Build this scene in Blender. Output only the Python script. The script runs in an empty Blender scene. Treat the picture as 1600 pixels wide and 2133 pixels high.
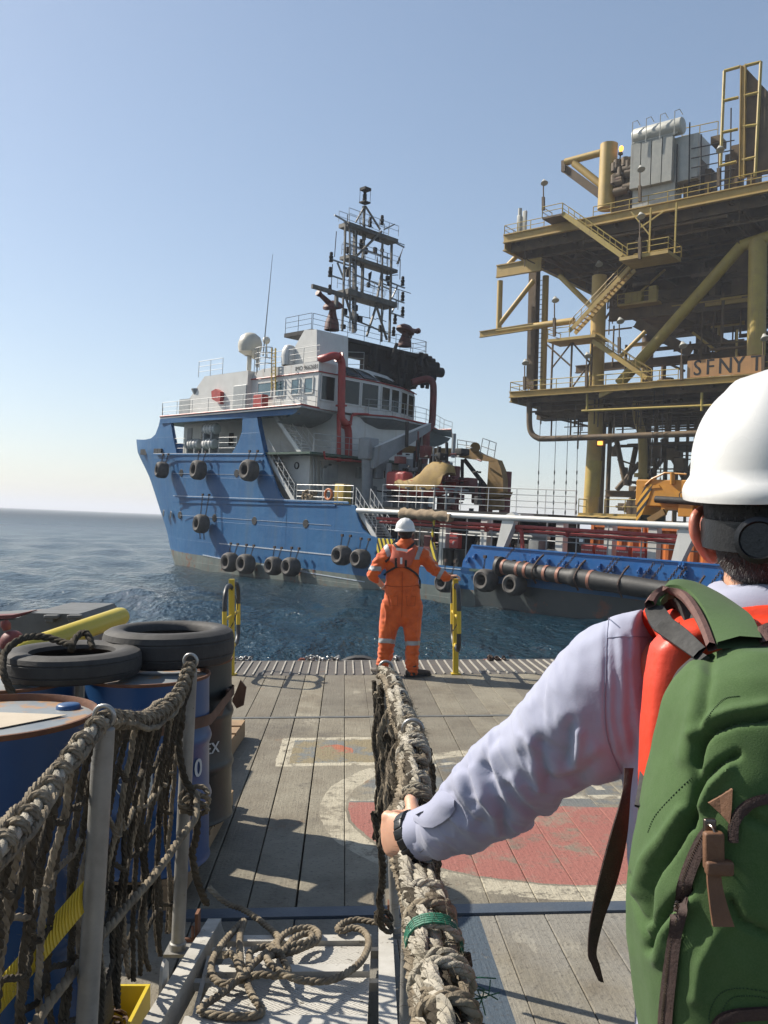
import bpy, math, random
import numpy as np
from mathutils import Vector as V, Matrix, noise
random.seed(7); rng = np.random.default_rng(7)
scene = bpy.context.scene
COL = scene.collection
# ------------------------------------------------------------------ camera, sky, sun, exposure
F, CX, CY = 1844.0, 800.0, 1066.5            # photograph is 1600 x 2133
PITCH, ROLL = math.atan(22/F), math.radians(2.35)
def basis(roll):
    f = V((0, math.cos(PITCH), math.sin(PITCH))); u = V((0, -math.sin(PITCH), math.cos(PITCH))); r = V((1, 0, 0))
    return r*math.cos(roll)+u*math.sin(roll), u*math.cos(roll)-r*math.sin(roll), f
def cam_matrix(roll, o):
    r, u, f = basis(roll)
    m = Matrix((r, u, -f)).transposed().to_4x4(); m.translation = o
    return m
CW, CN = V((0, 0, 3.6)), V((0, 0, 1.75))     # eye above the sea; eye above the boat's own deck
MCAM = cam_matrix(ROLL, CW)
NEAR = MCAM @ cam_matrix(0, CN).inverted()   # the boat we stand on rolls a little against the sea
cd = bpy.data.cameras.new('camera'); cam = bpy.data.objects.new('camera', cd); COL.objects.link(cam)
cam.matrix_world = MCAM; scene.camera = cam
cd.sensor_fit = 'VERTICAL'; cd.sensor_height = 36; cd.lens = 36*F/2133.0
cd.clip_start = 0.05; cd.clip_end = 20000
scene.render.resolution_x, scene.render.resolution_y = 768, 1024
SUN = V((-1.10, 0.50, 1.0)).normalized()     # towards the sun
world = bpy.data.worlds.new('World'); scene.world = world; world.use_nodes = True
wn = world.node_tree; bg = wn.nodes['Background']
sky = wn.nodes.new('ShaderNodeTexSky'); sky.sky_type = 'NISHITA'; sky.sun_disc = False
sky.sun_elevation = math.asin(SUN.z); sky.sun_rotation = math.atan2(SUN.x, SUN.y)
sky.air_density = 1.0; sky.dust_density = .8; sky.ozone_density = 2.6; sky.altitude = 0
gm = wn.nodes.new('ShaderNodeGamma'); gm.inputs[1].default_value = 0.74
wn.links.new(sky.outputs[0], gm.inputs[0]); wn.links.new(gm.outputs[0], bg.inputs[0]); bg.inputs[1].default_value = 0.130
sl = bpy.data.lights.new('sun', 'SUN'); sl.energy = 5.0; sl.angle = math.radians(0.5); sl.color = (1.0, 0.93, 0.82)
so = bpy.data.objects.new('sun', sl); COL.objects.link(so); so.rotation_euler = SUN.to_track_quat('Z', 'Y').to_euler()
scene.view_settings.view_transform = 'Standard'; scene.view_settings.look = 'None'
scene.view_settings.exposure = 0.75; scene.view_settings.gamma = 1.0
# ------------------------------------------------------------------ frames: a place's own axes, and points read off the photograph onto its planes
def ray(px, py, roll=ROLL):
    r, u, f = basis(roll); return r*((px-CX)/F)+u*((CY-py)/F)+f
def mk_frame(o, ax, trim=0.0):
    x = V((ax[0], ax[1], 0)).normalized(); x.z = -trim; x.normalize()
    y = V((-x.y, x.x, 0)).normalized(); z = x.cross(y)
    m = Matrix((x, y, z)).transposed().to_4x4(); m.translation = V(o); return m
SHIP = mk_frame((2.44, 45, 0), (.6985, -.7157), .015)   # x aft along the port side, y inboard, z up
PLAT = mk_frame((13.6, 100, 0), (.774, -.634))          # x along the near face, y into the platform, z up
def onplane(M, px, py, ax, val, roll=ROLL, eye=CW):
    R3 = M.to_3x3().transposed(); d = R3 @ ray(px, py, roll); c = R3 @ (eye-M.translation)
    return c+d*((val-c[ax])/d[ax])
def S(px, py, y=0.0): return onplane(SHIP, px, py, 1, y)
def SX(px, py, x): return onplane(SHIP, px, py, 0, x)
def SZ(px, py, z): return onplane(SHIP, px, py, 2, z)
def P(px, py, y=0.0): return onplane(PLAT, px, py, 1, y)
def PX(px, py, x): return onplane(PLAT, px, py, 0, x)
IDM = Matrix.Identity(4)
def N(px, py, Y): return onplane(IDM, px, py, 1, Y, 0.0, CN)     # near frame: z up from our deck
def NG(px, py, z=0.0): return onplane(IDM, px, py, 2, z, 0.0, CN)
# ------------------------------------------------------------------ mesh builder
def catmull(pts, n=6, closed=False):
    pts = [V(p) for p in pts]; k = len(pts); out = []
    if k < 3 and not closed: return pts
    rngk = k if closed else k-1
    for i in range(rngk):
        if closed: p0, p1, p2, p3 = pts[(i-1) % k], pts[i], pts[(i+1) % k], pts[(i+2) % k]
        else: p0, p1, p2, p3 = pts[max(i-1, 0)], pts[i], pts[i+1], pts[min(i+2, k-1)]
        for j in range(n):
            t = j/n; t2 = t*t; t3 = t2*t
            out.append(0.5*((2*p1)+(p2-p0)*t+(2*p0-5*p1+4*p2-p3)*t2+(3*p1-p0-3*p2+p3)*t3))
    if not closed: out.append(pts[-1])
    return out
def perp(d):
    a = V((0, 0, 1)) if abs(d.z) < .9 else V((1, 0, 0))
    x = d.cross(a).normalized(); return x, x.cross(d).normalized()
class MB:
    def __init__(s): s.v = []; s.f = []; s.m = []; s.mi = 0
    def add(s, vs, fs):
        o = len(s.v); s.v += [tuple(p) for p in vs]; s.f += [tuple(i+o for i in f) for f in fs]; s.m += [s.mi]*len(fs); return s
    def box(s, c, d, R=None):
        c = V(c); h = V(d)/2; vs = []
        for sx in (-1, 1):
            for sy in (-1, 1):
                for sz in (-1, 1):
                    p = V((sx*h.x, sy*h.y, sz*h.z)); vs.append(c+(R @ p if R else p))
        return s.add(vs, [(0, 1, 3, 2), (4, 6, 7, 5), (0, 4, 5, 1), (2, 3, 7, 6), (0, 2, 6, 4), (1, 5, 7, 3)])
    def bx(s, x0, x1, y0, y1, z0, z1): return s.box(((x0+x1)/2, (y0+y1)/2, (z0+z1)/2), (abs(x1-x0), abs(y1-y0), abs(z1-z0)))
    def rbox(s, c, d, r=.02, R=None, n=2):           # box with rounded edges
        c = V(c); h = V(d)/2; r = min(r, min(h)*.99); k = n+1
        def ax(hh): 
            t = [-hh+r*(1-math.cos(i*math.pi/2/n)) if 0 else -hh+r*(i/n) for i in range(n+1)]; return t+[-q for q in reversed(t)]
        X, Y, Z = ax(h.x), ax(h.y), ax(h.z); idx = {}; vs = []; fs = []
        def pt(i, j, l):
            if (i, j, l) in idx: return idx[(i, j, l)]
            p = V((X[i], Y[j], Z[l])); q = V((max(-h.x+r, min(h.x-r, p.x)), max(-h.y+r, min(h.y-r, p.y)), max(-h.z+r, min(h.z-r, p.z))))
            d_ = p-q
            if d_.length > 1e-9: p = q+d_.normalized()*r
            idx[(i, j, l)] = len(vs); vs.append(c+(R @ p if R else p)); return idx[(i, j, l)]
        L = 2*n+1
        for i in range(L):
            for j in range(L):
                fs.append((pt(i, j, 0), pt(i, j+1, 0), pt(i+1, j+1, 0), pt(i+1, j, 0))); fs.append((pt(i, j, L), pt(i+1, j, L), pt(i+1, j+1, L), pt(i, j+1, L)))
                fs.append((pt(i, 0, j), pt(i+1, 0, j), pt(i+1, 0, j+1), pt(i, 0, j+1))); fs.append((pt(i, L, j), pt(i, L, j+1), pt(i+1, L, j+1), pt(i+1, L, j)))
                fs.append((pt(0, i, j), pt(0, i, j+1), pt(0, i+1, j+1), pt(0, i+1, j))); fs.append((pt(L, i, j), pt(L, i+1, j), pt(L, i+1, j+1), pt(L, i, j+1)))
        return s.add(vs, fs)
    def bar(s, a, b, w, h=None, up=None):            # rectangular bar from a to b, h measured along up
        a, b = V(a), V(b); d = (b-a); L = d.length
        if L < 1e-6: return s
        d /= L; h = w if h is None else h; up = V(up) if up else V((0, 0, 1))
        if abs(d.dot(up)) > .98: up = V((0, 1, 0)) if abs(d.y) < .9 else V((1, 0, 0))
        x = d.cross(up).normalized(); z = x.cross(d); R = Matrix((x, d, z)).transposed()
        return s.box((a+b)/2, (w, L, h), R)
    def ibeam(s, a, b, w, h, t=None, up=None):
        a, b = V(a), V(b); d = (b-a).normalized(); up = V(up) if up else V((0, 0, 1))
        if abs(d.dot(up)) > .98: up = V((1, 0, 0))
        x = d.cross(up).normalized(); z = x.cross(d); t = t or h*.1
        s.bar(a+z*(h-t)/2, b+z*(h-t)/2, w, t, up); s.bar(a-z*(h-t)/2, b-z*(h-t)/2, w, t, up); s.bar(a, b, t, h-2*t, up); return s
    def tube(s, pts, r, n=8, closed=False, cap=True, flat=None):
        pts = [V(p) for p in pts]; k = len(pts)
        if k < 2: return s
        R_ = list(r) if hasattr(r, '__len__') else [r]*k
        vs = []; x = None
        for i, p in enumerate(pts):
            if closed: d = pts[(i+1) % k]-pts[(i-1) % k]
            else: d = pts[min(i+1, k-1)]-pts[max(i-1, 0)]
            if d.length < 1e-9: d = V((0, 0, 1))
            d.normalize()
            if x is None: x, y = perp(d)
            else:
                x = x-d*x.dot(d)
                if x.length < 1e-6: x, y = perp(d)
                x.normalize(); y = x.cross(d)
            for j in range(n):
                a = 2*math.pi*j/n; vs.append(p+x*(math.cos(a)*R_[i])+y*(math.sin(a)*R_[i]))
        fs = []
        for i in range(k if closed else k-1):
            o, q = i*n, ((i+1) % k)*n
            for j in range(n): fs.append((o+j, q+j, q+(j+1) % n, o+(j+1) % n))
        if cap and not closed: fs.append(tuple(reversed(range(n))) if 0 else tuple(range(n))); fs.append(tuple(reversed(range((k-1)*n, k*n))))
        return s.add(vs, fs)
    def cyl(s, a, b, r, r2=None, n=12): return s.tube([a, b], [r, r if r2 is None else r2], n)
    def prism(s, poly, vec):
        poly = [V(p) for p in poly]; vec = V(vec); n = len(poly)
        return s.add(poly+[p+vec for p in poly], [tuple(range(n)), tuple(reversed(range(n, 2*n)))]+[(i, i+n, (i+1) % n+n, (i+1) % n) for i in range(n)])
    def quad(s, *p): return s.add(p, [tuple(range(len(p)))])
    def grid(s, rows, closed_u=False):               # rows: list of equal-length lists of points
        n = len(rows[0]); vs = [p for r in rows for p in r]; fs = []
        for i in range(len(rows)-1):
            for j in range(n if closed_u else n-1):
                k = (j+1) % n; fs.append((i*n+j, i*n+k, (i+1)*n+k, (i+1)*n+j))
        return s.add(vs, fs)
    def lathe(s, prof, o=(0, 0, 0), axis=(0, 0, 1), n=24, close=False):
        o = V(o); a = V(axis).normalized(); x, y = perp(a); rows = []
        for r, z in prof: rows.append([o+a*z+x*(r*math.cos(2*math.pi*j/n))+y*(r*math.sin(2*math.pi*j/n)) for j in range(n)])
        if close: rows.append(rows[0])
        return s.grid(rows, True)
    def torus(s, c, axis, R, r, n=24, m=8, sy=1.0):
        a = V(axis).normalized(); x, y = perp(a)
        return s.tube([V(c)+x*(R*math.cos(2*math.pi*j/n))+y*(R*sy*math.sin(2*math.pi*j/n)) for j in range(n)], r, m, closed=True)
    def ball(s, c, r, n=12, m=8, R=None):
        c = V(c); r = V(r) if hasattr(r, '__len__') else V((r, r, r)); rows = []
        for i in range(m+1):
            t = math.pi*i/m; t = min(max(t, 1e-3), math.pi-1e-3); row = []
            for j in range(n):
                a = 2*math.pi*j/n; p = V((r.x*math.sin(t)*math.cos(a), r.y*math.sin(t)*math.sin(a), r.z*math.cos(t))); row.append(c+(R @ p if R else p))
            rows.append(row)
        return s.grid(rows, True)
    def rope(s, pts, r, strands=3, pitch=None, n=5, step=None, seed=0, wob=0.0):   # laid rope: real helical strands
        pts = [V(p) for p in pts]; L = [0]
        for i in range(1, len(pts)): L.append(L[-1]+(pts[i]-pts[i-1]).length)
        T = L[-1]; pitch = pitch or r*6.5; step = step or pitch/7; k = max(int(T/step), 3)
        cen = []; j = 0
        for i in range(k+1):
            t = T*i/k
            while j < len(L)-2 and L[j+1] < t: j += 1
            q = (t-L[j])/max(L[j+1]-L[j], 1e-9); cen.append(pts[j].lerp(pts[j+1], min(max(q, 0), 1)))
        if wob: cen = [c+V((noise.noise(c*17+V((seed, 0, 0))), noise.noise(c*17+V((0, seed+9, 0))), noise.noise(c*17+V((0, 0, seed+5)))))*wob for c in cen]
        fr = []; x = None
        for i in range(k+1):
            d = (cen[min(i+1, k)]-cen[max(i-1, 0)]).normalized()
            if x is None: x, y = perp(d)
            else:
                x = x-d*x.dot(d)
                if x.length < 1e-6: x, y = perp(d)
                x.normalize(); y = x.cross(d)
            fr.append((x.copy(), y.copy()))
        for q in range(strands):
            pp = []
            for i in range(k+1):
                a = 2*math.pi*(q/strands+(T*i/k)/pitch)+seed; X, Y = fr[i]; pp.append(cen[i]+X*(math.cos(a)*r*.52)+Y*(math.sin(a)*r*.52))
            s.tube(pp, r*.56, n)
        return s
    def xform(s, M): s.v = [tuple(M @ V(p)) for p in s.v]; return s
ORG = {}
CUR = [IDM]
def _props(o, label=None, cat=None, group=None, kind=None):
    if label: o['label'] = label
    if cat: o['category'] = cat
    if group: o['group'] = group
    if kind: o['kind'] = kind
    return o
def thing(name, label, cat, loc=(0, 0, 0), group=None, kind=None):
    o = bpy.data.objects.new(name, None); COL.objects.link(o); o.empty_display_size = .1
    o.matrix_world = CUR[0] @ Matrix.Translation(V(loc)); ORG[o.name] = V(loc)
    return _props(o, label, cat, group, kind)
def build(name, mb, mats, parent=None, smooth=None, loc=None, **kw):
    if parent is not None: org = ORG[parent.name]
    else: org = V(loc) if loc is not None else (V(mb.v[0]) if 0 else V((0, 0, 0)))
    a = np.array(mb.v, dtype=np.float64).reshape(-1, 3)-np.array(org)
    me = bpy.data.meshes.new(name); me.from_pydata(a.tolist(), [], mb.f)
    mats = mats if isinstance(mats, (list, tuple)) else [mats]
    for m in mats: me.materials.append(m)
    if len(mats) > 1: me.polygons.foreach_set('material_index', mb.m)
    if smooth is not None:
        me.polygons.foreach_set('use_smooth', [True]*len(me.polygons))
        me.set_sharp_from_angle(angle=math.radians(smooth))
    me.update()
    o = bpy.data.objects.new(name, me); COL.objects.link(o)
    if parent is not None: o.parent = parent
    else: o.matrix_world = CUR[0] @ Matrix.Translation(org)
    ORG[o.name] = org
    return _props(o, kw.get('label'), kw.get('cat'), kw.get('group'), kw.get('kind'))
def fixnormals(o):
    import bmesh
    bm = bmesh.new(); bm.from_mesh(o.data); bmesh.ops.recalc_face_normals(bm, faces=bm.faces); bm.to_mesh(o.data); bm.free(); return o
def copy_thing(src, loc_delta=None, label=None, M=None, **kw):
    r = src.copy(); COL.objects.link(r); ORG[r.name] = ORG[src.name]
    if M is not None: r.matrix_world = M
    if label: r['label'] = label
    def rec(s, d):
        for ch in s.children:
            c = ch.copy(); COL.objects.link(c); c.parent = d; ORG[c.name] = ORG[ch.name]; rec(ch, c)
    rec(src, r); return r
def railing(mb, pts, h=1.05, n=3, gap=1.6, r=.022, up=V((0, 0, 1)), m=5, top=None):
    pts = [V(p) for p in pts]
    for k in range(n): mb.tube([p+up*(h*(k+1)/n) for p in pts], (top or r) if k == n-1 else r*.8, m)
    for a, b in zip(pts[:-1], pts[1:]):
        L = (b-a).length; q = max(1, round(L/gap))
        for i in range(q+1): c = a.lerp(b, i/q); mb.cyl(c, c+up*h, r, n=m)
    return mb
def stair(mb, a, b, wv, n=10, rail=True, sw=.05, sh=.28, r=.022, h=1.0):
    a, b, wv = V(a), V(b), V(wv)
    for o in (V((0, 0, 0)), wv): mb.bar(a+o, b+o, sw, sh)
    for i in range(1, n): c = a.lerp(b, i/n); mb.bar(c, c+wv, .26, .035)
    if rail:
        up = V((0, 0, h))
        for o in (V((0, 0, 0)), wv):
            mb.cyl(a+o+up, b+o+up, r, n=6); mb.cyl(a+o+up*.5, b+o+up*.5, r*.8, n=6)
            for i in range(0, 6): c = a.lerp(b, i/5)+o; mb.cyl(c, c+up, r, n=5)
    return mb
def textgeo(txt, size, font=None, extrude=0.0):
    cu = bpy.data.curves.new('t', 'FONT'); cu.body = txt; cu.size = size; cu.extrude = extrude; cu.align_x = 'CENTER'; cu.align_y = 'CENTER'; cu.resolution_u = 3
    o = bpy.data.objects.new('t', cu); COL.objects.link(o); bpy.context.view_layer.update()
    me = o.evaluated_get(bpy.context.evaluated_depsgraph_get()).to_mesh()
    vs = [v.co.copy() for v in me.vertices]; fs = [tuple(p.vertices) for p in me.polygons]
    bpy.data.objects.remove(o, do_unlink=True); bpy.data.curves.remove(cu); return vs, fs
def put_text(mb, txt, size, o, x, y, bold=0, sx=1.0, wrap=None):
    vs, fs = textgeo(txt, size); o, x, y = V(o), V(x).normalized(), V(y).normalized(); n = x.cross(y)
    def place(v, dx=0): return wrap(v.x*sx+dx, v.y) if wrap else o+x*(v.x*sx+dx)+y*v.y
    for q, dx in enumerate(([0] if not bold else [-bold, 0, bold])): mb.add([place(v, dx)+(n*(.0006*q) if not wrap else V((0, 0, 0))) for v in vs], fs)
    return mb
# ------------------------------------------------------------------ materials
def L3(r, g=None, b=None):
    if g is None: r, g, b = r
    f = lambda c: (c/12.92 if c <= .04045 else ((c+.055)/1.055)**2.4)
    return (f(r/255), f(g/255), f(b/255), 1)
def _n(nt, t, **kw):
    n = nt.nodes.new(t)
    for k, v in kw.items():
        if k in n.inputs: n.inputs[k].default_value = v
        else: setattr(n, k, v)
    return n
def ramp(nt, src, stops, interp='LINEAR'):
    r = nt.nodes.new('ShaderNodeValToRGB'); r.color_ramp.interpolation = interp; e = r.color_ramp.elements
    while len(e) < len(stops): e.new(.5)
    for i, (p, c) in enumerate(stops): e[i].position = p; e[i].color = c if len(c) == 4 else (*c, 1)
    nt.links.new(src, r.inputs[0]); return r.outputs[0]
def mixc(nt, f, a, b, mode='MIX'):
    m = nt.nodes.new('ShaderNodeMix'); m.data_type = 'RGBA'; m.blend_type = mode
    for i, x in ((0, f), (6, a), (7, b)):
        if isinstance(x, (tuple, list, float, int)): m.inputs[i].default_value = x
        else: nt.links.new(x, m.inputs[i])
    return m.outputs[2]
def mathn(nt, op, a, b=None, c=None, clamp=False):
    m = nt.nodes.new('ShaderNodeMath'); m.operation = op; m.use_clamp = clamp
    for i, x in enumerate((a, b, c)):
        if x is None: continue
        if isinstance(x, (int, float)): m.inputs[i].default_value = x
        else: nt.links.new(x, m.inputs[i])
    return m.outputs[0]
def noisen(nt, vec, scale, detail=4, rough=.55, mscale=None):
    if mscale:
        mp = nt.nodes.new('ShaderNodeMapping'); mp.inputs['Scale'].default_value = mscale; nt.links.new(vec, mp.inputs[0]); vec = mp.outputs[0]
    n = nt.nodes.new('ShaderNodeTexNoise'); n.inputs['Scale'].default_value = scale; n.inputs['Detail'].default_value = detail; n.inputs['Roughness'].default_value = rough
    nt.links.new(vec, n.inputs['Vector']); return n.outputs[0]
def pmat(name, col, col2=None, scale=6, rough=.55, metal=0.0, bump=.15, bscale=60, dist=.01, rust=0.0, rcol=(.13, .05, .02, 1), streak=0.0, scol=(.12, .07, .04, 1), spec=.5, rscale=3, rvar=.12, emit=None, estr=0, sheen=0, sscale=(3, 3, .25)):
    m = bpy.data.materials.new(name); m.use_nodes = True; nt = m.node_tree; b = nt.nodes['Principled BSDF']
    tc = nt.nodes.new('ShaderNodeTexCoord').outputs['Object']
    K = .76 if name not in ('white_helmet', 'lit_amber_lamp') else 1.0
    col = tuple(c*K for c in col[:3])+(1,)
    col2 = tuple(c*K for c in col2[:3])+(1,) if col2 else tuple(c*.72 for c in col[:3])+(1,)
    n1 = noisen(nt, tc, scale, 5, .6); c = mixc(nt, ramp(nt, n1, [(.35, (0, 0, 0)), (.65, (1, 1, 1))]), col, col2)
    if rust:
        n2 = noisen(nt, tc, rscale, 8, .68); msk = ramp(nt, n2, [(.72-rust*.35, (0, 0, 0)), (.78-rust*.35, (1, 1, 1))]); c = mixc(nt, msk, c, rcol)
    if streak:
        n3 = noisen(nt, tc, 1.0, 4, .6, sscale); msk = ramp(nt, n3, [(.62-streak*.2, (0, 0, 0)), (.9-streak*.2, (.8, .8, .8))]); c = mixc(nt, msk, c, scol)
    nt.links.new(c, b.inputs['Base Color'])
    rr = noisen(nt, tc, scale*2.3, 3); rm = nt.nodes.new('ShaderNodeMapRange'); rm.inputs[3].default_value = max(rough-rvar, .02); rm.inputs[4].default_value = min(rough+rvar, 1); nt.links.new(rr, rm.inputs[0]); nt.links.new(rm.outputs[0], b.inputs['Roughness'])
    b.inputs['Metallic'].default_value = metal; b.inputs['Specular IOR Level'].default_value = spec
    if bump:
        bn = nt.nodes.new('ShaderNodeBump'); bn.inputs['Strength'].default_value = bump; bn.inputs['Distance'].default_value = dist
        nt.links.new(noisen(nt, tc, bscale, 4, .6), bn.inputs['Height']); nt.links.new(bn.outputs[0], b.inputs['Normal'])
    if sheen: b.inputs['Sheen Weight'].default_value = sheen
    if emit: b.inputs['Emission Color'].default_value = (*emit[:3], 1); b.inputs['Emission Strength'].default_value = estr
    return m
M = {}
M['mastc'] = pmat('weathered_mast', (.16, .145, .115), (.07, .065, .06), scale=1.5, rough=.6, bump=.1, streak=.3)
M['hull'] = pmat('hull_blue', (.010, .105, .27), (.02, .13, .30), scale=.5, rough=.55, spec=.3, bump=.3, bscale=.9, dist=.10, streak=.5, scol=(.045, .10, .17, 1), rust=.13, rcol=(.10, .085, .075, 1), rscale=1.1, sscale=(1.2, 1.2, .12))
M['hull2'] = pmat('bulwark_blue', (.010, .115, .36), (.014, .13, .39), scale=.8, rough=.4, bump=.1, bscale=2, streak=.1)
M['boot'] = pmat('boot_top', (.16, .19, .17), (.10, .13, .12), scale=1.2, rough=.6, bump=.3, bscale=4, rust=.45, rscale=1.0, streak=.5, scol=(.12, .06, .03, 1))
M['bluewhite'] = pmat('weld_line', (.55, .62, .70), rough=.5, rust=.1, bump=0)
M['white'] = pmat('ship_white', (.74, .73, .69), (.66, .65, .61), scale=1.5, rough=.4, bump=.05, bscale=10, streak=.15, scol=(.35, .27, .2, 1), rust=.02)
M['cream'] = pmat('funnel_cream', (.66, .63, .54), (.58, .55, .46), scale=1, rough=.45, bump=.05, streak=.2, scol=(.3, .25, .18, 1))
M['grey'] = pmat('ship_grey', (.30, .32, .33), (.24, .26, .27), scale=2, rough=.5, bump=.1, streak=.2)
M['lgrey'] = pmat('light_grey_steel', (.42, .44, .43), (.34, .36, .36), scale=2, rough=.5, bump=.1, rust=.05)
M['dark'] = pmat('sooty_steel', (.009, .009, .010), (.018, .017, .017), scale=2, rough=.8, bump=.2, bscale=10)
M['darker'] = pmat('dark_machinery', (.012, .013, .014), (.03, .028, .025), scale=3, rough=.7, bump=.2)
M['red'] = pmat('red_paint', (.48, .045, .035), (.36, .035, .03), scale=3, rough=.5, bump=.05, rust=.05)
M['dred'] = pmat('dull_red_paint', (.22, .04, .035), (.13, .03, .028), scale=2, rough=.6, bump=.1)
M['fred'] = pmat('monitor_red', (.13, .035, .03), (.08, .025, .022), scale=2, rough=.6, bump=.1)
M['deckg'] = pmat('deck_green', (.05, .11, .08), (.04, .08, .06), scale=2, rough=.7, bump=.1, rust=.15)
M['rubber'] = pmat('black_rubber', (.022, .021, .02), (.05, .046, .042), scale=7, rough=.75, bump=.4, bscale=35, dist=.006, rust=.12, rcol=(.07, .055, .04, 1), rscale=9)
M['tyre'] = pmat('weathered_tyre', (.06, .055, .05), (.10, .09, .08), scale=3, rough=.8, bump=.2, bscale=14, dist=.03)
M['hoser'] = pmat('black_fender_rubber', (.014, .014, .014), (.03, .028, .026), scale=5, rough=.6, bump=.4, bscale=20, dist=.01, rust=.15, rcol=(.05, .04, .03, 1))
M['bootd'] = pmat('shaded_dark_boot_top', (.020, .032, .036), (.035, .045, .045), scale=1.1, rough=.5, bump=.3, bscale=4, rust=.42, rcol=(.10, .035, .02, 1), rscale=.8)  # dark rusty boot top, with the hose fender's shade put into its colour
M['chain'] = pmat('rusty_chain', (.05, .035, .03), (.10, .05, .03), scale=20, rough=.8, bump=.2)
M['glass'] = pmat('window_glass', (.010, .018, .018), (.016, .026, .026), scale=1, rough=.10, bump=0, spec=.35, rvar=.04)
M['glassb'] = pmat('bright_window_glass', (.05, .12, .15), (.09, .17, .2), scale=.8, rough=.08, bump=0, spec=1.0, rvar=.04)
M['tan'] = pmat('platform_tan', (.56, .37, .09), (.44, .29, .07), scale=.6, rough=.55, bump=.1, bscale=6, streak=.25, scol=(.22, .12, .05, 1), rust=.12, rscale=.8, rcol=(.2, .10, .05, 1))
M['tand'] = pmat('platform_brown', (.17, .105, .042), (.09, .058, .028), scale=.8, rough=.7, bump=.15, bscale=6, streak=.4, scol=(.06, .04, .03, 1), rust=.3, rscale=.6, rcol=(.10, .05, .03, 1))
M['yel'] = pmat('platform_yellow', (.50, .36, .06), (.42, .29, .06), scale=1, rough=.5, bump=.1, streak=.2, rust=.1)
M['oran'] = pmat('container_orange', (.62, .16, .02), (.5, .13, .02), scale=1, rough=.55, bump=.1, streak=.25, rust=.06)
M['crane'] = pmat('crane_yellow', (.60, .27, .02), (.48, .21, .02), scale=1.5, rough=.45, bump=.05, rust=.05)
M['ocrane'] = pmat('deck_crane_ochre', (.25, .145, .035), (.19, .11, .028), scale=1.5, rough=.6, bump=.1, streak=.3, rust=.1)
M['tarp'] = pmat('tarpaulin', (.36, .24, .07), (.29, .19, .065), scale=2, rough=.8, bump=.3, bscale=6, dist=.05)
M['canv'] = pmat('khaki_canvas', (.36, .27, .17), (.26, .19, .12), scale=4, rough=.9, bump=.5, bscale=10, dist=.03)
M['black'] = pmat('black_paint', (.015, .015, .016), rough=.5, bump=.05)
M['trafo'] = pmat('transformer_grey', (.55, .54, .47), (.46, .46, .41), scale=2, rough=.45, bump=.03, streak=.1)
M['lamp'] = pmat('lit_amber_lamp', (.9, .5, .1), rough=.3, bump=0, emit=(1, .40, .06), estr=1.6)
M['stain'] = pmat('sign_orange', (.56, .28, .09), (.48, .24, .08), scale=1.2, rough=.6, bump=.1, streak=.3, scol=(.2, .1, .05, 1))

def plates(m, sx=2.4, sz=1.45, amt=.5):
    """welded plate seams and slight dishing between them"""
    nt = m.node_tree; b = nt.nodes['Principled BSDF']; tc = nt.nodes.new('ShaderNodeTexCoord').outputs['Object']; sp = nt.nodes.new('ShaderNodeSeparateXYZ'); nt.links.new(tc, sp.inputs[0])
    def line(o, k, w): f = mathn(nt, 'FRACT', mathn(nt, 'DIVIDE', o, k)); return mathn(nt, 'SUBTRACT', 1.0, mathn(nt, 'MULTIPLY', mathn(nt, 'ABSOLUTE', mathn(nt, 'SUBTRACT', f, .5)), 2.0)), mathn(nt, 'LESS_THAN', f, w)
    (dx, lx), (dz, lz) = line(sp.outputs[0], sx, .012), line(sp.outputs[2], sz, .016); ribs, _ = line(sp.outputs[0], .6, .1)
    h = mathn(nt, 'ADD', mathn(nt, 'MULTIPLY', mathn(nt, 'MULTIPLY', dx, dz), -.35), mathn(nt, 'ADD', mathn(nt, 'MULTIPLY', mathn(nt, 'MAXIMUM', lx, lz), .25), mathn(nt, 'MULTIPLY', ribs, -.10)))
    b2 = nt.nodes.new('ShaderNodeBump'); b2.inputs['Strength'].default_value = amt; b2.inputs['Distance'].default_value = .06; nt.links.new(h, b2.inputs['Height'])
    l = b.inputs['Normal'].links
    if l: nt.links.new(l[0].from_socket, b2.inputs['Normal'])
    nt.links.new(b2.outputs[0], b.inputs['Normal'])
plates(M['hull']); plates(M['boot']); plates(M['white'], 1.8, 1.3, .25)
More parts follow.
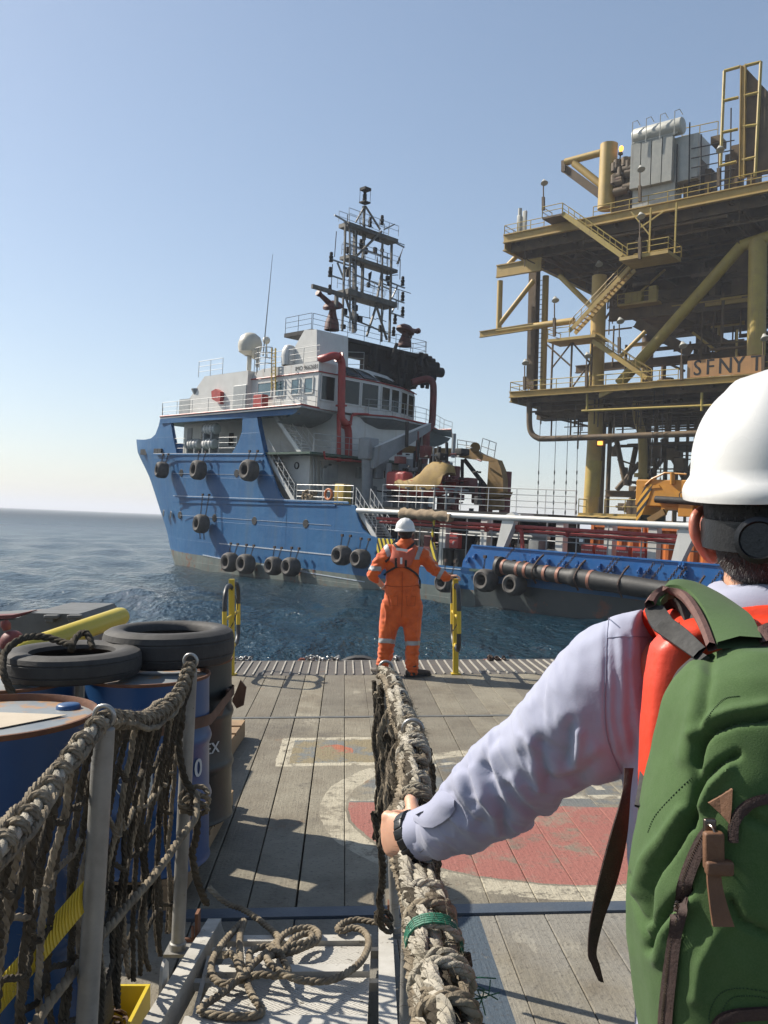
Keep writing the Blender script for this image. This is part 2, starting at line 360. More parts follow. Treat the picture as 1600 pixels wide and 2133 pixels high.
# ================================================================== THE SEA
def sea():
    a0 = np.concatenate([np.linspace(-180, -48, 40, endpoint=False), np.linspace(-48, 48, 460, endpoint=False), np.linspace(48, 180, 40, endpoint=False)])
    az = np.radians(a0); r = 2.5*np.exp(np.linspace(0, math.log(12000/2.5), 560))
    A, Rr = np.meshgrid(az, r); X = Rr*np.sin(A); Y = Rr*np.cos(A); Z = np.zeros_like(X); dr = Rr*.0153+.02
    g = np.random.default_rng(3)
    for i in range(70):
        lam = math.exp(g.uniform(math.log(.7), math.log(16))); th = math.radians(205)+g.normal()*.55; k = 2*math.pi/lam
        amp = .0125*lam**.62*g.uniform(.5, 1.2); fade = np.clip((lam/dr-2.2)/3, 0, 1)
        ph = k*(X*math.cos(th)+Y*math.sin(th))+g.uniform(0, 6.28); s_ = np.sin(ph)
        Z += amp*fade*(1-2*np.abs(np.sin(ph/2)))*.7+amp*fade*s_*.4
    n, m = X.shape; v = np.stack([X, Y, Z], -1).reshape(-1, 3); idx = np.arange(n*m).reshape(n, m)
    a = idx[:-1, :]; b = np.roll(idx, -1, 1)[:-1, :]; c = np.roll(idx, -1, 1)[1:, :]; d = idx[1:, :]
    f = np.stack([a, d, c, b], -1).reshape(-1, 4)
    me = bpy.data.meshes.new('sea'); me.vertices.add(len(v)); me.vertices.foreach_set('co', v.ravel()); me.loops.add(f.size); me.loops.foreach_set('vertex_index', f.ravel())
    me.polygons.add(len(f)); me.polygons.foreach_set('loop_start', np.arange(0, f.size, 4)); me.polygons.foreach_set('use_smooth', np.ones(len(f), bool)); me.update(calc_edges=True)
    mt = bpy.data.materials.new('sea_water'); mt.use_nodes = True; nt = mt.node_tree; b_ = nt.nodes['Principled BSDF']
    geo = nt.nodes.new('ShaderNodeNewGeometry').outputs['Position']
    h = None
    for sc, st, ms in ((.16, .25, (1, .6, 1)), (.7, .42, (1, .45, 1)), (2.1, .40, (1, .5, 1)), (6.0, .15, (1, .6, 1))):
        q = mathn(nt, 'MULTIPLY', noisen(nt, geo, sc, 3, .6, ms), st); h = q if h is None else mathn(nt, 'ADD', h, q)
    bn = nt.nodes.new('ShaderNodeBump'); bn.inputs['Strength'].default_value = 1.0; bn.inputs['Distance'].default_value = .85
    nt.links.new(h, bn.inputs['Height']); nt.links.new(bn.outputs[0], b_.inputs['Normal'])
    big = noisen(nt, geo, .05, 3, .5); c = mixc(nt, ramp(nt, big, [(.35, (0, 0, 0)), (.7, (1, 1, 1))]), (.004, .020, .034, 1), (.006, .030, .044, 1))
    foam = noisen(nt, geo, 1.1, 8, .75, (1, .5, 1)); c = mixc(nt, ramp(nt, foam, [(.722, (0, 0, 0)), (.745, (1, 1, 1))]), c, (.5, .55, .55, 1))
    nt.links.new(c, b_.inputs['Base Color']); vl = nt.nodes.new('ShaderNodeVectorMath'); vl.operation = 'LENGTH'; nt.links.new(geo, vl.inputs[0]); mr = nt.nodes.new('ShaderNodeMapRange'); mr.inputs[1].default_value = 30; mr.inputs[2].default_value = 500; mr.inputs[3].default_value = .10; mr.inputs[4].default_value = .55; nt.links.new(vl.outputs['Value'], mr.inputs[0]); nt.links.new(mr.outputs[0], b_.inputs['Roughness']); b_.inputs['IOR'].default_value = 1.33
    me.materials.append(mt); o = bpy.data.objects.new('sea', me); COL.objects.link(o); o['kind'] = 'structure'
sea()
# ================================================================== OUR BOAT'S DECK (its own frame: planks run 2.5 degrees to the left)
DECK = NEAR @ Matrix.Rotation(math.radians(2.55), 4, 'Z')
def deckmat(name, near=False, tint=1.0):
    m = bpy.data.materials.new(name); m.use_nodes = True; nt = m.node_tree; b = nt.nodes['Principled BSDF']
    tc = nt.nodes.new('ShaderNodeTexCoord').outputs['Object']; sp = nt.nodes.new('ShaderNodeSeparateXYZ'); nt.links.new(tc, sp.inputs[0]); X, Y = sp.outputs[0], sp.outputs[1]
    pid = mathn(nt, 'FLOOR', mathn(nt, 'DIVIDE', X, .223)); sec = mathn(nt, 'FLOOR', mathn(nt, 'DIVIDE', mathn(nt, 'ADD', Y, 0.02), 4.0))
    wn_ = nt.nodes.new('ShaderNodeTexWhiteNoise'); wn_.noise_dimensions = '2D'; cx = nt.nodes.new('ShaderNodeCombineXYZ'); nt.links.new(pid, cx.inputs[0]); nt.links.new(sec, cx.inputs[1]); nt.links.new(cx.outputs[0], wn_.inputs[0]); rnd = wn_.outputs[0]
    off = nt.nodes.new('ShaderNodeVectorMath'); off.operation = 'ADD'; cy = nt.nodes.new('ShaderNodeCombineXYZ'); nt.links.new(mathn(nt, 'MULTIPLY', rnd, 37.0), cy.inputs[2]); nt.links.new(tc, off.inputs[0]); nt.links.new(cy.outputs[0], off.inputs[1]); pv = off.outputs[0]
    grain = noisen(nt, pv, 1.0, 6, .65, (70, 3.5, 1)); patch = noisen(nt, pv, 2.2, 6, .62); fine = noisen(nt, tc, 45, 5, .65)
    c = mixc(nt, grain, (.135*tint, .112*tint, .078*tint, 1), (.28*tint, .245*tint, .18*tint, 1))
    c = mixc(nt, ramp(nt, patch, [(.36, (0, 0, 0)), (.60, (.85, .85, .85))]), c, (.31*tint, .285*tint, .22*tint, 1))
    c = mixc(nt, ramp(nt, noisen(nt, pv, 3.1, 7, .7), [(.58, (0, 0, 0)), (.70, (.7, .7, .7))]), c, (.12, .105, .085, 1))
    c = mixc(nt, mathn(nt, 'MULTIPLY', rnd, .62), c, (.11, .10, .085, 1))
    c = mixc(nt, ramp(nt, noisen(nt, tc, 1.3, 7, .7), [(.64, (0, 0, 0)), (.68, (.6, .6, .6))]), c, (.24, .13, .06, 1))
    c = mixc(nt, ramp(nt, noisen(nt, tc, .9, 8, .72), [(.50, (0, 0, 0)), (.66, (.7, .7, .7))]), c, (.10, .085, .065, 1)); c = mixc(nt, ramp(nt, noisen(nt, tc, 1.7, 9, .75, (1, .5, 1)), [(.60, (0, 0, 0)), (.64, (.55, .55, .55))]), c, (.38, .35, .28, 1))
    if not near:
        dx, dy = mathn(nt, 'SUBTRACT', X, 1.224), mathn(nt, 'SUBTRACT', Y, 5.45)
        wob = mathn(nt, 'MULTIPLY', mathn(nt, 'SUBTRACT', noisen(nt, tc, 4, 3), .5), .05)
        r = mathn(nt, 'ADD', mathn(nt, 'SQRT', mathn(nt, 'ADD', mathn(nt, 'MULTIPLY', dx, dx), mathn(nt, 'MULTIPLY', dy, dy))), wob)
        gt = lambda a, v: mathn(nt, 'GREATER_THAN', a, v); lt = lambda a, v: mathn(nt, 'LESS_THAN', a, v); mul = lambda *a: a[0] if len(a) == 1 else mathn(nt, 'MULTIPLY', a[0], mul(*a[1:]))
        ex, ey = mathn(nt, 'SUBTRACT', X, .95), mathn(nt, 'SUBTRACT', Y, 5.72); r2 = mathn(nt, 'SQRT', mathn(nt, 'ADD', mathn(nt, 'MULTIPLY', ex, ex), mathn(nt, 'MULTIPLY', ey, ey)))
        cut = mathn(nt, 'ADD', Y, mathn(nt, 'ADD', mathn(nt, 'MULTIPLY', X, .11), wob)); cut2 = mathn(nt, 'ADD', Y, mathn(nt, 'ADD', mathn(nt, 'MULTIPLY', X, .02), wob))
        wear = ramp(nt, noisen(nt, pv, 3.5, 9, .72), [(.46, (0, 0, 0)), (.54, (.85, .85, .85))]); wear2 = ramp(nt, noisen(nt, tc, 9, 8, .75), [(.41, (0, 0, 0)), (.48, (.92, .92, .92))])
        wear3 = ramp(nt, noisen(nt, pv, 2.7, 9, .75), [(.40, (.12, .12, .12)), (.50, (.86, .86, .86))])
        W, B, Rd = (.50, .46, .36, 1), (.12, .14, .155, 1), (.34, .115, .095, 1)
        inside = lt(r, 1.20)
        c = mixc(nt, mul(inside, gt(cut, 5.58), wear, .85), c, B)
        c = mixc(nt, mul(inside, lt(cut, 5.58), wear3), c, Rd)
        c = mixc(nt, mul(inside, gt(cut2, 5.60), lt(cut2, 5.68), wear), c, W)
        c = mixc(nt, mul(inside, gt(r2, .70), lt(r2, .76), gt(Y, 5.75), wear), c, W)
        c = mixc(nt, mul(gt(r, 1.22), lt(r, 1.38), wear3, wear2), c, W)
        Yw, Xw = mathn(nt, 'ADD', Y, wob), mathn(nt, 'ADD', X, wob)
        box = mul(gt(Xw, -.50), lt(Xw, .62), gt(Yw, 6.41), lt(Yw, 7.25)); inn = mul(gt(Xw, -.40), lt(Xw, .56), gt(Yw, 6.49), lt(Yw, 7.17))
        c = mixc(nt, mul(box, wear2), c, W); c = mixc(nt, mul(box, gt(Xw, -.42), inn), c, mixc(nt, wear, (.24, .20, .12, 1), (.155, .175, .185, 1)))
        bx_, by_ = mathn(nt, 'ADD', X, .08), mathn(nt, 'MULTIPLY', mathn(nt, 'SUBTRACT', Y, 6.84), .8); rb = mathn(nt, 'SQRT', mathn(nt, 'ADD', mathn(nt, 'MULTIPLY', bx_, bx_), mathn(nt, 'MULTIPLY', by_, by_)))
        c = mixc(nt, mul(lt(mathn(nt, 'ADD', rb, mathn(nt, 'MULTIPLY', wob, 3)), .13), wear), c, (.42, .12, .05, 1))
    else:
        bl = mathn(nt, 'MULTIPLY', mathn(nt, 'GREATER_THAN', X, .30), mathn(nt, 'LESS_THAN', X, .60)); wr = ramp(nt, noisen(nt, tc, 3, 9, .7), [(.36, (0, 0, 0)), (.40, (1, 1, 1))])
        c = mixc(nt, mathn(nt, 'MULTIPLY', ramp(nt, noisen(nt, pv, 1.6, 5, .6), [(.4, (0, 0, 0)), (.6, (.6, .6, .6))]), .7), c, (.30, .30, .29, 1))
        c = mixc(nt, mathn(nt, 'MULTIPLY', bl, wr), c, (.065, .09, .12, 1))
        c = mixc(nt, ramp(nt, noisen(nt, tc, 7, 6, .7), [(.74, (0, 0, 0)), (.76, (.8, .8, .8))]), c, (.45, .10, .05, 1))
    c = mixc(nt, ramp(nt, fine, [(.55, (0, 0, 0)), (.74, (.8, .8, .8))]), c, (.05, .042, .034, 1))
    nt.links.new(mixc(nt, 1.0, c, (.79, .775, .745, 1), 'MULTIPLY'), b.inputs['Base Color']); b.inputs['Roughness'].default_value = .68; b.inputs['Specular IOR Level'].default_value = .35
    bn = nt.nodes.new('ShaderNodeBump'); bn.inputs['Strength'].default_value = .7; bn.inputs['Distance'].default_value = .008
    nt.links.new(mathn(nt, 'ADD', mathn(nt, 'MULTIPLY', grain, .7), mathn(nt, 'ADD', fine, mathn(nt, 'MULTIPLY', patch, 1.5))), bn.inputs['Height']); nt.links.new(bn.outputs[0], b.inputs['Normal'])
    return m
M['deckw'] = deckmat('painted_deck_planks'); M['deckn'] = deckmat('near_deck_planks', True)
M['steelb'] = pmat('blue_steel_strip', (.06, .08, .11), (.085, .10, .12), scale=5, rough=.5, bump=.2, rust=.18)
M['steelg'] = pmat('grey_steel_strip', (.16, .16, .15), (.11, .11, .10), scale=5, rough=.55, bump=.2, rust=.3)
M['grat'] = pmat('ribbed_steel', (.085, .075, .065), (.12, .105, .09), scale=9, rough=.7, bump=.4, rust=.25, rcol=(.10, .06, .035, 1))
M['gratl'] = pmat('worn_steel_rib', (.50, .47, .40), (.38, .34, .28), scale=20, rough=.5, bump=.2)
M['under'] = pmat('deck_underlay', (.012, .010, .008), bump=0)
CUR[0] = DECK
planks = MB(); nearp = MB(); rr = random.Random(4)
for i in range(-20, 21):
    x0, x1 = i*.223, (i+1)*.223; gl = rr.choice((.0008, .001, .002, .003)); gr = rr.choice((.0008, .001, .002))
    if i in (-4, -3, -2, -1): gl = .006
    for y0, y1, mb in ((8.035, 10.20, planks), (4.06, 7.97, planks), (-3, 3.945, nearp)):
        dz = rr.uniform(-.003, .001); mb.box(((x0+gl+x1-gr)/2, (y0+y1)/2, -.03+dz), (x1-x0-gl-gr, y1-y0-rr.uniform(.002, .012), .06), Matrix.Rotation(rr.uniform(-.0006, .0006), 3, 'Z'))
for mb, nm, mt in ((planks, 'deck_planking', 'deckw'), (nearp, 'deck_planking', 'deckn')):
    o = build(nm, mb, M[mt], kind='structure'); md = o.modifiers.new('bevel', 'BEVEL'); md.width = .004; md.segments = 2; md.limit_method = 'ANGLE'
s_ = MB(); s_.bx(-4.5, 4.6, 7.975, 8.03, -.05, .002); build('deck_strip', s_, M['steelg'], kind='structure')
s_ = MB(); s_.bx(-4.5, 4.6, 3.955, 4.05, -.05, .006); build('deck_strip', s_, M['steelb'], kind='structure')
s_ = MB(); s_.bx(-4.55, 4.65, -3, 10.2, -.12, -.062); build('deck_base', s_, M['under'], kind='structure')
s_ = MB(); s_.bx(-4.5, 4.6, 10.21, 11.22, -.06, -.004); s_.mi = 1
for k in range(-42, 44):
    x = k*.1055+rr.uniform(-.004, .004); s_.bx(x-.008, x+.008, 10.23, 11.21, -.004, .010)
s_.mi = 0; s_.bx(-4.5, 4.6, 11.22, 11.30, -.25, -.002); build('deck_grating', s_, [M['grat'], M['gratl']], kind='structure')
s_ = MB(); s_.bx(-4.58, 4.68, -3, 11.215, -2.3, -.125); build('work_boat_hull', s_, M['steelb'], label='blue steel hull of the work boat under the planked deck', cat='boat hull')
# ================================================================== THE SUPPORT VESSEL (ship frame: x aft, y inboard, z up)
CUR[0] = SHIP
ship = thing('support_vessel', 'blue hulled offshore support vessel with white wheelhouse and sooty mast lying alongside', 'ship', (-10, 7, 0))
def part(nm, mb, mt, par=None, sm=None, **k): return build(nm, mb, M[mt] if isinstance(mt, str) else [M[q] for q in mt], par if par is not None else ship, sm, **k)
SIL = [(9.23, -35.34), (7.9, -34.69), (7.08, -33.72), (6.09, -32.6), (4.82, -31.51), (3.46, -30.42), (1.97, -29.16), (.39, -28.28), (-.5, -27.65), (-2.5, -26.4)]
def hull_curve(z):
    zs = [a for a, _ in SIL][::-1]; xs = [b for _, b in SIL][::-1]; xm = float(np.interp(z, zs, xs)); L = 12+max(min(z, 9), 0)*2/9
    q = .08*L; t = q/math.sqrt(1+q*q); return xm+t*L, L
def hull_y(x, z):
    xs, L = hull_curve(z); t = (xs-x)/L
    return 0.0 if t <= 0 else 7*(1-math.sqrt(max(1-min(t, 1)**2, 0)))
def hull_grid(mb, zs, x_aft, flip=False, off=0):
    rows = []
    for z in zs:
        xs, L = hull_curve(z); row = []
        xl = [x_aft+(xs-x_aft)*i/6 for i in range(6)]+[xs-L*math.sin(math.pi/2*i/18) for i in range(19)]
        for x in xl: row.append(V((x, hull_y(x, z)+off, z)))
        rows.append(row)
    mb.grid(rows); mb.grid([[V((p.x, 14-p.y, p.z)) for p in reversed(r)] for r in rows])
h = MB()
h.mi = 1; hull_grid(h, [-2.5, -.5, .1, .55], 32)
h.mi = 0; hull_grid(h, [.55, 1.1, 1.6], 32)
h.mi = 0; hull_grid(h, [1.6, 2.4, 3.4, 4.45], -11.9); hull_grid(h, [4.45, 5.2, 6, 6.8, 7.46], -14.8)
T = .14
def side(poly): h.prism([S(*p) for p in poly], V((0, T, 0)))
h.mi = 0
sw = [(739, 1053), (744.6, 1078), (755, 1101.5), (768, 1114.6), (784, 1120), (824, 1122.5)]
c0 = S(620, 1044); lo = [V((-12, 0, 1.6)), V((-12, 0, 4.45))]+[V((S(739, 1053).x-.3, 0, 4.42))]+[S(*p) for p in sw]+[V((S(824, 1122).x, 0, 1.6))]
h.prism(lo, V((0, T, 0)))
h.prism([V((-14.85, 0, 4.45)), V((-14.85, 0, 7.46)), S(551, 947), S(562, 974), S(575, 1013.6), S(585.5, 1034.6), S(594.7, 1042.5)+V((0, 0, -.02)), V((S(594.7, 1042).x, 0, 4.3)), V((-14.85, 0, 4.3))], V((0, T, 0)))
h.prism([S(483, 944), S(496, 921.7), S(504, 898), S(505.4, 866), S(534.3, 861), S(538, 885), S(551, 947.2)], V((0, .35, 0)))
# forward pillar and bow bulwark follow the curved bow
pl = [V((-24.9, 0, 7.44)), V((-26.4, 0, 10.35)), V((-27.7, 0, 10.35)), V((-28.0, 0, 9.6)), V((-28.4, 0, 9.0)), V((-29.0, 0, 8.75)), V((-29.6, 0, 8.7)), V((-29.6, 0, 7.44))]
def onhull(p, o=0): return V((p.x, hull_y(p.x, min(p.z, 8.8))+o, p.z))
ra = [[onhull(V((x, 0, 7.44+(zt-7.44)*j/6))) for j in range(7)] for x, zt in [(-24.9, 7.5), (-25.5, 8.7), (-25.9, 9.6), (-26.4, 10.35), (-27.0, 10.35), (-27.6, 10.3), (-27.9, 9.6), (-28.4, 9.0), (-29.2, 8.75), (-30.5, 8.7), (-32, 8.75), (-34, 8.9), (-36, 9.05), (-37.5, 9.2), (-38.6, 9.3), (-39.0, 9.3)]]
h.grid(ra); h.grid([[V((p.x+.05, p.y+.22, p.z)) for p in reversed(r)] for r in ra]); h.grid([[V((p.x, 14-p.y, p.z)) for p in reversed(r)] for r in ra])
h.grid([[r[-1] for r in ra], [V((r[-1].x+.05, r[-1].y+.22, r[-1].z)) for r in ra]])
h.bx(-10, 31.8, 13.86, 14, 1.5, 2.72)
part('hull', h, ['hull', 'boot'], sm=30)
# decks
def deck_poly(z, xa):
    xs, L = hull_curve(z); xl = [xa]+[xs-L*math.sin(math.pi/2*i/9)*.985 for i in range(9)]; po = [V((x, hull_y(x, z)+.13, z)) for x in xl]; return po+[V((p.x, 14-p.y, z)) for p in reversed(po)]
d = MB(); d.bx(-22, 31.9, .1, 13.9, 1.2, 1.42); d.prism(deck_poly(4.3, -6.1), V((0, 0, .13))); d.prism(deck_poly(7.34, -10.2), V((0, 0, .14)))
part('deck', d, 'deckg')
d = MB(); d.bx(-6.1, 31.9, 13.5, 13.86, 1.4, 2.9); d.bx(-10.0, -6.0, .3, 13.7, 1.43, 4.29); part('inner_bulkhead', d, 'grey')
edge = [(627, 843), (717, 861.5), (819, 869), (888, 884), (925, 903), (942, 908)]
ep = [SZ(a, b, 10.22) for a, b in edge]
bdeck = [V((-27.4, 0, 10.22)), V((-31.5, 2.6, 10.22)), V((-31.5, 11.4, 10.22)), V((-27.4, 14, 10.22)), V((-11.5, 14, 10.22))]+[V((p.x, p.y, 10.22)) for p in reversed(ep)]
d = MB(); d.prism([p-V((0, 0, .14)) for p in bdeck], V((0, 0, .14))); part('boat_deck', d, 'lgrey')
d = MB(); b0 = [V((-27.4, -.03, 10.2)), V((-11.15, -.03, 10.2))]
d.bx(-27.3, -11.3, -.02, .12, 9.72, 10.08); part('deck_fascia', d, 'hull')
d = MB(); loop = bdeck+[bdeck[0]]; d.tube([p+V((0, 0, .03)) for p in loop], .06, 6); part('red_edge_trim', d, 'red')
# curved soffit below the aft edge
d = MB(); rows = []
for k in range(4):
    t = k/3; rows.append([V((p.x-2.2*t*t-.15, p.y, 10.06-.8*t)) for p in ep])
d.grid(rows); part('soffit', d, 'grey', sm=60)
# deckhouses
d = MB(); d.bx(-25, -11.6, 1.3, 12.7, 4.43, 7.34); d.bx(-29, -11.2, 3.0, 11, 7.48, 10.1); part('deckhouse', d, 'white')
for px, py, w, hh in ((395, 915, .7, 1.7), (424, 905, .6, .9), (482, 915, .6, .9)):
    q = S(px, py, 3.0); w_ = MB(); w_.rbox((q.x, 2.99, q.z), (w, .06, hh), .05); part('window' if hh < 1 else 'door', w_, 'glass' if hh < 1 else 'grey')
q = S(618, 990, 1.3)
w_ = MB(); w_.lathe([(.16, 0), (.22, 0), (.22, .06), (.16, .06)], (q.x, 1.3, q.z+.6), (0, -1, 0), 16); part('porthole', w_, 'dark')
# aft face clutter of the lower house: pipes, panels, cabinets
d = MB()
for px, y0, y1 in ((654, 950, 1040), (659, 948, 1042), (668, 960, 1030)):
    d = MB(); a, b = SX(px, y0, -11.45), SX(px, y1, -11.45); d.tube([a, b], .06, 6); part('pipework', d, 'lgrey', sm=40)
d = MB()
d.tube(catmull([SX(654, 955, -11.4), SX(657, 945, -11.3), SX(668, 945, -11.2), SX(676, 944, -11.2)], 4), .07, 6)
for px, py, w, hh in ((676, 992, .5, 1.0), (684, 990, .5, 1.2), (694, 985, .55, 1.1), (748, 985, .3, .7)):
    part('pipework', d, 'lgrey', sm=40); d = MB(); q = SX(px, py, -11.4); d.rbox((q.x, q.y, q.z), (.35, w, hh), .04)
part('pipework', d, 'lgrey', sm=40)
# ---- wheelhouse
zR = 12.95
wall = [V((-18.3, 1.25, 0)), V((-11.13, 1.25, 0)), V((-11.0, 6.3, 0)), V((-11.5, 8.7, 0)), V((-12.6, 11.2, 0)), V((-14, 12.6, 0)), V((-22, 12.6, 0)), V((-22, 3.2, 0)), V((-19.5, 1.9, 0))]
d = MB(); d.prism([p+V((0, 0, 10.22)) for p in wall], V((0, 0, 2.2)))
top = [V((p.x-.0, p.y, 0)) for p in wall]; inn = [V((-17.5, 1.25, 0)), V((-11.13, 1.25, 0)), V((-11.9, 6.0, 0)), V((-12.5, 8.3, 0)), V((-13.6, 10.4, 0)), V((-15, 11.6, 0)), V((-20.6, 11.6, 0)), V((-20.6, 4, 0)), V((-18.4, 2.6, 0))]
n = len(wall)
d.add([p+V((0, 0, 12.42)) for p in wall]+[p+V((0, 0, 13.3 if i > 1 else 13.0)) for i, p in enumerate(inn)], [(i, (i+1) % n, (i+1) % n+n, i+n) for i in range(n)]+[tuple(range(n, 2*n))])
d.bx(-17.0, -11.1, 1.2, 2.6, 12.4, 13.05)
wh = part('wheelhouse', d, 'white')
def pane(a, b, z0, z1, nout, name='window', mt='glass', lean=0.0, par=None):
    a, b = V(a), V(b); d_ = (b-a).normalized(); up = V((0, 0, 1)); nrm = V(nout).normalized(); w = MB()
    q = [a+up*z0, b+up*z0, b+up*z1+nrm*lean, a+up*z1+nrm*lean]; c = sum(q, V())/4
    q2 = [c+(p-c)*.97 for p in q]; w.prism([p+nrm*.015 for p in q2], nrm*.02)
    o = part(name, w, mt, par or wh); f = MB()
    for i in range(4): f.bar(q[i]+nrm*.03, q[(i+1) % 4]+nrm*.03, .09, .06, nrm)
    part('window_frame', f, 'white', o); return o
for x0, x1 in ((537, 566), (574, 593), (607, 624), (634, 652)): a, b = S(x0, 820, 1.25), S(x1, 820, 1.25); pane((a.x, 1.25, 0), (b.x, 1.25, 0), 10.22+.95, 12.15, (0, -1, 0), mt='glassb')
def fac(i, t): return wall[i].lerp(wall[i+1], t)
AF = (1, 0, 0)
for i, segs in ((1, ((.04, .26), (.40, .66), (.69, .98))), (2, ((.08, .48), (.54, .94))), (3, ((.06, .48), (.54, .95))), (4, ((.1, .9),))):
    nr = (wall[i+1]-wall[i]).cross(V((0, 0, 1)))
    for s0, s1 in segs: pane(fac(i, s0), fac(i, s1), 10.75, 12.28, nr, lean=.0)
for i in (1, 2, 3, 4):
    for s0, s1 in (((.45, .68), (.72, .97)) if i == 1 else ((.06, .94),)):
        q = [wall[i].lerp(wall[i+1], s0)+V((0, 0, 12.55)), wall[i].lerp(wall[i+1], s1)+V((0, 0, 12.55)), inn[i].lerp(inn[i+1], s1)+V((0, 0, 13.15)), inn[i].lerp(inn[i+1], s0)+V((0, 0, 13.15))]
        nr = (q[1]-q[0]).cross(q[3]-q[0]).normalized(); w = MB(); w.prism([p+nr*.01 for p in q], nr*.03); part('skylight', w, 'glass', wh)
d = MB(); d.tube([V((-19, 1.5, 12.45)), V((-18.3, 1.18, 12.45)), V((-11.07, 1.18, 12.45)), V((-10.94, 6.3, 12.45)), V((-11.4, 8.8, 12.45)), V((-12.5, 11.3, 12.45))], .04, 6); part('red_edge_trim', d, 'red')
t = MB(); a, b = S(615, 767, 1.18), S(663, 765, 1.18); c = (a+b)/2; put_text(t, 'IMO 9662681', (b-a).length/5.6, (c.x, 1.185, c.z), (1, 0, 0), (0, 0, 1), bold=.004); part('registration_number', t, 'black')
# curved face mullions already on window frames; raised guard around the top deck
r = MB(); railing(r, [V((-24, .9, 13.0)), V((-21, .9, 13.0))], 1.1, 3); part('railing', r, 'lgrey'); r = MB()
railing(r, [V((-17.3, 1.3, 13.02)), V((-11.2, 1.3, 13.02))], 1.05, 3)
part('railing', r, 'lgrey'); r = MB(); a = SX(757, 772, -12.6); railing(r, [a, SX(705, 768, -12.6)+V((0, 0, -.1))], 1.2, 3)
part('railing', r, 'lgrey')
d = MB(); d.prism([V((-25, .9, 10.3)), V((-18.0, .9, 10.3)), V((-18.0, .9, 13.0)), V((-23.2, .9, 13.0)), V((-25, .9, 11.6))], V((0, 5, 0))); part('forward_house', d, 'white')
q = S(500, 832, .9); w_ = MB(); w_.rbox((q.x, .88, q.z), (1.5, .1, 1.9), .05); part('door', w_, 'lgrey')
# ---- side railing on the boat deck and around its aft edge
r = MB(); railing(r, [V((-30.9, 2.2, 10.24)), V((-27.3, .08, 10.24)), V((-11.2, .08, 10.24))], 1.02, 3, 1.9, .019); part('railing', r, 'lgrey')
r = MB(); railing(r, [V((p.x-.05, p.y, 10.24)) for p in ep], 1.02, 3, 1.5, .018); part('railing', r, 'lgrey')
r = MB(); railing(r, [S(358, 944, .1), S(384, 944, .1)], 1.05, 3, 1.6, .019); part('railing', r, 'lgrey'); r = MB(); railing(r, [S(455, 944, .1), S(492, 944, .1)], 1.05, 3, 1.4, .019); part('railing', r, 'lgrey')
r = MB(); railing(r, [V((-11.4, .25, 4.45)), V((-9.0, .25, 4.45))], 1.05, 3, 1.2, .019); part('railing', r, 'white'); r = MB(); railing(r, [V((-8.9, .2, 4.45)), V((-6.3, .2, 4.45))], 1.05, 3, 1.3, .019); part('railing', r, 'white')
r = MB(); railing(r, [V((-10.25, .4, 7.48)), V((-10.25, 13.2, 7.48))], 1.1, 3, 1.5, .019); part('railing', r, 'lgrey')
r = MB(); a, b = S(765, 1044, 3), S(960, 1062, 3); railing(r, [V((-5.8, 2.0, 4.42)), V((-1.8, 2.0, 4.42)), V((5.4, 4.6, 4.42))], 1.25, 4, 1.5, .022); part('railing', r, 'white')
# ---- stairs
st = MB(); stair(st, S(557, 948, .35), S(612, 1043, .35), (0, 1.0, 0), 12); part('stairs', st, 'white')
st = MB(); stair(st, S(570, 862, .9), S(627, 946, .9), (0, 1.0, 0), 12); part('stairs', st, 'white')
st = MB(); stair(st, S(741, 1053, .25), S(783, 1121, .25), (0, 1.1, 0), 12, sw=.07); part('stairs', st, 'white')
# ---- crane platform abaft the house
d = MB(); d.bx(-6.05, 5.6, 2.0, 12.5, 4.24, 4.40); d.bx(-6.0, -2, 2.4, 12, 1.43, 4.2); d.bx(3.6, 5.2, 4, 5.4, 1.43, 4.2); part('crane_platform', d, 'dark')
for i in range(34):
    d = MB(); y = rr.uniform(2.6, 11); z = rr.uniform(4.5, 7.2); x = -11.4+rr.uniform(.3, 5.3); k = rr.random()
    if k < .45: d.rbox((x, y, z), (rr.uniform(.3, 1.1), rr.uniform(.3, 1.2), rr.uniform(.3, 1.1)), .05)
    elif k < .8: d.cyl((x, y, 4.42), (x, y, z), rr.uniform(.06, .2), n=8)
    else: d.cyl((x, y, z), (x+rr.uniform(-1, 1), y+rr.uniform(.5, 2), z), rr.uniform(.05, .14), n=8)
    part('deck_machinery', d, 'grey', sm=40)
for i in range(16):
    d = MB(); y = rr.uniform(6, 11.5); z = rr.uniform(4.5, 7.4); x = rr.uniform(-8, -4)
    d.cyl((x, y, 4.42), (x, y, z), rr.uniform(.12, .4), n=10) if i % 2 else d.rbox((x, y, z*.6+2), (.8, .9, 1.0), .1)
    part('winch', d, 'dred', sm=40)
for i in range(90):
    d = MB(); px, py = rr.uniform(790, 1000), rr.uniform(930, 1052); q = S(px, py, rr.uniform(3.5, 7)); k = rr.random(); s1 = rr.uniform(.12, .5)
    if k < .35: d.rbox(q, (s1, s1*1.4, s1*rr.uniform(.6, 2)), .03)
    elif k < .7: d.cyl(q, q+V((rr.uniform(-.1, .1), 0, rr.uniform(.5, 1.6))), s1*.25, n=7)
    else: d.cyl(q, q+V((rr.uniform(-1.3, 1.3), rr.uniform(-.6, .6), rr.uniform(-.1, .1))), .05, n=6)
    part('deck_machinery', d, ('darker', 'dark', 'grey', 'dred')[i % 4], sm=40)
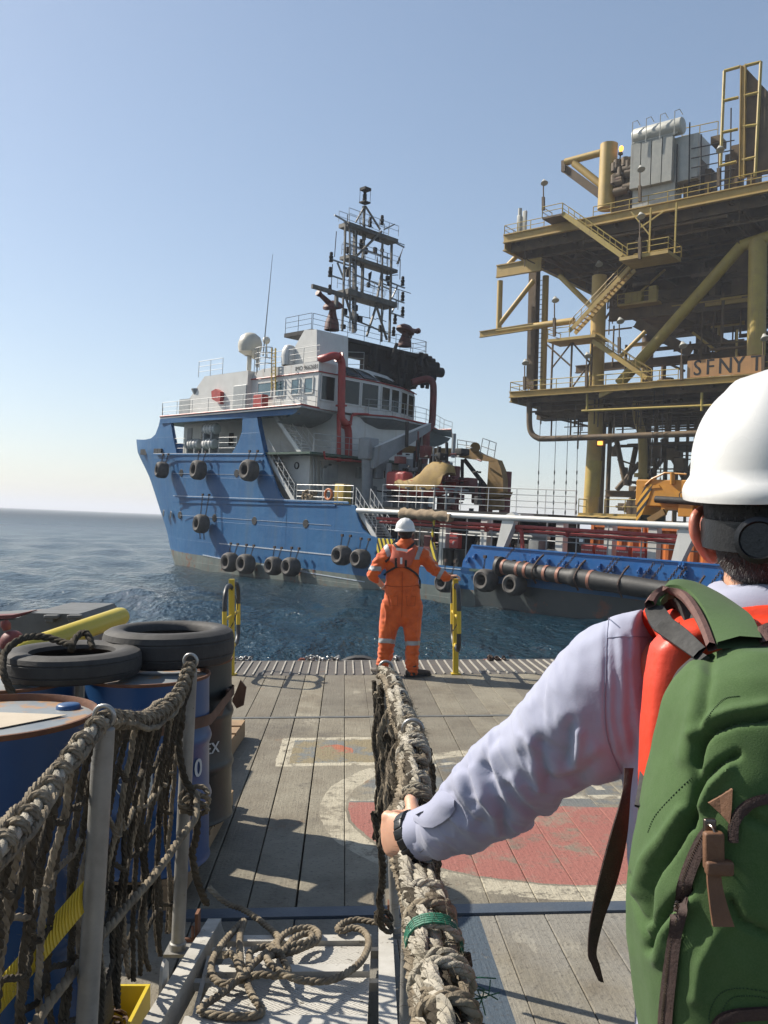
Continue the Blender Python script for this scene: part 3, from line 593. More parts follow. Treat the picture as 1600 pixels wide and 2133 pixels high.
# machinery seen between the white frames, under the pipe gantry
for nm, mt, cnt, sz in (('deck_gear', 'darker', 60, .7), ('valve_manifold', 'dred', 26, .35), ('deck_gear', 'grey', 20, .5)):
    for i in range(cnt):
        d = MB(); x = rr.uniform(-4, 6.3); y = rr.uniform(1.3, 6.5) if mt != 'dred' else rr.uniform(1.3, 2.6); z = 1.43
        hh = rr.uniform(.3, 2.3) if mt != 'dred' else rr.uniform(.3, 1.7)
        if rr.random() < .5: d.rbox((x, y, z+hh/2), (rr.uniform(.2, sz*1.6), rr.uniform(.3, 1), hh), .04)
        else: d.cyl((x, y, z), (x, y, z+hh), rr.uniform(.05, sz*.4), n=8); d.cyl((x-.4, y, z+hh*.8), (x+.5, y, z+hh*.8), .05, n=6)
        part(nm, d, mt, sm=40)
# ---- mast: two braced legs each side with three platforms (plane x = -14)
XM = -14.0
def m(px, py, dx=0.0): return SX(px, py, XM+dx)
mast = MB()
def leg(a, b, w=.13, dx=0): mast.bar(m(*a, dx), m(*b, dx), w)
for dx in (-.45, .45):
    leg((720, 463), (713, 690), .11, dx); leg((816, 507), (811, 712), .13, dx); leg((797, 500), (795, 712), .10, dx); leg((728, 470), (729, 690), .07, dx)
    leg((716, 604), (741, 690), .12, dx); leg((784, 637), (764, 700), .12, dx); leg((784, 637), (806, 708), .12, dx); leg((797, 560), (783, 635), .12, dx); leg((741, 535), (795, 482), .13, dx)
leg((740, 475), (737, 693), .22, 0); leg((758, 478), (754, 615), .16, 0)
leg((741, 463), (760, 429), .09); leg((792, 478), (761, 429), .1); leg((760, 429), (757, 470), .12); leg((760, 500), (757, 429), .12)
mst = part('mast', mast, 'mastc')
dk = MB()
for p0, p1, th, dp in (((716, 465), (819, 508), .26, 1.0), ((718, 533), (818, 570), .22, 1.0), ((712, 607), (814, 640), .36, 1.3)):
    a, b = m(*p0), m(*p1); z = (a.z+b.z)/2; dk.bx(XM-dp/2, XM+dp/2, a.y, b.y, z-th/2, z+th/2)
part('mast_platform', dk, 'mastc', mst)
rl = MB()
for p0, p1, dp in (((716, 458), (819, 500), 1.0), ((722, 527), (818, 563), 1.0), ((716, 597), (813, 629), 1.3)):
    a, b = m(*p0), m(*p1)
    for dx in (-dp/2, dp/2): railing(rl, [V((XM+dx, a.y, a.z)), V((XM+dx, b.y, a.z))], .7, 2, 1.0, .02)
for k in range(26):     # ladder rungs
    a = m(731, 478+k*8.2, .5); rl.bar(a, a+V((0, .4, 0)), .03)
for dy in (0, .4): rl.bar(m(731, 476, .5)+V((0, dy, 0)), m(730, 690, .5)+V((0, dy, 0)), .035)
part('mast_railing', rl, 'grey', mst)
def yard(a, b, w=.09): ym = MB(); ym.bar(m(*a), m(*b), w); part('yard', ym, 'grey', mst)
for a, b in (((692, 541), (736, 556)), ((687, 573), (717, 583)), ((797, 582), (843, 600)), ((815, 621), (842, 631)), ((815, 652), (841, 661)), ((697, 448), (722, 462)), ((817, 502), (842, 515)), ((800, 478), (822, 467)), ((716, 505), (816, 540)), ((735, 570), (815, 604)), ((703, 547), (716, 580)), ((817, 620), (828, 596)), ((817, 650), (827, 625)), ((712, 655), (812, 697)), ((740, 600), (742, 690))): yard(a, b)
for x, y in ((690, 535), (688, 566), (687, 603), (839, 585), (839, 617), (839, 648), (823, 665), (752, 508), (760, 407), (760, 413), (771, 462), (796, 458), (820, 690)):
    lm = MB(); q = m(x, y); lm.lathe([(.02, -.35), (.14, -.33), (.14, -.2), (.09, -.18), (.14, -.08), (.14, .06), (.08, .1), (.12, .16), (.1, .3), (.02, .33)], q, (0, 0, 1), 10); part('navigation_light', lm, 'dark', mst, 40)
for a, b in (((701, 482), (697, 535)), ((693, 550), (690, 600)), ((834, 540), (833, 582)), ((831, 603), (829, 645)), ((786, 535), (787, 550)), ((724, 447), (724, 462))): lm = MB(); lm.cyl(m(*b), m(*a), .03, n=5); part('aerial', lm, 'dark', mst)
lm = MB()
q = m(760, 422); lm.bx(q.x-.28, q.x+.28, q.y-.28, q.y+.28, q.z-.05, q.z+.04); q2 = m(760, 395); lm.bx(q.x-.28, q.x+.28, q.y-.28, q.y+.28, q2.z-.06, q2.z+.12)
for sx_ in (-.25, .25):
    for sy_ in (-.25, .25): lm.cyl((q.x+sx_, q.y+sy_, q.z), (q.x+sx_, q.y+sy_, q2.z), .02, n=4)
part('lamp_cage', lm, 'dark', mst)
for pts in ([(840, 515), (835, 530), (830, 550), (825, 550)], [(774, 565), (772, 580), (768, 592), (767, 570)]): lm = MB(); lm.prism([m(*p) for p in pts], V((.05, 0, 0))); part('furled_flag', lm, 'dark', mst)
d = MB(); a, b = m(650, 596, 1.2), m(716, 615, 1.2); d.bar(a, b, .16, .26); d.bar(b+V((0, -.6, -.9)), b+V((0, -.6, 0)), .2); part('radar_scanner', d, 'mastc', mst)
for i in range(46):
    lm = MB(); px, py = rr.uniform(712, 822), rr.uniform(470, 700); q = m(px, py, rr.uniform(-.5, .5)); k = rr.random()
    if k < .35: lm.rbox(q, (.18, rr.uniform(.15, .35), rr.uniform(.2, .5)), .02)
    elif k < .7: lm.cyl(q, q+V((0, rr.uniform(-.1, .1), rr.uniform(.5, 2.2))), .022, n=5)
    else: lm.cyl(q, q+V((0, rr.uniform(.6, 2.0)*(1 if rr.random() < .5 else -1), rr.uniform(-.2, .2))), .028, n=5)
    part('mast_fitting', lm, 'dark', mst)
# gantry with the dark funnel legs
g = MB(); a, b = SX(637, 687, -13.4), SX(876, 733, -13.4)
g.bx(-15.6, -12.8, a.y, b.y, a.z-.25, a.z)
def gx(px, z=13, x=-13.0): return SX(px, 760, x).y
g.bx(-13.6, -13.0, gx(661), gx(868), a.z-1.15, a.z-.24); g.bx(-13.6, -13.0, gx(661), gx(704), 12.9, a.z-1.1); g.bx(-13.5, -12.9, gx(760), gx(868), 12.9, a.z-1.1)
part('mast_gantry', g, 'dark')
r = MB(); railing(r, [V((-12.85, a.y+.1, a.z)), V((-12.85, b.y-.1, a.z))], 1.0, 3, 1.4, .019); railing(r, [V((-15.5, b.y, a.z)), V((-12.85, b.y, a.z))], 1.0, 3, 1.2, .019); railing(r, [V((-15.5, a.y, a.z)), V((-12.85, a.y, a.z))], 1.0, 3, 1.2, .019); part('railing', r, 'dark')
d = MB()
for y0, z0, y1, r_, z in ((860, 784, 905, .3, 0), (864, 758, 912, .3, 0), (858, 795, 888, .24, 0), (868, 748, 898, .26, 0), (868, 750, 905, .2, 0), (866, 766, 908, .33, 0), (866, 770, 921, .36, 0), (866, 776, 900, .25, 0), (860, 742, 890, .22, 0)):
    a_, b_ = SX(y0, z0, -13.4), SX(y1, z0, -13.0); d.cyl(a_, V((a_.x+.4, b_.y, a_.z+.1)), r_, n=14)
for i in range(26):
    y = rr.uniform(gx(800), gx(885)); z = rr.uniform(12.9, 14.6); x = -13.0+rr.uniform(0, .8)
    d.cyl((x, y, z), (x+rr.uniform(-.3, .3), y+rr.uniform(-.5, .5), z+rr.uniform(.3, 1.2)), rr.uniform(.05, .2), n=8)
part('exhaust_pipe', d, 'dark', sm=40)
for i in range(22):
    d = MB(); y = rr.uniform(gx(760), gx(872)); z = rr.uniform(12.9, 15.2); x = -12.9+rr.uniform(0, .5); w_ = rr.uniform(.15, .6)
    d.rbox((x, y, z), (.5, w_, rr.uniform(.2, .9)), .05) if i % 2 else d.cyl((x, y, z-.5), (x, y, z+.5), w_*.4, n=8)
    part('sooty_fitting', d, 'dark', sm=40)
d = MB(); pts = [SX(858, 797, -12), SX(880, 791, -11.6), SX(893, 790, -11.2), SX(901, 797, -11.0), SX(903, 812, -11.0), SX(902, 850, -11.0), SX(899, 885, -11.0), SX(889, 900, -10.9), SX(888, 925, -10.9), SX(880, 1000, -10.9)]
d.tube(catmull(pts, 5), .24, 12); part('fire_main', d, ['dred'], sm=50)
# cream funnel housing
d = MB(); a = [(634.5, 687), (660, 686), (660, 760), (585, 762), (607, 735)]
d.prism([S(x, y, 1.7) for x, y in a], V((0, 2.6, 0))); 
q = S(602, 742, 1.6); d.lathe([(.45, -.6), (.5, 0), (.45, .4), (.3, .65), (.01, .75)], q, (0, 0, 1), 16); part('funnel_casing', d, 'white', sm=35)
# red monitor pipe down the aft face
d = MB(); pts = [SX(667, 748, -11.2), SX(680, 745, -10.7), SX(694, 741, -10.5), SX(706, 744, -10.5), SX(712, 757, -10.5), SX(712, 790, -10.5), SX(711, 845, -10.5), SX(712, 872, -10.5), SX(722, 885, -10.6), SX(726, 905, -10.7), SX(726, 950, -10.7), SX(726, 962, -10.7)]
d.tube(catmull(pts, 5), .235, 14)
for q in (3, 6, 8): d.lathe([(.27, -.05), (.36, -.05), (.36, .05), (.27, .05)], pts[q], pts[q+1]-pts[q-1], 14)
d.tube([SX(706, 862, -10.6), SX(706, 962, -10.6)], .14, 8); d.tube([SX(745, 862, -10.9), SX(733, 866, -10.9), SX(731, 880, -10.9)], .08, 6); d.tube([SX(768, 863, -10.9), SX(735, 862, -10.9)], .08, 6)
d.tube([SX(675, 940, -10.0), SX(677, 955, -10.0), SX(752, 962, -10.0)], .07, 6)
part('fire_main', d, 'red', sm=50)
# fire monitors
def monitor(px, py, side_, k=1.0, nm='fire_monitor'):
    q = SX(px, py, -13.4); d = MB(); d.lathe([(.5, 0), (.45, .5*k), (.28, 1.0*k), (.22, 1.3*k), (.28, 1.45*k), (.16, 1.5*k)], q, (0, 0, 1), 12)
    hc = q+V((0, 0, 1.55*k)); d.lathe([(.05, .38), (.4, .3), (.66, .05), (.68, -.12), (.5, -.2), (.1, -.15)], hc, (0.1, .3*side_, 1), 14)
    e = hc+V((0, 1.15*side_, .55 if side_ < 0 else .12)); d.tube([hc, e], [.22, .15], 10); d.tube([e, e+V((0, .2*side_, .08))], [.2, .2], 10); d.tube([hc+V((.2, 0, -.2)), hc+V((.3, .3*side_, -.6*k)), q+V((.3, 0, .4))], .1, 8)
    return part(nm, d, 'fred', sm=35)
monitor(691, 688, -1); monitor(843, 722, 1, .75)
# radomes, aerials, boxes on the boat deck
d = MB(); q = S(519, 760, 2.2); d.cyl(q+V((0, 0, -.4)), q+V((0, 0, 1.2)), .16, n=8); d.lathe([(.3, 1.1), (.75, 1.35), (.82, 1.7), (.82, 2.0), (.68, 2.4), (.35, 2.65), (.02, 2.72)], q-V((0, 0, .5)), (0, 0, 1), 18); part('radome', d, 'cream', sm=40)
d = MB(); q = S(536, 765, 2.4); d.cyl(q, q+V((0, 0, 1.0)), .12, n=8); d.lathe([(.02, 0), (.45, .1), (.5, .2), (.02, .12)], q+V((-.1, 0, 1.0)), (-.8, -.6, .2), 16); d.cyl(S(556, 745, 2), S(555, 715, 2), .05, n=6); d.ball(S(555, 709, 2), .26, 10, 8); part('satellite_antenna', d, 'cream', sm=40)
d = MB(); d.tube([S(548, 742, 1.8), S(568, 530, 1.8)], [.05, .015], 6); part('whip_aerial', d, 'grey')
d = MB(); 
for xx in (566, 574): d.bar(S(xx, 812, 1.0), S(xx, 725, 1.0), .07)
for k in range(12): a = S(566, 730+k*7, 1.0); d.bar(a, V((S(574, 770, 1.0).x, 1.0, a.z)), .04)
part('ladder', d, 'yel')
d = MB()
for k in range(4):
    a = S(560, 728+k*11, .8); d.tube([a+V((.8*math.cos(t)-.0, .5*math.sin(t)-.3, 0)) for t in np.linspace(-3.14, 0, 8)], .03, 5)
for t in np.linspace(-3.14, 0, 5): a = S(560, 728, .8)+V((.8*math.cos(t), .5*math.sin(t)-.3, 0)); d.cyl(a, a-V((0, 0, 1.6)), .025, n=5)
d.bx(S(385, 838, .9).x-.75, S(385, 838, .9).x+.75, .9, 1.9, 10.5, 11.55)
part('ladder_cage', d, 'lgrey')
d = MB(); q = S(411, 852, 1.2); d.lathe([(.25, 0), (.25, .9), (.5, 1.35), (.5, 1.42), (.1, 1.45)], q, (0, 0, 1), 12); part('mushroom_vent', d, 'grey', sm=40)
d = MB(); d.prism([S(x, y, .6) for x, y in ((440, 815), (449, 810), (459, 816), (458, 841), (441, 831))], V((0, .45, 0))); part('fire_box', d, 'red')
d = MB(); q = S(543, 838, .7); d.rbox(q, (1.0, .5, .95), .04); part('hose_box', d, 'red')
# weld lines and rubbing strakes on the side
d = MB()
for y0, y1, x0, x1 in ((946.8, 946.8, 318, 549), (958, 959, 315, 549), (1034.6, 1047.8, 361, 728), (1046, 1053, 361, 700)): d.bar(S(x0, y0)+V((0, -.035, 0)), S(x1, y1)+V((0, -.035, 0)), .05, .09)
part('rubbing_strake', d, 'hull')
d = MB()
for y0, y1, x0, x1, w in ((1032.8, 1045.5, 361, 725, .06), (944.8, 944.8, 320, 549, .05), (986, 990, 361, 570, .02), (1073, 1094, 375, 690, .02), (1132, 1157, 457, 700, .07), (1156, 1164, 423, 463, .07), (1182, 1212, 575, 760, .05), (1176, 1190, 545, 640, .05), (1178, 1186, 870, 960, .04), (1197, 1205, 905, 925, .04)): d.bar(S(x0, y0)+V((0, -.01, 0)), S(x1, y1)+V((0, -.01, 0)), .03, w)
part('weld_line', d, 'bluewhite')
d = MB()
for px, py in ((378, 985), (493, 986), (341, 1069), (356, 1072), (375, 1073), (447, 1079), (530, 1085), (637, 1091)):
    q = S(px, py); q.y = hull_y(q.x, q.z) if q.x < -24 else 0
    if q.x < -24: q = onplane(SHIP, px, py, 1, q.y)
    d = MB(); d.lathe([(.01, .03), (.25, .03), (.27, .0)], q, (0, -1, 0) if q.x > -25 else (-.35, -1, 0), 16); part('porthole', d, 'black', sm=30)
pass
d = MB()
for px, py in ((302, 942), (308, 942), (330, 941), (338, 941)): q = onplane(SHIP, px, py, 1, 1.0 if px < 320 else .25); d.box(q, (.5, .5, .42))
part('fairlead', d, 'black')
# ---- pipe gantry along the working deck
pg = MB(); pg.tube([S(745, 1063), S(1040, 1078), S(1560, 1102)], .135, 12); 
part('white_pipe', pg, 'white', sm=50)
d = MB()
def aframe(px):
    t = S(px+12, 1080+(px-1050)*.047); x = t.x
    d.prism([V((x-.75, -.02, 2.72)), V((x-.32, -.02, 2.72)), V((x+.12, -.02, 3.7)), V((x+.30, -.02, 4.25)), V((x+.05, -.02, 4.42)), V((x-.45, -.02, 4.2))], V((0, .35, 0))); d.bx(x-.3, x+.3, .33, 1.4, 4.0, 4.35)
aframe(1052); aframe(1427)
for px in (925, 1010, 1168, 1270, 1362): q = S(px, 1110, 1.0); d.bx(q.x-.2, q.x+.2, .9, 1.3, 1.43, 4.1)
d.bx(-4, 16, .85, 1.05, 4.02, 4.12)
part('pipe_frame', d, 'white')
d = MB()
for dz, dy, r_ in ((-.42, .25, .09), (-.62, .45, .07)): d.tube([V((-4.3, dy, 4.17+dz)), V((5.0, dy, 4.17+dz)), V((16.5, dy, 4.17+dz-.05))], r_, 10)
x = S(1074, 1100, .3).x; d.tube(catmull([V((x-.2, .3, 3.75)), V((x+.3, .3, 3.6)), V((x+.4, .3, 3.2)), V((x+.5, .3, 2.7)), V((x+.8, .35, 2.3)), V((x+1.5, .5, 2.3))], 4), .1, 8)
for px in (1010, 1058, 1180): q = S(px, 1097, .3); d.lathe([(.09, -.06), (.16, -.06), (.16, .06), (.09, .06)], V((q.x, .45, 3.55)), (1, 0, 0), 10)
part('fire_main', d, 'red', sm=50)
d = MB()
for z, y in ((3.42, .5), (3.18, .8)): d.tube([V((-4, y, z)), V((16.5, y, z-.03))], .03, 6)
d.tube([V((1.5, 1.2, 3.3)), V((6.3, 1.2, 3.3))], .13, 10)
for i in range(12): x = -3+i*1.6; d.cyl((x, .6, 1.5), (x, .6, 4.0), .03, n=6)
part('cable_rail', d, 'lgrey')
d = MB(); cr = random.Random(3)
for k in range(9):
    z0 = 3.62+cr.uniform(-.08, .08); pts = [V((6.6+i*.8, .55+cr.uniform(-.05, .1), z0+cr.uniform(-.09, .07)-.10*abs(math.sin(i*1.1+k)))) for i in range(13)]; d.tube(catmull(pts, 4), .035, 5)
part('cable_bundle', d, 'darker')
# aft bulwark (brighter blue) with chain eyes
d = MB(); bl = [(983, 1136), (1516, 1178), (1560, 1181)]
d.prism([S(964.5, 1168), S(983, 1136), V((16.9, 0, 2.72)), V((16.9, 0, 1.3)), V((S(960, 1190).x, 0, 1.3))], V((0, .12, 0))); d.bx(2.7, 16.9, -.06, .2, 2.69, 2.75)
d.bx(16.9, 31.9, .0, .12, 1.4, 2.7)
part('bulwark', d, 'hull2')
d = MB()
for px, py in ((991, 1159), (977, 1166), (1110, 1168), (1119, 1164), (1144, 1171), (1178, 1175), (1205, 1177), (1212, 1177), (1251, 1180), (1274, 1184), (1280, 1184), (1333, 1188), (1347, 1190), (1352, 1190), (1423, 1196), (1430, 1196), (1419, 1178), (1426, 1178), (1508, 1200)):
    q = S(px, py); d.box((q.x, -.06, q.z), (.1, .16, .26)); d.torus((q.x, -.14, q.z-.05), (1, 0, 0), .07, .025, 8, 5)
part('chain_eye', d, 'hull2', sm=40)
d = MB(); d.bar(S(984, 1187)+V((0, -.12, 0)), S(1520, 1232)+V((0, -.12, 0)), .2, .12); part('rubbing_strake', d, 'deckg')
d = MB(); d.prism([V((3.4, -.02, -2)), V((2.9, -.02, 1.02)), V((31, -.02, 1.02)), V((31, -.02, -2))], V((0, .015, 0))); part('shaded_boot_top_panel', d, 'bootd')  # panel darkening the aft lower hull: painted shade below the hose, plus rust
# tyres on the hull, each a thing hung by its own pair of chains
CUR[0] = SHIP
def hull_tyre(px, py, R, label, grp, tilt=0.0, y=None, chain_up=1.0, w=.78, dangle=0):
    yy = -.42 if y is None else y-.1; q = onplane(SHIP, px, py, 1, yy-.2); t = thing('hull_fender', label, 'tyre', q, grp)
    ax = V((tilt, -1, .05)); mb = MB(); hw = w/2
    mb.lathe([(R*.45, -hw*.6), (R*.5, -hw*.95), (R*.72, -hw*1.05), (R*.9, -hw*.9), (R, -hw*.55), (R*1.01, 0), (R, hw*.55), (R*.9, hw*.9), (R*.72, hw*1.05), (R*.5, hw*.95), (R*.43, hw*.6), (R*.47, hw*.3), (R*.52, 0), (R*.47, -hw*.3)], q, ax, 28, close=True)
    part('tyre_body', mb, 'tyre', t, 40)
    for sgn in (-.45, .5):
        c = MB()
        a = q+V((sgn*R, .1, R*.75)); b = q+V((sgn*R*1.3, .25, R+chain_up*.55)); n = int((b-a).length/.07)
        for k in range(n): p = a.lerp(b, k/max(n, 1)); c.torus(p, (1, 0, 0) if k % 2 else (0, 1, 0), .045, .016, 6, 4)
        c.box(b, (.14, .12, .14))
        if dangle: 
            b2 = q+V((sgn*R*.8, .15, -R*1.7)); n = int((b2-q).length/.09)
            for k in range(4, n): p = (q+V((sgn*R*.8, 0, 0))).lerp(b2, k/n); c.torus(p, (1, 0, 0) if k % 2 else (0, 1, 0), .05, .018, 6, 4)
        part('chain', c, 'chain', t)
    return t
TG = 'tyre fenders hung on the blue hull'
hull_tyre(337, 979, .58, 'grey tyre hung nearest the bow in the upper row on the blue hull', TG, -.25, y=-.2)
hull_tyre(413, 979, .66, 'grey tyre in the middle of the upper row on the blue hull', TG, -.1)
hull_tyre(519, 980, .68, 'grey tyre at the aft end of the upper row, under the blue pillar', TG)
hull_tyre(419, 1091, .63, 'lone tyre low on the bow hung on long chains', TG, -.1, chain_up=2.4, dangle=1)
for px, py, R, lb in ((479, 1171, .62, 'first tyre from the bow in the row along the waterline'), (512, 1175, .63, 'second tyre from the bow in the row along the waterline'), (570, 1179, .56, 'third tyre from the bow in the row along the waterline'), (606, 1181, .56, 'fourth tyre from the bow in the row along the waterline'), (712, 1157, .55, 'tyre on the hull left of the man in orange'), (751, 1164, .52, 'tyre on the hull half hidden by the left shoulder of the man in orange'), (929, 1213, .50, 'tyre on the hull behind the hand of the man in orange'), (1012, 1209, .54, 'black tyre under the banded end of the long hose fender'), (1072, 1218, .50, 'black tyre tucked behind the long hose fender')):
    hull_tyre(px, py, R, lb, TG)
# long black hose fender slung on chains
CUR[0] = SHIP
fa, fb = onplane(SHIP, 1050, 1181, 1, -.65), onplane(SHIP, 1500, 1248, 1, -.65)
t = thing('hose_fender', 'long black rubber hose fender with copper bands slung along the aft bulwark', 'fender', fa)
d = MB(); dd = (fb-fa).normalized(); Lf = (fb-fa).length
prof = [(.0, -.35), (.42, -.35), (.46, -.3), (.46, -.15), (.34, -.1)]+[(.34+.012*math.sin(k*2.1), .1+k*.22) for k in range(17)]+[(.40, 3.75), (.42, 3.8), (.42, 4.0), (.40, 4.05)]+[(.40+.015*math.sin(k*1.7), 4.3+k*.5) for k in range(16)]
d.lathe([(r_, min(z, Lf+3)) for r_, z in prof], fa, dd, 20); part('hose_body', d, 'hoser', t, 50)
d = MB()
M['copper'] = pmat('copper_band', (.42, .17, .10), (.28, .11, .07), scale=8, rough=.55, bump=.2, rust=.25, rcol=(.05, .04, .035, 1))
for z, r_ in ((.08, .365), (.9, .365), (1.35, .365), (2.4, .365), (3.1, .37), (4.7, .43)): d = MB(); d.lathe([(r_-.03, -.08), (r_, -.07), (r_, .07), (r_-.03, .08)], fa+dd*z, dd, 20); part('band', d, 'copper', t, 40)
d = MB()
for z in (1.9, 4.1, 6.2, 9.5):
    p = fa+dd*z
    d = MB(); d.tube(catmull([p+V((-.1, .5, .75)), p+V((-.03, -.05, .47)), p+V((0, -.46, .0)), p+V((0, -.1, -.5))], 5), .05, 6); part('sling', d, 'chain', t)
for z in (0, 2.9, 3.3, 5.2, 5.4, 7.0, 7.4, 8.1, 8.4, 9.8, 10.1):
    d = MB(); a = fa+dd*z+V((0, -.05, .3)); b = a+V((.25, .6, .75)); n = 9
    for k in range(n): p = a.lerp(b, k/n); d.torus(p, (1, 0, 0) if k % 2 else (0, 1, .3), .05, .018, 6, 4)
    part('chain', d, 'chain', t)
# hose boxes
def hosebox(px, py, w, y, label, txt=('FIRE HOSE BOX', 'F')):
    q = S(px, py, y); t = thing('fire_hose_box', label, 'hose box', (q.x, q.y, q.z-.6), 'red fire hose boxes on the ship')
    mb = MB(); mb.rbox((q.x, q.y+.15, q.z), (w, .3, w*1.25), .03); part('box_body', mb, 'red', t)
    tm = MB(); put_text(tm, txt[0], w*.13, (q.x, q.y-.006, q.z+w*.25), (1, 0, 0), (0, 0, 1), bold=.004); put_text(tm, txt[1], w*.42, (q.x, q.y-.006, q.z-w*.2), (1, 0, 0), (0, 0, 1), bold=.012); part('lettering', tm, 'white', t)
    mb = MB(); mb.bx(q.x-.05, q.x+.05, q.y+.06, q.y+.2, 1.43, q.z-w*.62); part('stand', mb, 'grey', t)
hosebox(945, 1126, .62, .9, 'red fire hose box standing over black drums amidships')
for px, lb in ((1222, 'leftmost of the four red hose boxes behind the bulwark'), (1252, 'second of the four red hose boxes from the left'), (1296, 'third of the four red hose boxes from the left'), (1330, 'rightmost of the four red hose boxes behind the bulwark')): hosebox(px, 1153+(px-1222)*.05, .62, .9, lb)
for i, (px, lb) in enumerate(((935, 'left one of two black drums below the single hose box'), (960, 'right one of two black drums below the single hose box'))):
    q = S(px, 1150, .85); mb = MB(); mb.lathe([(.01, 1.0), (.3, 1.0), (.32, .95), (.3, .9), (.29, 0), (.01, 0)], (q.x, .85, 1.43), (0, 0, 1), 16); o = build('deck_drum', mb, M['darker'], smooth=40, label=lb, cat='drum', group='black drums on the ship deck', loc=(q.x, .85, 1.43))
# orange containers
def container(x0, x1, y0, z0, z1, label, mt='oran', cat='container'):
    t = thing('cargo_container', label, cat, ((x0+x1)/2, y0, z0), 'orange cargo containers'); mb = MB(); n = int((x1-x0)/.14); pts = []
    for k in range(n+1):
        x = x0+(x1-x0)*k/n; pts.append(V((x, y0+(.0 if (k//2) % 2 else .09), 0)))
    mb.grid([[p+V((0, 0, z0+.15)) for p in pts], [p+V((0, 0, z1-.12)) for p in pts]]); mb.bx(x0+.01, x1-.01, y0+.1, y0+2.4, z0+.02, z1-.02); part('corrugated_side', mb, mt, t)
    mb = MB()
    for z in (z0+.07, z1-.06): mb.bar((x0, y0, z), (x1, y0, z), .14, .14)
    for x in (x0+.07, x1-.07): mb.bar((x, y0-.01, z0), (x, y0-.01, z1), .16, .16)
    part('container_frame', mb, mt, t)
container(7.9, 10.6, 2.3, 1.43, 4.05, 'orange corrugated container left end behind the cable bundle'); container(10.75, 13.6, 2.3, 1.43, 4.05, 'orange corrugated container behind the middle red hose boxes'); container(13.8, 18.5, 2.6, 1.43, 3.95, 'orange corrugated container near the helmeted man, beside the white frame')
# life rafts
def raft(px, py, L, label):
    q = S(px, py, .9); mb = MB(); t = thing('life_raft', label, 'life raft', q-V((0, 0, .5)), 'white life raft canisters'); mb.lathe([(.01, -L/2), (.3, -L/2+.02), (.38, -L/2+.15), (.38, -.06), (.41, -.04), (.41, .04), (.38, .06), (.38, L/2-.15), (.3, L/2-.02), (.01, L/2)], q, (1, 0, 0), 18); part('canister', mb, 'white', t, 40)
    mb = MB(); 
    for k in range(4): mb.torus(q+V((-L*.36+L*.24*k, 0, 0)), (1, 0, 0), .395, .018, 18, 4)
    mb.bx(q.x-L*.35, q.x-L*.25, q.y-.3, q.y+.3, q.z-.75, q.z-.3); mb.bx(q.x+L*.25, q.x+L*.35, q.y-.3, q.y+.3, q.z-.75, q.z-.3); part('cradle', mb, 'grey', t)
raft(405, 926, 1.5, 'white life raft canister, left one of the lower pair'); raft(437, 925, 1.5, 'white life raft canister, right one of the lower pair'); raft(440, 894, 1.6, 'white life raft canister stowed above the lower pair'); 
q = S(685, 1030, .1); t = thing('lifebuoy', 'orange lifebuoy hung on the white railing of the raised deck', 'lifebuoy', q); mb = MB(); mb.torus((q.x, q.y-.02, q.z), (0, 1, 0), .3, .07, 20, 8)
part('ring', mb, pmat('lifebuoy_orange', (.6, .1, .05), rough=.5) and 'oran', t, 60)
q = S(714, 1030, .9); mb = MB(); mb.rbox(q, (.85, .6, 1.2), .06); build('storage_bin', mb, M['yel'], loc=q, label='yellow storage bin behind the railing beside the lifebuoy', cat='bin', smooth=40)
mb = MB(); q = S(645, 1032, .4)
for k in range(22): mb.tube(catmull([q+V((rr.uniform(-.5, .5), rr.uniform(-.25, .25), rr.uniform(-.4, .3))) for _ in range(4)], 4), .06, 5)
build('mooring_rope', mb, M['canv'], loc=q, label='heap of pale mooring rope at the foot of the ship stairs', cat='rope', smooth=60)
# grey davit
t = thing('davit_crane', 'small grey davit with its jib raised to the wheelhouse deck', 'crane', SX(765, 1030, -8.5)); mb = MB(); a = SX(765, 935, -8.5)
mb.cyl(SX(765, 1040, -8.5), a, .34, n=14); mb.rbox(a+V((0, .1, 0)), (.9, .9, 1.3), .08); part('pedestal', mb, 'grey', t, 40)
mb = MB(); e = SX(889, 888, -7.0); a2 = SX(772, 950, -8.2); sdir = (e-a2); 
mb.add([], []); mb.prism([a2+V((0, 0, .5)), e+V((0, 0, .12)), e-V((0, 0, .28)), a2-V((0, 0, .75))], V((.35, 0, 0))); part('jib', mb, 'grey', t)
mb = MB(); mb.prism([a2+V((-.02, .1, .53)), e+V((-.02, 0, .15)), e+V((.37, 0, .15)), a2+V((.37, .1, .53))], V((0, 0, .03))); part('jib_top_edge', mb, 'white', t)
# knuckle crane
t = thing('knuckle_boom_crane', 'ochre knuckle boom crane folded over the deck amidships', 'crane', S(1030, 1062, 7)); mb = MB(); Y7 = 6.5
mb.prism([S(x, y, Y7) for x, y in ((1018, 960), (1036, 958), (1044, 978), (1048, 1000), (1048, 1024), (1014, 1022))], V((0, .45, 0))); mb.prism([S(x, y, Y7-.15) for x, y in ((1010, 1024), (1053, 1024), (1047, 1036), (1014, 1036))], V((0, .7, 0))); mb.cyl(S(1031, 1062, Y7+.5), S(1031, 1034, Y7+.5), .55, n=16)
part('column', mb, 'ocrane', t, 30)
mb = MB(); mb.prism([S(x, y, Y7) for x, y in ((770, 926), (850, 928), (880, 932), (985, 935), (1002, 945), (1034, 958), (1030, 963), (985, 957), (935, 950), (870, 944), (780, 940))], V((0, .35, 0))); mb.cyl(S(990, 932, Y7-.1), S(990, 932, Y7+.9), .3, n=14); part('boom', mb, 'ocrane', t)
mb = MB(); mb.cyl(S(968, 958, Y7+.3), S(1013, 1015, Y7+.3), .13, n=10); part('hydraulic_ram', mb, 'dark', t)
mb = MB(); 
for a, b in (((953, 932), (990, 925)), ((1000, 940), (1010, 945))): pass
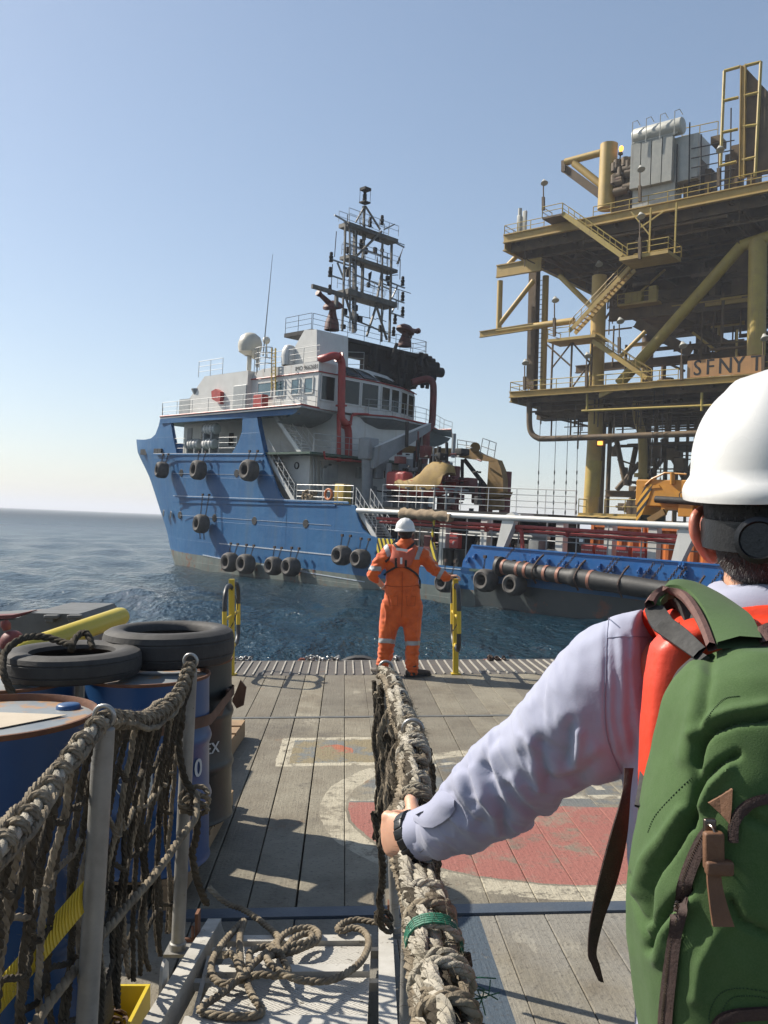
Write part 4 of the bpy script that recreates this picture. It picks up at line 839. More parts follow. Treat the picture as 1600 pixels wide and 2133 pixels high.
for pts in ([(953, 934), (953, 916), (990, 922), (990, 938)], [(1000, 945), (1006, 913), (1034, 923), (1029, 955)]):
    mb.tube([S(*p, Y7) for p in pts], .03, 5); mb.tube([S((pts[0][0]+pts[1][0])/2, (pts[0][1]+pts[1][1])/2, Y7), S((pts[2][0]+pts[3][0])/2, (pts[2][1]+pts[3][1])/2, Y7)], .025, 5)
    mb.tube([S((pts[0][0]+pts[3][0])/2, (pts[0][1]+pts[3][1])/2, Y7), S((pts[1][0]+pts[2][0])/2, (pts[1][1]+pts[2][1])/2, Y7)], .025, 5)
part('walkway_railing', mb, 'grey', t)
# rescue boat under its tarpaulin
q0 = S(895, 1000, 3.6); t = thing('rescue_boat', 'red rescue boat under an ochre tarpaulin on its cradle', 'boat', (q0.x, 3.6, 4.42)); mb = MB(); rows = []
for k in range(9):
    u = k/8; x = S(828+u*108, 1000, 3.6).x; hh = .55+.25*math.sin(u*3.1); rows.append([V((x, 3.6+.6*math.sin(a)*(.4+.6*math.sin(min(u*2.2+.35, 1.57))), 6.0-hh*math.cos(a)*1.2)) for a in np.linspace(-1.57, 1.57, 9)])
mb.grid(rows); mb.mi = 0; mb.add([r[0] for r in rows]+[r[-1] for r in rows], [(i, i+1, i+10, i+9) for i in range(8)]); mb.rbox(S(832, 1002, 3.6), (1.6, .8, 1.1), .2)
part('boat_hull', mb, 'red', t, 50)
mb = MB(); rows = []; prof = [(836, 998), (850, 1000), (866, 996), (880, 985), (892, 968), (905, 962), (925, 963), (938, 970), (941, 985)]
for k, (px, py) in enumerate(prof):
    c = S(px, py, 3.4); lo = S(px-4 if k < 7 else px-8, (1012, 1017, 1021, 1023, 1025, 1022, 1015, 1008, 995)[k], 3.4); rows.append([V((c.x+(lo.x-c.x)*f, 3.4-w+.05*math.sin(k*2+f*9), c.z+(lo.z-c.z)*f)) for f, w in ((1, .45), (.7, .5), (.4, .45), (.12, .3), (0, .1), (0, -.3), (.5, -.5))])
rows = [[V(p) for p in r] for r in rows]; mb.grid(rows); part('tarpaulin', mb, 'tarp', t, 70)
mb = MB()
for px in (850, 880, 905, 930): a = S(px, 1028, 2.8); mb.cyl((a.x, 2.8, 4.42), (a.x, 2.8, 5.6), .06, n=6); mb.bar((a.x, 2.6, 5.55), (a.x, 4.6, 5.55), .1)
part('cradle', mb, 'grey', t)
# canvas roll on the gantry, khaki
mb = MB(); rows = []
for k in range(15):
    c = S(833+k*7.3, 1069+k*.5+(2 if k in (0, 14) else 0), -.05); R_ = .26+.05*math.sin(k*2.3)-(.12 if k in (0, 14) else 0); rows.append([c+V((.06*math.sin(a*3+k), R_*1.2*math.sin(a), R_*math.cos(a)*(1+.15*math.sin(a*2+k)))) for a in np.linspace(0, 6.28, 12)[:-1]])
mb.grid(rows, True); a = S(935, 1078, -.1); mb.prism([S(925, 1072, -.2), S(937, 1070, -.2), S(934, 1085, -.25), S(928, 1088, -.2)], V((0, .4, 0))); build('canvas_roll', mb, M['canv'], loc=S(880, 1072), label='rolled khaki canvas awning lashed on the white pipe above the man in orange', cat='awning', smooth=70)
# hazard striped gate leaves
def hz(name):
    m_ = bpy.data.materials.new(name); m_.use_nodes = True; nt = m_.node_tree; b = nt.nodes['Principled BSDF']; tc = nt.nodes.new('ShaderNodeTexCoord').outputs['Object']; sp = nt.nodes.new('ShaderNodeSeparateXYZ'); nt.links.new(tc, sp.inputs[0])
    f = mathn(nt, 'FRACT', mathn(nt, 'MULTIPLY', mathn(nt, 'ADD', sp.outputs[0], mathn(nt, 'MULTIPLY', sp.outputs[2], .45 if name == 'hazard_stripes' else -.8)), 3.2 if name == 'hazard_stripes' else 2.9)); nt.links.new(mixc(nt, mathn(nt, 'GREATER_THAN', f, .5), (.015, .015, .015, 1), (.62, .47, .03, 1) if name == 'hazard_stripes' else (.62, .32, .03, 1)), b.inputs['Base Color']); b.inputs['Roughness'].default_value = .5; return m_
M['haz'] = hz('hazard_stripes'); M['haz2'] = hz('counterweight_stripes')
mb = MB(); mb.prism([S(x, y, -.05) for x, y in ((786, 1121), (822, 1123), (818, 1150), (784, 1152))], V((0, .06, 0))); build('gate_leaf', mb, M['haz'], loc=S(784, 1120), label='black and yellow striped gate leaf at the left shoulder of the man in orange', cat='gate', group='striped gate leaves of the ship gangway')
mb = MB(); mb.prism([S(x, y, -.05) for x, y in ((897, 1128), (904, 1130), (913, 1170), (906, 1168), (894, 1152))], V((0, .06, 0))); mb.bar(S(905, 1078, 0), S(899, 1130, 0), .09); mb.bar(S(843, 1076, 0), S(905, 1078, 0), .07); build('gate_leaf', mb, M['haz'], loc=S(900, 1130), label='tall black and yellow striped gate leaf and post right of the man in orange', cat='gate', group='striped gate leaves of the ship gangway')
# truck crane standing on the cargo deck
YC = 6.0
def C(px, py, dy=0.0): return S(px, py, YC+dy)
t = thing('truck_crane', 'yellow truck crane with black striped counterweight on the ship cargo deck', 'crane', (C(1400, 1060).x, YC, 1.43)); mb = MB()
mb.prism([C(1336, 1012), C(1372, 1010), C(1376, 1016), C(1350, 1018)], V((0, 2.4, 0))); mb.rbox((C(1420, 1035).x, YC+1.2, C(1420, 1028).z), (4.9, 2.3, 1.3), .06); mb.bx(C(1375, 1052).x, C(1480, 1052).x, YC+.1, YC+2.3, C(1400, 1062).z, C(1400, 1044).z); mb.rbox(C(1430, 1060, -.08), (.75, .2, .75), .03); part('superstructure', mb, 'crane', t)
mb = MB(); mb.prism([C(1346, 1007), C(1360, 1010), C(1346, 1050), C(1328, 1092), C(1324, 1092), C(1328, 1045)], V((0, 2.4, 0))); part('counterweight', mb, 'haz2', t)
mb = MB(); mb.cyl(C(1366, 1040, -.15), C(1475, 1047, -.15), .17, n=12); part('boom_ram', mb, 'darker', t, 40)
mb = MB(); mb.bx(C(1350, 1080).x, C(1480, 1080).x, YC+.1, YC+2.2, 2.2, 3.2); mb.bar(C(1352, 1085), C(1385, 1066), .2, .3); part('chassis', mb, 'ocrane', t)
for i in range(3):
    mb = MB(); c = V((C(1372, 1080).x+i*1.6, YC, 1.43+.55)); mb.lathe([(.25, 0), (.5, .02), (.55, .1), (.55, .3), (.5, .4), (.25, .4)], c, (0, 1, 0), 18, close=True); part('wheel', mb, 'rubber', t, 40)
tm = MB(); put_text(tm, 'CRANE', .5, C(1447, 1033, -.06), (1, 0, 0), (0, 0, 1)); part('lettering', tm, 'dark', t)
mb = MB(); mb.tube([C(1345, 1010), C(1358, 998), C(1385, 985), C(1430, 988)], .05, 6); mb.cyl(C(1401, 1008), C(1401, 985), .12, n=8); part('handrail', mb, 'crane', t)
# ================================================================== THE OFFSHORE PLATFORM (platform frame: x along the near face, y inwards, z up)
CUR[0] = PLAT
plat = thing('offshore_platform', 'tan and brown steel offshore platform with two main decks on tubular legs', 'oil platform', (12, 10, 0))
def pp(nm, mb, mt, par=None, sm=None, **k): return build(nm, mb, M[mt] if isinstance(mt, str) else [M[q] for q in mt], par if par is not None else plat, sm, **k)
def PT(mb, a, b, y, r, y2=None, n=12): mb.cyl(P(*a, y), P(*b, y if y2 is None else y2), r, n=n)
pr = random.Random(11)
zt, zl = 37.05, 18.95
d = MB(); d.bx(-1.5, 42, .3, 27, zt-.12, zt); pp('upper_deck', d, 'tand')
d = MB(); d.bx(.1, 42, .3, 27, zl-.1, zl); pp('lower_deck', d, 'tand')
d = MB(); d.ibeam((-1.5, 0, zt-.5), (42, 0, zt-.5), .5, 1.0, .1); d.ibeam((-1.5, 27, zt-.9), (42, 27, zt-.9), .5, 1.8, .1); d.ibeam((-1.5, .2, zt-.9), (-1.5, 27, zt-.9), .5, 1.7, .12)
pp('deck_edge_beam', d, 'tan')
d = MB(); d.ibeam((.1, 0, zl-.35), (16.8, 0, zl-.35), .5, .7, .08); d.ibeam((16.8, 0, zl-.3), (42, 0, zl-.3), .5, .7, .08); d.prism([V((11, -.02, zl-.7)), V((12.6, -.02, zl-.7)), V((11, -.02, zl-1.3))], V((0, .3, 0))); d.ibeam((.1, .2, zl-.6), (.1, 27, zl-.6), .4, 1.1, .1); pp('deck_edge_beam', d, 'tan')
# girders under the decks
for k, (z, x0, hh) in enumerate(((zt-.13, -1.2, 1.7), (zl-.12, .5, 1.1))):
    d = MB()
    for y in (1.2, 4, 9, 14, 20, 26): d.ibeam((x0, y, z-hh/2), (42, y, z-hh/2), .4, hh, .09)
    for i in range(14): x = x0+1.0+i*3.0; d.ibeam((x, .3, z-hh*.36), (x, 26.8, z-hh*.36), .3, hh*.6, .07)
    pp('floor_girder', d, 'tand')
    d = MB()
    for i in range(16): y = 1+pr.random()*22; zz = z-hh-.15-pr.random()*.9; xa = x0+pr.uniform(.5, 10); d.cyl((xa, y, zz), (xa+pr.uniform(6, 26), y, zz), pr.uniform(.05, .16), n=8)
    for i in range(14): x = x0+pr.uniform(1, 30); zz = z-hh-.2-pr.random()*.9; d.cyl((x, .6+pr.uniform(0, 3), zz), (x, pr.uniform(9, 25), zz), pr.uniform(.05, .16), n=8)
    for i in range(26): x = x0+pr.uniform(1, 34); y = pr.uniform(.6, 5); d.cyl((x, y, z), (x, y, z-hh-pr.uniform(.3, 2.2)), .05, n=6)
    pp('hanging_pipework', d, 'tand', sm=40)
# legs
def leg_(pts, y, r, nm='jacket_leg', mt='tan', n=20):
    d = MB(); d.tube([P(*p, y) for p in pts], r, n); return pp(nm, d, mt, sm=50)
leg_([(1249, 575), (1243, 770), (1240, 900), (1229, 1078)], 4.0, .82); leg_([(1269, 301), (1263, 436)], 2.5, .95, 'upper_column'); leg_([(1579, 500), (1575, 742)], 4.0, .86, 'jacket_leg', 'yel')
d = MB(); d.tube([P(1238, 960, 4), P(1233, 1035, 4)], .86, 20); pp('painted_leg_band', d, 'yel', sm=50)
for a, b, y, r in (((1545, 512), (1290, 800), 4, .58), ((1640, 480), (1545, 512), 4, .58)): d = MB(); PT(d, a, b, y, r, n=16); pp('diagonal_brace', d, 'yel', sm=50)
leg_([(1470, 640), (1462, 780), (1458, 1090)], 22, .85, 'jacket_leg', 'tand'); leg_([(1350, 700), (1340, 1080)], 24, .75, 'jacket_leg', 'tand'); leg_([(1640, 560), (1620, 1090)], 20, .85, 'jacket_leg', 'tand')
# left column pair, ladder and cantilever truss
d = MB(); d.ibeam(P(1114, 560, 5), P(1108, 812, 5), 1.0, 1.0, .1, (0, 1, 0)); pp('column', d, 'tand'); d = MB(); PT(d, (1137, 575), (1131, 812), 6, .38); pp('column', d, 'tan', sm=50)
d = MB()
for k in range(22): a = P(1122, 585+k*10, 5.6); d.bar(a, a+V((.5, 0, 0)), .06)
pp('ladder', d, 'tand')
d = MB(); d.ibeam(P(1035, 566, 3), P(1128, 550, 3), .4, 1.5, .12); pp('cantilever_beam', d, 'tan')
for a, b, r in (((1042, 585), (1039, 694), .33), ((1112, 584), (1039, 678), .28), ((1076, 534), (1044, 566), .28), ((1036, 690), (1196, 668), .38), ((1166, 575), (1232, 640), .3), ((1345, 690), (1290, 745), .22)): d = MB(); PT(d, a, b, 3.2, r); pp('truss_tube', d, 'tan', sm=50)
d = MB(); d.ibeam(P(1000, 697, 3), P(1110, 680, 3), .4, .75, .08); pp('cantilever_beam', d, 'tan')
d = MB(); d.ibeam(P(1270, 655, 8), P(1640, 618, 8), .6, 1.6, .12); d.ibeam(P(1270, 628, 14), P(1640, 590, 14), .6, 1.6, .12); pp('middle_girder', d, 'tand')
d = MB(); d.ibeam(P(1325, 672, 7), P(1440, 735, 7), .5, 1.1, .1); d.ibeam(P(1420, 672, 12), P(1545, 735, 12), .5, 1.1, .1); d.ibeam(P(1200, 770, 10), P(1560, 735, 10), .5, .9, .1); pp('middle_girder', d, 'tand')
d = MB(); d.bx(P(1270, 640, 6).x, P(1640, 640, 6).x, 8, 24, 28.6, 28.75); d.bx(18, 42, 12, 25, 24.6, 24.8); pp('mezzanine_deck', d, 'tand')
for i in range(60):
    px, py = pr.uniform(1250, 1600), pr.uniform(560, 770); y = pr.uniform(5, 15); a = P(px, py, y); k = i % 4; d = MB()
    if k == 0: d.cyl(a, a+V((pr.uniform(2, 8), 0, 0)), pr.uniform(.06, .18), n=8)
    elif k == 1: d.cyl(a, V((a.x, a.y, max(zl, a.z-pr.uniform(2, 6)))), pr.uniform(.06, .2), n=8)
    elif k == 2: d.ibeam(a, a+V((pr.uniform(2, 6), 0, 0)), .25, .4, .05)
    else: d.cyl(a, a+V((pr.uniform(1.5, 4), 0, pr.uniform(-4, 4))), .14, n=8)
    pp('pipe_run', d, 'tand' if i % 5 else 'tan', sm=40)
for i in range(46):
    px, py = pr.uniform(1120, 1500), pr.uniform(846, 905); y = pr.uniform(2, 10); a = P(px, py, y); d = MB()
    if i % 2: d.cyl(a, a+V((pr.uniform(1.5, 6), 0, 0)), pr.uniform(.05, .12), n=7)
    else: d.cyl(V((a.x, a.y, zl)), a+V((0, 0, -1)), pr.uniform(.05, .12), n=7)
    pp('hung_pipe', d, 'tand', sm=40)
for i in range(30):
    px, py = pr.uniform(1270, 1480), pr.uniform(925, 1070); y = pr.uniform(8, 20); a = P(px, py, y); d = MB()
    if i % 3: d.cyl(a, a+V((pr.uniform(1.5, 5), 0, pr.uniform(-2, 2))), pr.uniform(.08, .2), n=7)
    else: d.rbox(a, (pr.uniform(.5, 1.6), .8, pr.uniform(.4, 1.3)), .05)
    pp('lower_steelwork', d, 'tand', sm=40)
# enclosed modules and dark clutter between the decks
for i in range(46):
    x = pr.uniform(10, 40); y = pr.uniform(9, 24); k = pr.random(); d = MB()
    base = 28.75 if k < .5 else zl
    top = base+pr.uniform(.8, 5.5)
    if i % 3 == 0: d.rbox((x, y, (base+top)/2), (pr.uniform(1, 3.4), pr.uniform(1, 3), top-base), .08); nm = 'equipment_skid'
    elif i % 3 == 1: d.cyl((x, y, base), (x, y, top), pr.uniform(.2, .9), n=14); nm = 'vessel'
    else: d.cyl((x, y, base+.9), (x+pr.uniform(2, 7), y, base+.9), pr.uniform(.1, .3), n=10); nm = 'pipe_run'
    pp(nm, d, 'tand' if pr.random() < .8 else 'tan', sm=40)
d = MB()
for i in range(30):
    x = pr.uniform(16, 40); y = pr.uniform(6, 24); d.cyl((x, y, zl), (x, y, 33), pr.uniform(.08, .22), n=8)
pp('riser', d, 'tand', sm=40)
# scaffolding at the right, seen against the sky
d = MB()
for i in range(8):
    x = 25+i*1.3
    for y in (21, 24): d.cyl((x, y, zl), (x, y, 30), .05, n=5)
for k in range(8):
    for y in (21, 24): d.cyl((24, y, zl+1+k*1.4), (36, y, zl+1+k*1.4), .05, n=5)
pp('scaffolding', d, 'dark')
# railings
def rail_(pts, h=1.1, nm='railing', mt='yel', n=2, gap=2.0): d = MB(); railing(d, pts, h, n, gap, .05); return pp(nm, d, mt)
rail_([V((-1.5, 12, zt)), V((-1.5, .05, zt)), V((3.6, .05, zt))]); rail_([V((9.5, .05, zt)), V((42, .05, zt))]); rail_([V((.1, 14, zl)), V((.1, .05, zl)), V((19.4, .05, zl))]); rail_([V((26.6, .05, zl)), V((42, .05, zl))])
# upper stair down to the hanging landing, then to the side landing, then to the lower deck
A, B = P(1184, 452, -.8), P(1307, 540, -.8); d = MB(); stair(d, A, B, (0, -1.3, 0), 14, sw=.1, sh=.5, r=.045, h=1.1); pp('stairs', d, 'yel')
d = MB(); d.bx(P(1145, 450, -.6).x, A.x, -2.2, 0, A.z-.2, A.z); pp('landing', d, 'tand'); rail_([V((P(1145, 450, -.6).x, -.1, A.z)), V((P(1145, 450, -.6).x, -2.2, A.z)), V((A.x, -2.2, A.z))])
L0 = P(1300, 540, -1.5); L1 = P(1400, 540, -1.5); d = MB(); d.bx(L0.x, L1.x, -2.6, .8, L0.z-.45, L0.z-.1); pp('landing', d, 'tan'); rail_([V((L0.x, .8, L0.z)), V((L1.x, .8, L0.z)), V((L1.x, -2.6, L0.z)), V((L0.x+.8, -2.6, L0.z))])
d = MB()
for x in (L0.x+2.4, L1.x): d.bar((x, -.9, L0.z), (x, -.9, zt-.6), .16)
d.bar((L0.x+2.4, -.9, L0.z+2.2), (L0.x+.3, -.9, zt-.6), .12); d.bar(P(1333, 475, -.9), P(1383, 440, -.9), .14); pp('hanger', d, 'yel')
A, B = P(1312, 556, .2), P(1186, 690, .2); d = MB(); stair(d, A, B, (0, 1.3, 0), 18, sw=.1, sh=.42, r=.045, h=1.1); pp('stairs', d, 'tan')
Lm = P(1140, 706, 0); Lr = P(1240, 706, 0); d = MB(); d.bx(Lm.x, Lr.x, 0, 3.0, Lm.z-.35, Lm.z-.05); pp('landing', d, 'tan'); rail_([V((Lm.x, 3, Lm.z)), V((Lm.x, .1, Lm.z)), V((P(1185, 700, 0).x, .1, Lm.z))])
d = MB()
for px in (1150, 1190, 1232):
    x = P(px, 760, 1.5).x; d.cyl((x, 1.5, Lm.z-.3), (x, 1.5, zl), .12, n=8)
for a, b in ((1138, 1190), (1190, 1232), (1232, 1190), (1190, 1150)): d.cyl((P(a, 760, 1.5).x, 1.5, Lm.z-.3 if a % 4 else zl+3), (P(b, 760, 1.5).x, 1.5, zl+(2.6 if a % 4 else 0)), .1, n=8)
pp('lattice_support', d, 'tand')
A, B = P(1234, 710, .6), P(1347, 788, .6); d = MB(); stair(d, A, B, (0, 1.2, 0), 14, sw=.1, sh=.45, r=.045, h=1.1); pp('stairs', d, 'tan')
# small mezzanine with the pale yellow valves
q = P(1290, 636, 7); q2 = P(1372, 632, 7); d = MB(); d.bx(q.x, q2.x, 6.5, 9, q.z-.25, q.z); pp('service_platform', d, 'tan'); rail_([V((q.x, 6.5, q.z)), V((q2.x, 6.5, q.z))]); d = MB(); d.rbox((q.x+1.5, 7.6, q.z+.8), (2.0, .8, 1.2), .1); d.rbox((q.x+3.7, 7.6, q.z+1), (.9, .6, 1.6), .05); pp('control_panel', d, 'yel')
# below the lower deck
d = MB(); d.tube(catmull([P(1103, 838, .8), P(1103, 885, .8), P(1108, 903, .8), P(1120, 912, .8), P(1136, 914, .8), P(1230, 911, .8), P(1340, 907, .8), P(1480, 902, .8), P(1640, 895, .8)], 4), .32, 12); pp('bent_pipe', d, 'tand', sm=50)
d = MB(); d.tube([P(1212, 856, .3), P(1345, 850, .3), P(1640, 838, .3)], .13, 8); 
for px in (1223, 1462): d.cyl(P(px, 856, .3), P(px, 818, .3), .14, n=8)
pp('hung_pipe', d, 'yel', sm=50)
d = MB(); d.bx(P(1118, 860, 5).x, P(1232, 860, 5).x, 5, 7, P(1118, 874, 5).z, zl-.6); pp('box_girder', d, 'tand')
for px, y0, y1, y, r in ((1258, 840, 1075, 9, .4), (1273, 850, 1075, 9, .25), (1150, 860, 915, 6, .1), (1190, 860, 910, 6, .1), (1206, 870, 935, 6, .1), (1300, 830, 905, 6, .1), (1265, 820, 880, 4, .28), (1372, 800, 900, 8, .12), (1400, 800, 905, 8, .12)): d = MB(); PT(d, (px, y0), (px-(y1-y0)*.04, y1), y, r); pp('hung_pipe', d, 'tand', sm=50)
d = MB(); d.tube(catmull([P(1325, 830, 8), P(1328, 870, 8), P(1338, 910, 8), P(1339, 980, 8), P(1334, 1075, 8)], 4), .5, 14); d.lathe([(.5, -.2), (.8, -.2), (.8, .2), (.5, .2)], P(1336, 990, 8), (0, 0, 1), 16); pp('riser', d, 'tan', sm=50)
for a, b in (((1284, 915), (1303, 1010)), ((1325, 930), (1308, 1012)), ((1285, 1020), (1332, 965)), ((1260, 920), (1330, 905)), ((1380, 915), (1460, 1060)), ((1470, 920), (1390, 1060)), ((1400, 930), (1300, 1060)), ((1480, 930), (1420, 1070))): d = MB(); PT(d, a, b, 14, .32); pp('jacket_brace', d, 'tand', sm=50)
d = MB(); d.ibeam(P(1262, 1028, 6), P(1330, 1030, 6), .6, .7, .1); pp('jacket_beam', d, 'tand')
q = P(1204, 1068, 1.5); q2 = P(1345, 1070, 1.5); d = MB(); d.bx(q.x, q2.x, 1.5, 6, q.z-.3, q.z); d.cyl((q.x, 1.5, q.z-.5), (q2.x, 1.5, q.z-.5), .25); pp('boat_landing', d, 'tan')
rail_([V((q.x, 4, q.z)), V((q.x, 1.6, q.z)), V((q.x+.9, 1.6, q.z))], 1.5); rail_([V((q.x+3.0, 1.6, q.z)), V((q2.x, 1.6, q.z))], 1.5)
d = MB(); d.bx(q.x+5.2, q.x+6.4, 2.2, 3, q.z, q.z+1.5); d.bx(q.x+6.9, q.x+8, 2.2, 3, q.z, q.z+1.3); pp('cabinet', d, 'tand')
# denser steelwork behind the crane
for nm, y, cnt in (('conductor', 12, 14), ('conductor', 17, 12)):
    d = MB()
    for i in range(cnt):
        x = P(1345+i*22, 900, y).x; d.cyl((x, y, 3), (x, y, zl-1), pr.uniform(.1, .3), n=8)
    for k in range(9): z = 5+k*1.5; d.cyl((P(1345, 900, y).x, y, z), (40, y, z), pr.uniform(.06, .14), n=6)
    pp(nm, d, 'tand', sm=40)
for i in range(10):
    d = MB(); x = P(pr.uniform(1350, 1560), 900, 9).x; z = pr.uniform(6, 13); d.rbox((x, 9, z), (pr.uniform(.8, 2.5), 1.2, pr.uniform(.5, 1.8)), .06); pp('equipment_box', d, 'tand')
d = MB(); d.bx(P(1330, 900, 13).x, 42, 10, 20, 9.3, 9.5); d.bx(P(1330, 900, 13).x, 42, 10, 20, 13.6, 13.8); pp('cellar_deck', d, 'tand')
# cables hanging to the water
for (a, b), (c, e_) in (((1126, 870), (1119, 1078)), ((1159, 870), (1152, 1078)), ((1184, 870), (1177, 1078)), ((1204, 870), (1200, 1078)), ((1364, 810), (1355, 1010)), ((1383, 810), (1375, 1010))):
    d = MB(); PT(d, (a, b), (c, e_), .4, .035, n=5)
    for k in range(5): t_ = .55+.1*k; d.ball(P(a, b, .4).lerp(P(c, e_, .4), t_), (.09, .09, .3), 6, 4)
    pp('hanging_cable', d, 'dark')
# top-side furniture
d = MB(); d.tube([P(1178, 338, 6), P(1252, 318, 6)], .42, 14); pp('crane_rest_tube', d, 'tan', sm=50); d = MB(); d.tube([P(1196, 340, 6), P(1252, 385, 6)], .42, 14); pp('crane_rest_tube', d, 'tan', sm=50)
d = MB(); d.ibeam(P(1175, 350, 6), P(1250, 405, 6), .5, .9, .1); d.bar(P(1175, 335, 6), P(1175, 358, 6), .5, .5); pp('crane_rest_beam', d, 'tand')
def flood(px, py, ybase, y, up=True):
    """pole with a floodlight head; stands on the edge it is fixed to"""
    a, b = P(px, ybase, y), P(px, py+12, y); d = MB(); d.bar(a, a.lerp(b, .55), .28, .28); d.cyl(a.lerp(b, .5), b, .07, n=6); p_ = pp('light_pole', d, 'tand')
    d = MB(); d.lathe([(.12, .5), (.2, .35), (.42, 0), (.38, -.05), (.05, 0)], b+V((.2, -.15, .25)), (-.35, .3, 1), 12); pp('floodlight', d, 'trafo', p_, 40)
for a in ((1132, 376, 438, -.2), (1333, 348, 420, -.2), (1497, 308, 388, -.2), (1333, 446, 540, -2.7), (1155, 620, 700, 0), (1222, 736, 806, -.2), (1093, 750, 812, -.2), (1290, 664, 735, -.2), (1420, 715, 792, -.2), (1590, 700, 775, -.2), (1246, 545, 590, 4)): flood(*a)
# flare screen and frame at top right
d = MB(); a = P(1546, 372, 1); b = P(1549, 136, 1); d.ibeam(a, b, .5, .5, .08); pp('screen_post', d, 'tan')
d = MB(); d.prism([P(1549, 370, 1.2), P(1551, 138, 1.2), P(1601, 192, 1.2), P(1640, 240, 1.2), P(1640, 355, 1.2)], V((0, .15, 0))); pp('screen_plate', d, 'tand')
d = MB()
for p0, p1 in (((1509, 148), (1501, 346)), ((1585, 129), (1573, 368)), ((1509, 148), (1541, 139)), ((1553, 137), (1585, 129)), ((1508, 210), (1538, 203)), ((1550, 200), (1580, 193)), ((1505, 276), (1537, 269)), ((1548, 264), (1578, 260)), ((1502, 345), (1534, 337)), ((1546, 334), (1575, 327))): d.cyl(P(*p0, .9), P(*p1, .9), .16, n=8)
pp('screen_frame', d, 'yel', sm=40)
d = MB(); rnd_ = ((1440, 300, 30, 60), (1452, 330, 16, 50), (1475, 350, 14, 30), (1530, 300, 18, 70), (1515, 320, 12, 50), (1490, 280, 20, 20), (1565, 340, 20, 40))
for x, y, w, h_ in rnd_: a, b = P(x-w/2, y+h_, 3), P(x+w/2, y, 3); d.bx(a.x, b.x, 3, 5, zt if y+h_ > 350 else a.z, b.z)
pp('deck_module', d, 'tand')
d = MB()
for px, y0 in ((1437, 255), (1461, 280), (1523, 225), (1503, 235), (1411, 300)): PT(d, (px, y0), (px-2, 400), 2, .07, n=6)
for k in range(5): PT(d, (1440, 310+k*20), (1530, 292+k*20), 2, .06, n=6)
pp('aerial', d, 'dark')
rail_([P(1420, 300, 4), P(1495, 285, 4)], 1.6, mt='yel')
d = MB()
for k in range(16): x = pr.uniform(1275, 1312); y = pr.uniform(330, 400); q = P(x, y, 2); d.lathe([(.02, -.5), (.45, -.45), (.45, .45), (.02, .5)], q, (1, 0, 0) if k % 2 else (0, 0, 1), 12)
d.bx(P(1275, 400, 2.6).x, P(1313, 400, 2.6).x, 2.6, 5, zt, P(1275, 335, 2.6).z); pp('valve_bank', d, 'tand', sm=40)
d = MB(); q = P(1085, 448, .5); d.rbox((q.x-.3, .8, zt+1.1), (.5, .5, 2.2), .1); d.rbox((q.x+.35, .8, zt+1.4), (.5, .3, 2.4), .05); d.cyl((q.x-.3, .8, zt+2.2), (q.x-.3, .8, zt+3), .22); pp('davit_winch', d, 'trafo', sm=40)
# sign board
q0, q1 = P(1431, 788, -.12), P(1587, 778, -.12); t = thing('name_board', 'orange board reading SFNY T fixed to the lower deck railing', 'sign', (q0.x, -.12, zl)); d = MB(); z1 = P(1431, 752, -.12).z; d.bx(q0.x, q1.x, -.15, -.05, zl+.1, z1); 
for x in (q0.x+.1, q1.x-.1): d.bar((x, 0, zl), (x, 0, z1), .12)
build('board', d, M['stain'], t); tm = MB()
for ch, px in (('S', 1453), ('F', 1479), ('N', 1511), ('Y', 1539), ('T', 1576)): q = P(px, 764, -.16); put_text(tm, ch, 2.15, (q.x, -.16, (zl+z1)/2+.05), (1, 0, 0), (0, 0, 1), bold=.03, sx=.85)
build('lettering', tm, M['dark'], t)
# transformer on the upper deck
q = P(1313, 395, 1.5); t = thing('power_transformer', 'pale grey power transformer with ribbed radiators and a horizontal tank on the upper deck', 'transformer', (q.x+2, 1.5, zt))
zb, z1 = P(1313, 394, 1.5).z, P(1313, 303, 1.5).z
for k in range(4):
    x0 = P(1313.5+k*22, 340, 1.5).x; x1 = P(1333.5+k*22, 340, 1.5).x; d = MB(); n_ = 9
    for j in range(n_): xx = x0+(x1-x0)*(j+.5)/n_; d.bx(xx-.045, xx+.045, 1.45, 2.1, zb, z1)
    d.bx(x0, x1, 1.52, 2.05, zb+.1, z1-.1); build('radiator', d, M['trafo'], t)
xe = P(1403, 340, 1.5).x; d = MB(); d.rbox(((q.x+xe)/2+1.4, 4.0, (zb+z1)/2), (xe-q.x+1.6, 3.4, z1-zb), .1); d.bx(q.x, xe, 2.1, 4, zt, zb); build('transformer_body', d, M['trafo'], t)
d = MB(); a, b = P(1322, 287, 2), P(1424, 258, 2); b = V((b.x, 2, a.z)); d.lathe([(.05, -.1), (.75, -.05), (.85, .1), (.85, (b-a).length-.1), (.75, (b-a).length), (.05, (b-a).length+.05)], a, (b-a), 22); build('conservator_tank', d, M['trafo'], t, 40)
d = MB()
for k in range(4): x = a.x+.2+k*1.5; d.tube([V((x, 1.0, z1-.3)), V((x, .95, a.z+1.2)), V((x+.4, 1.2, a.z+1.4)), V((x+.7, 1.3, a.z+.8))], .05, 5)
d.tube([V((a.x, 1.6, z1+.15)), V((b.x-.4, 1.6, z1+.15))], .12, 8); build('oil_pipework', d, M['trafo'], t, 40)
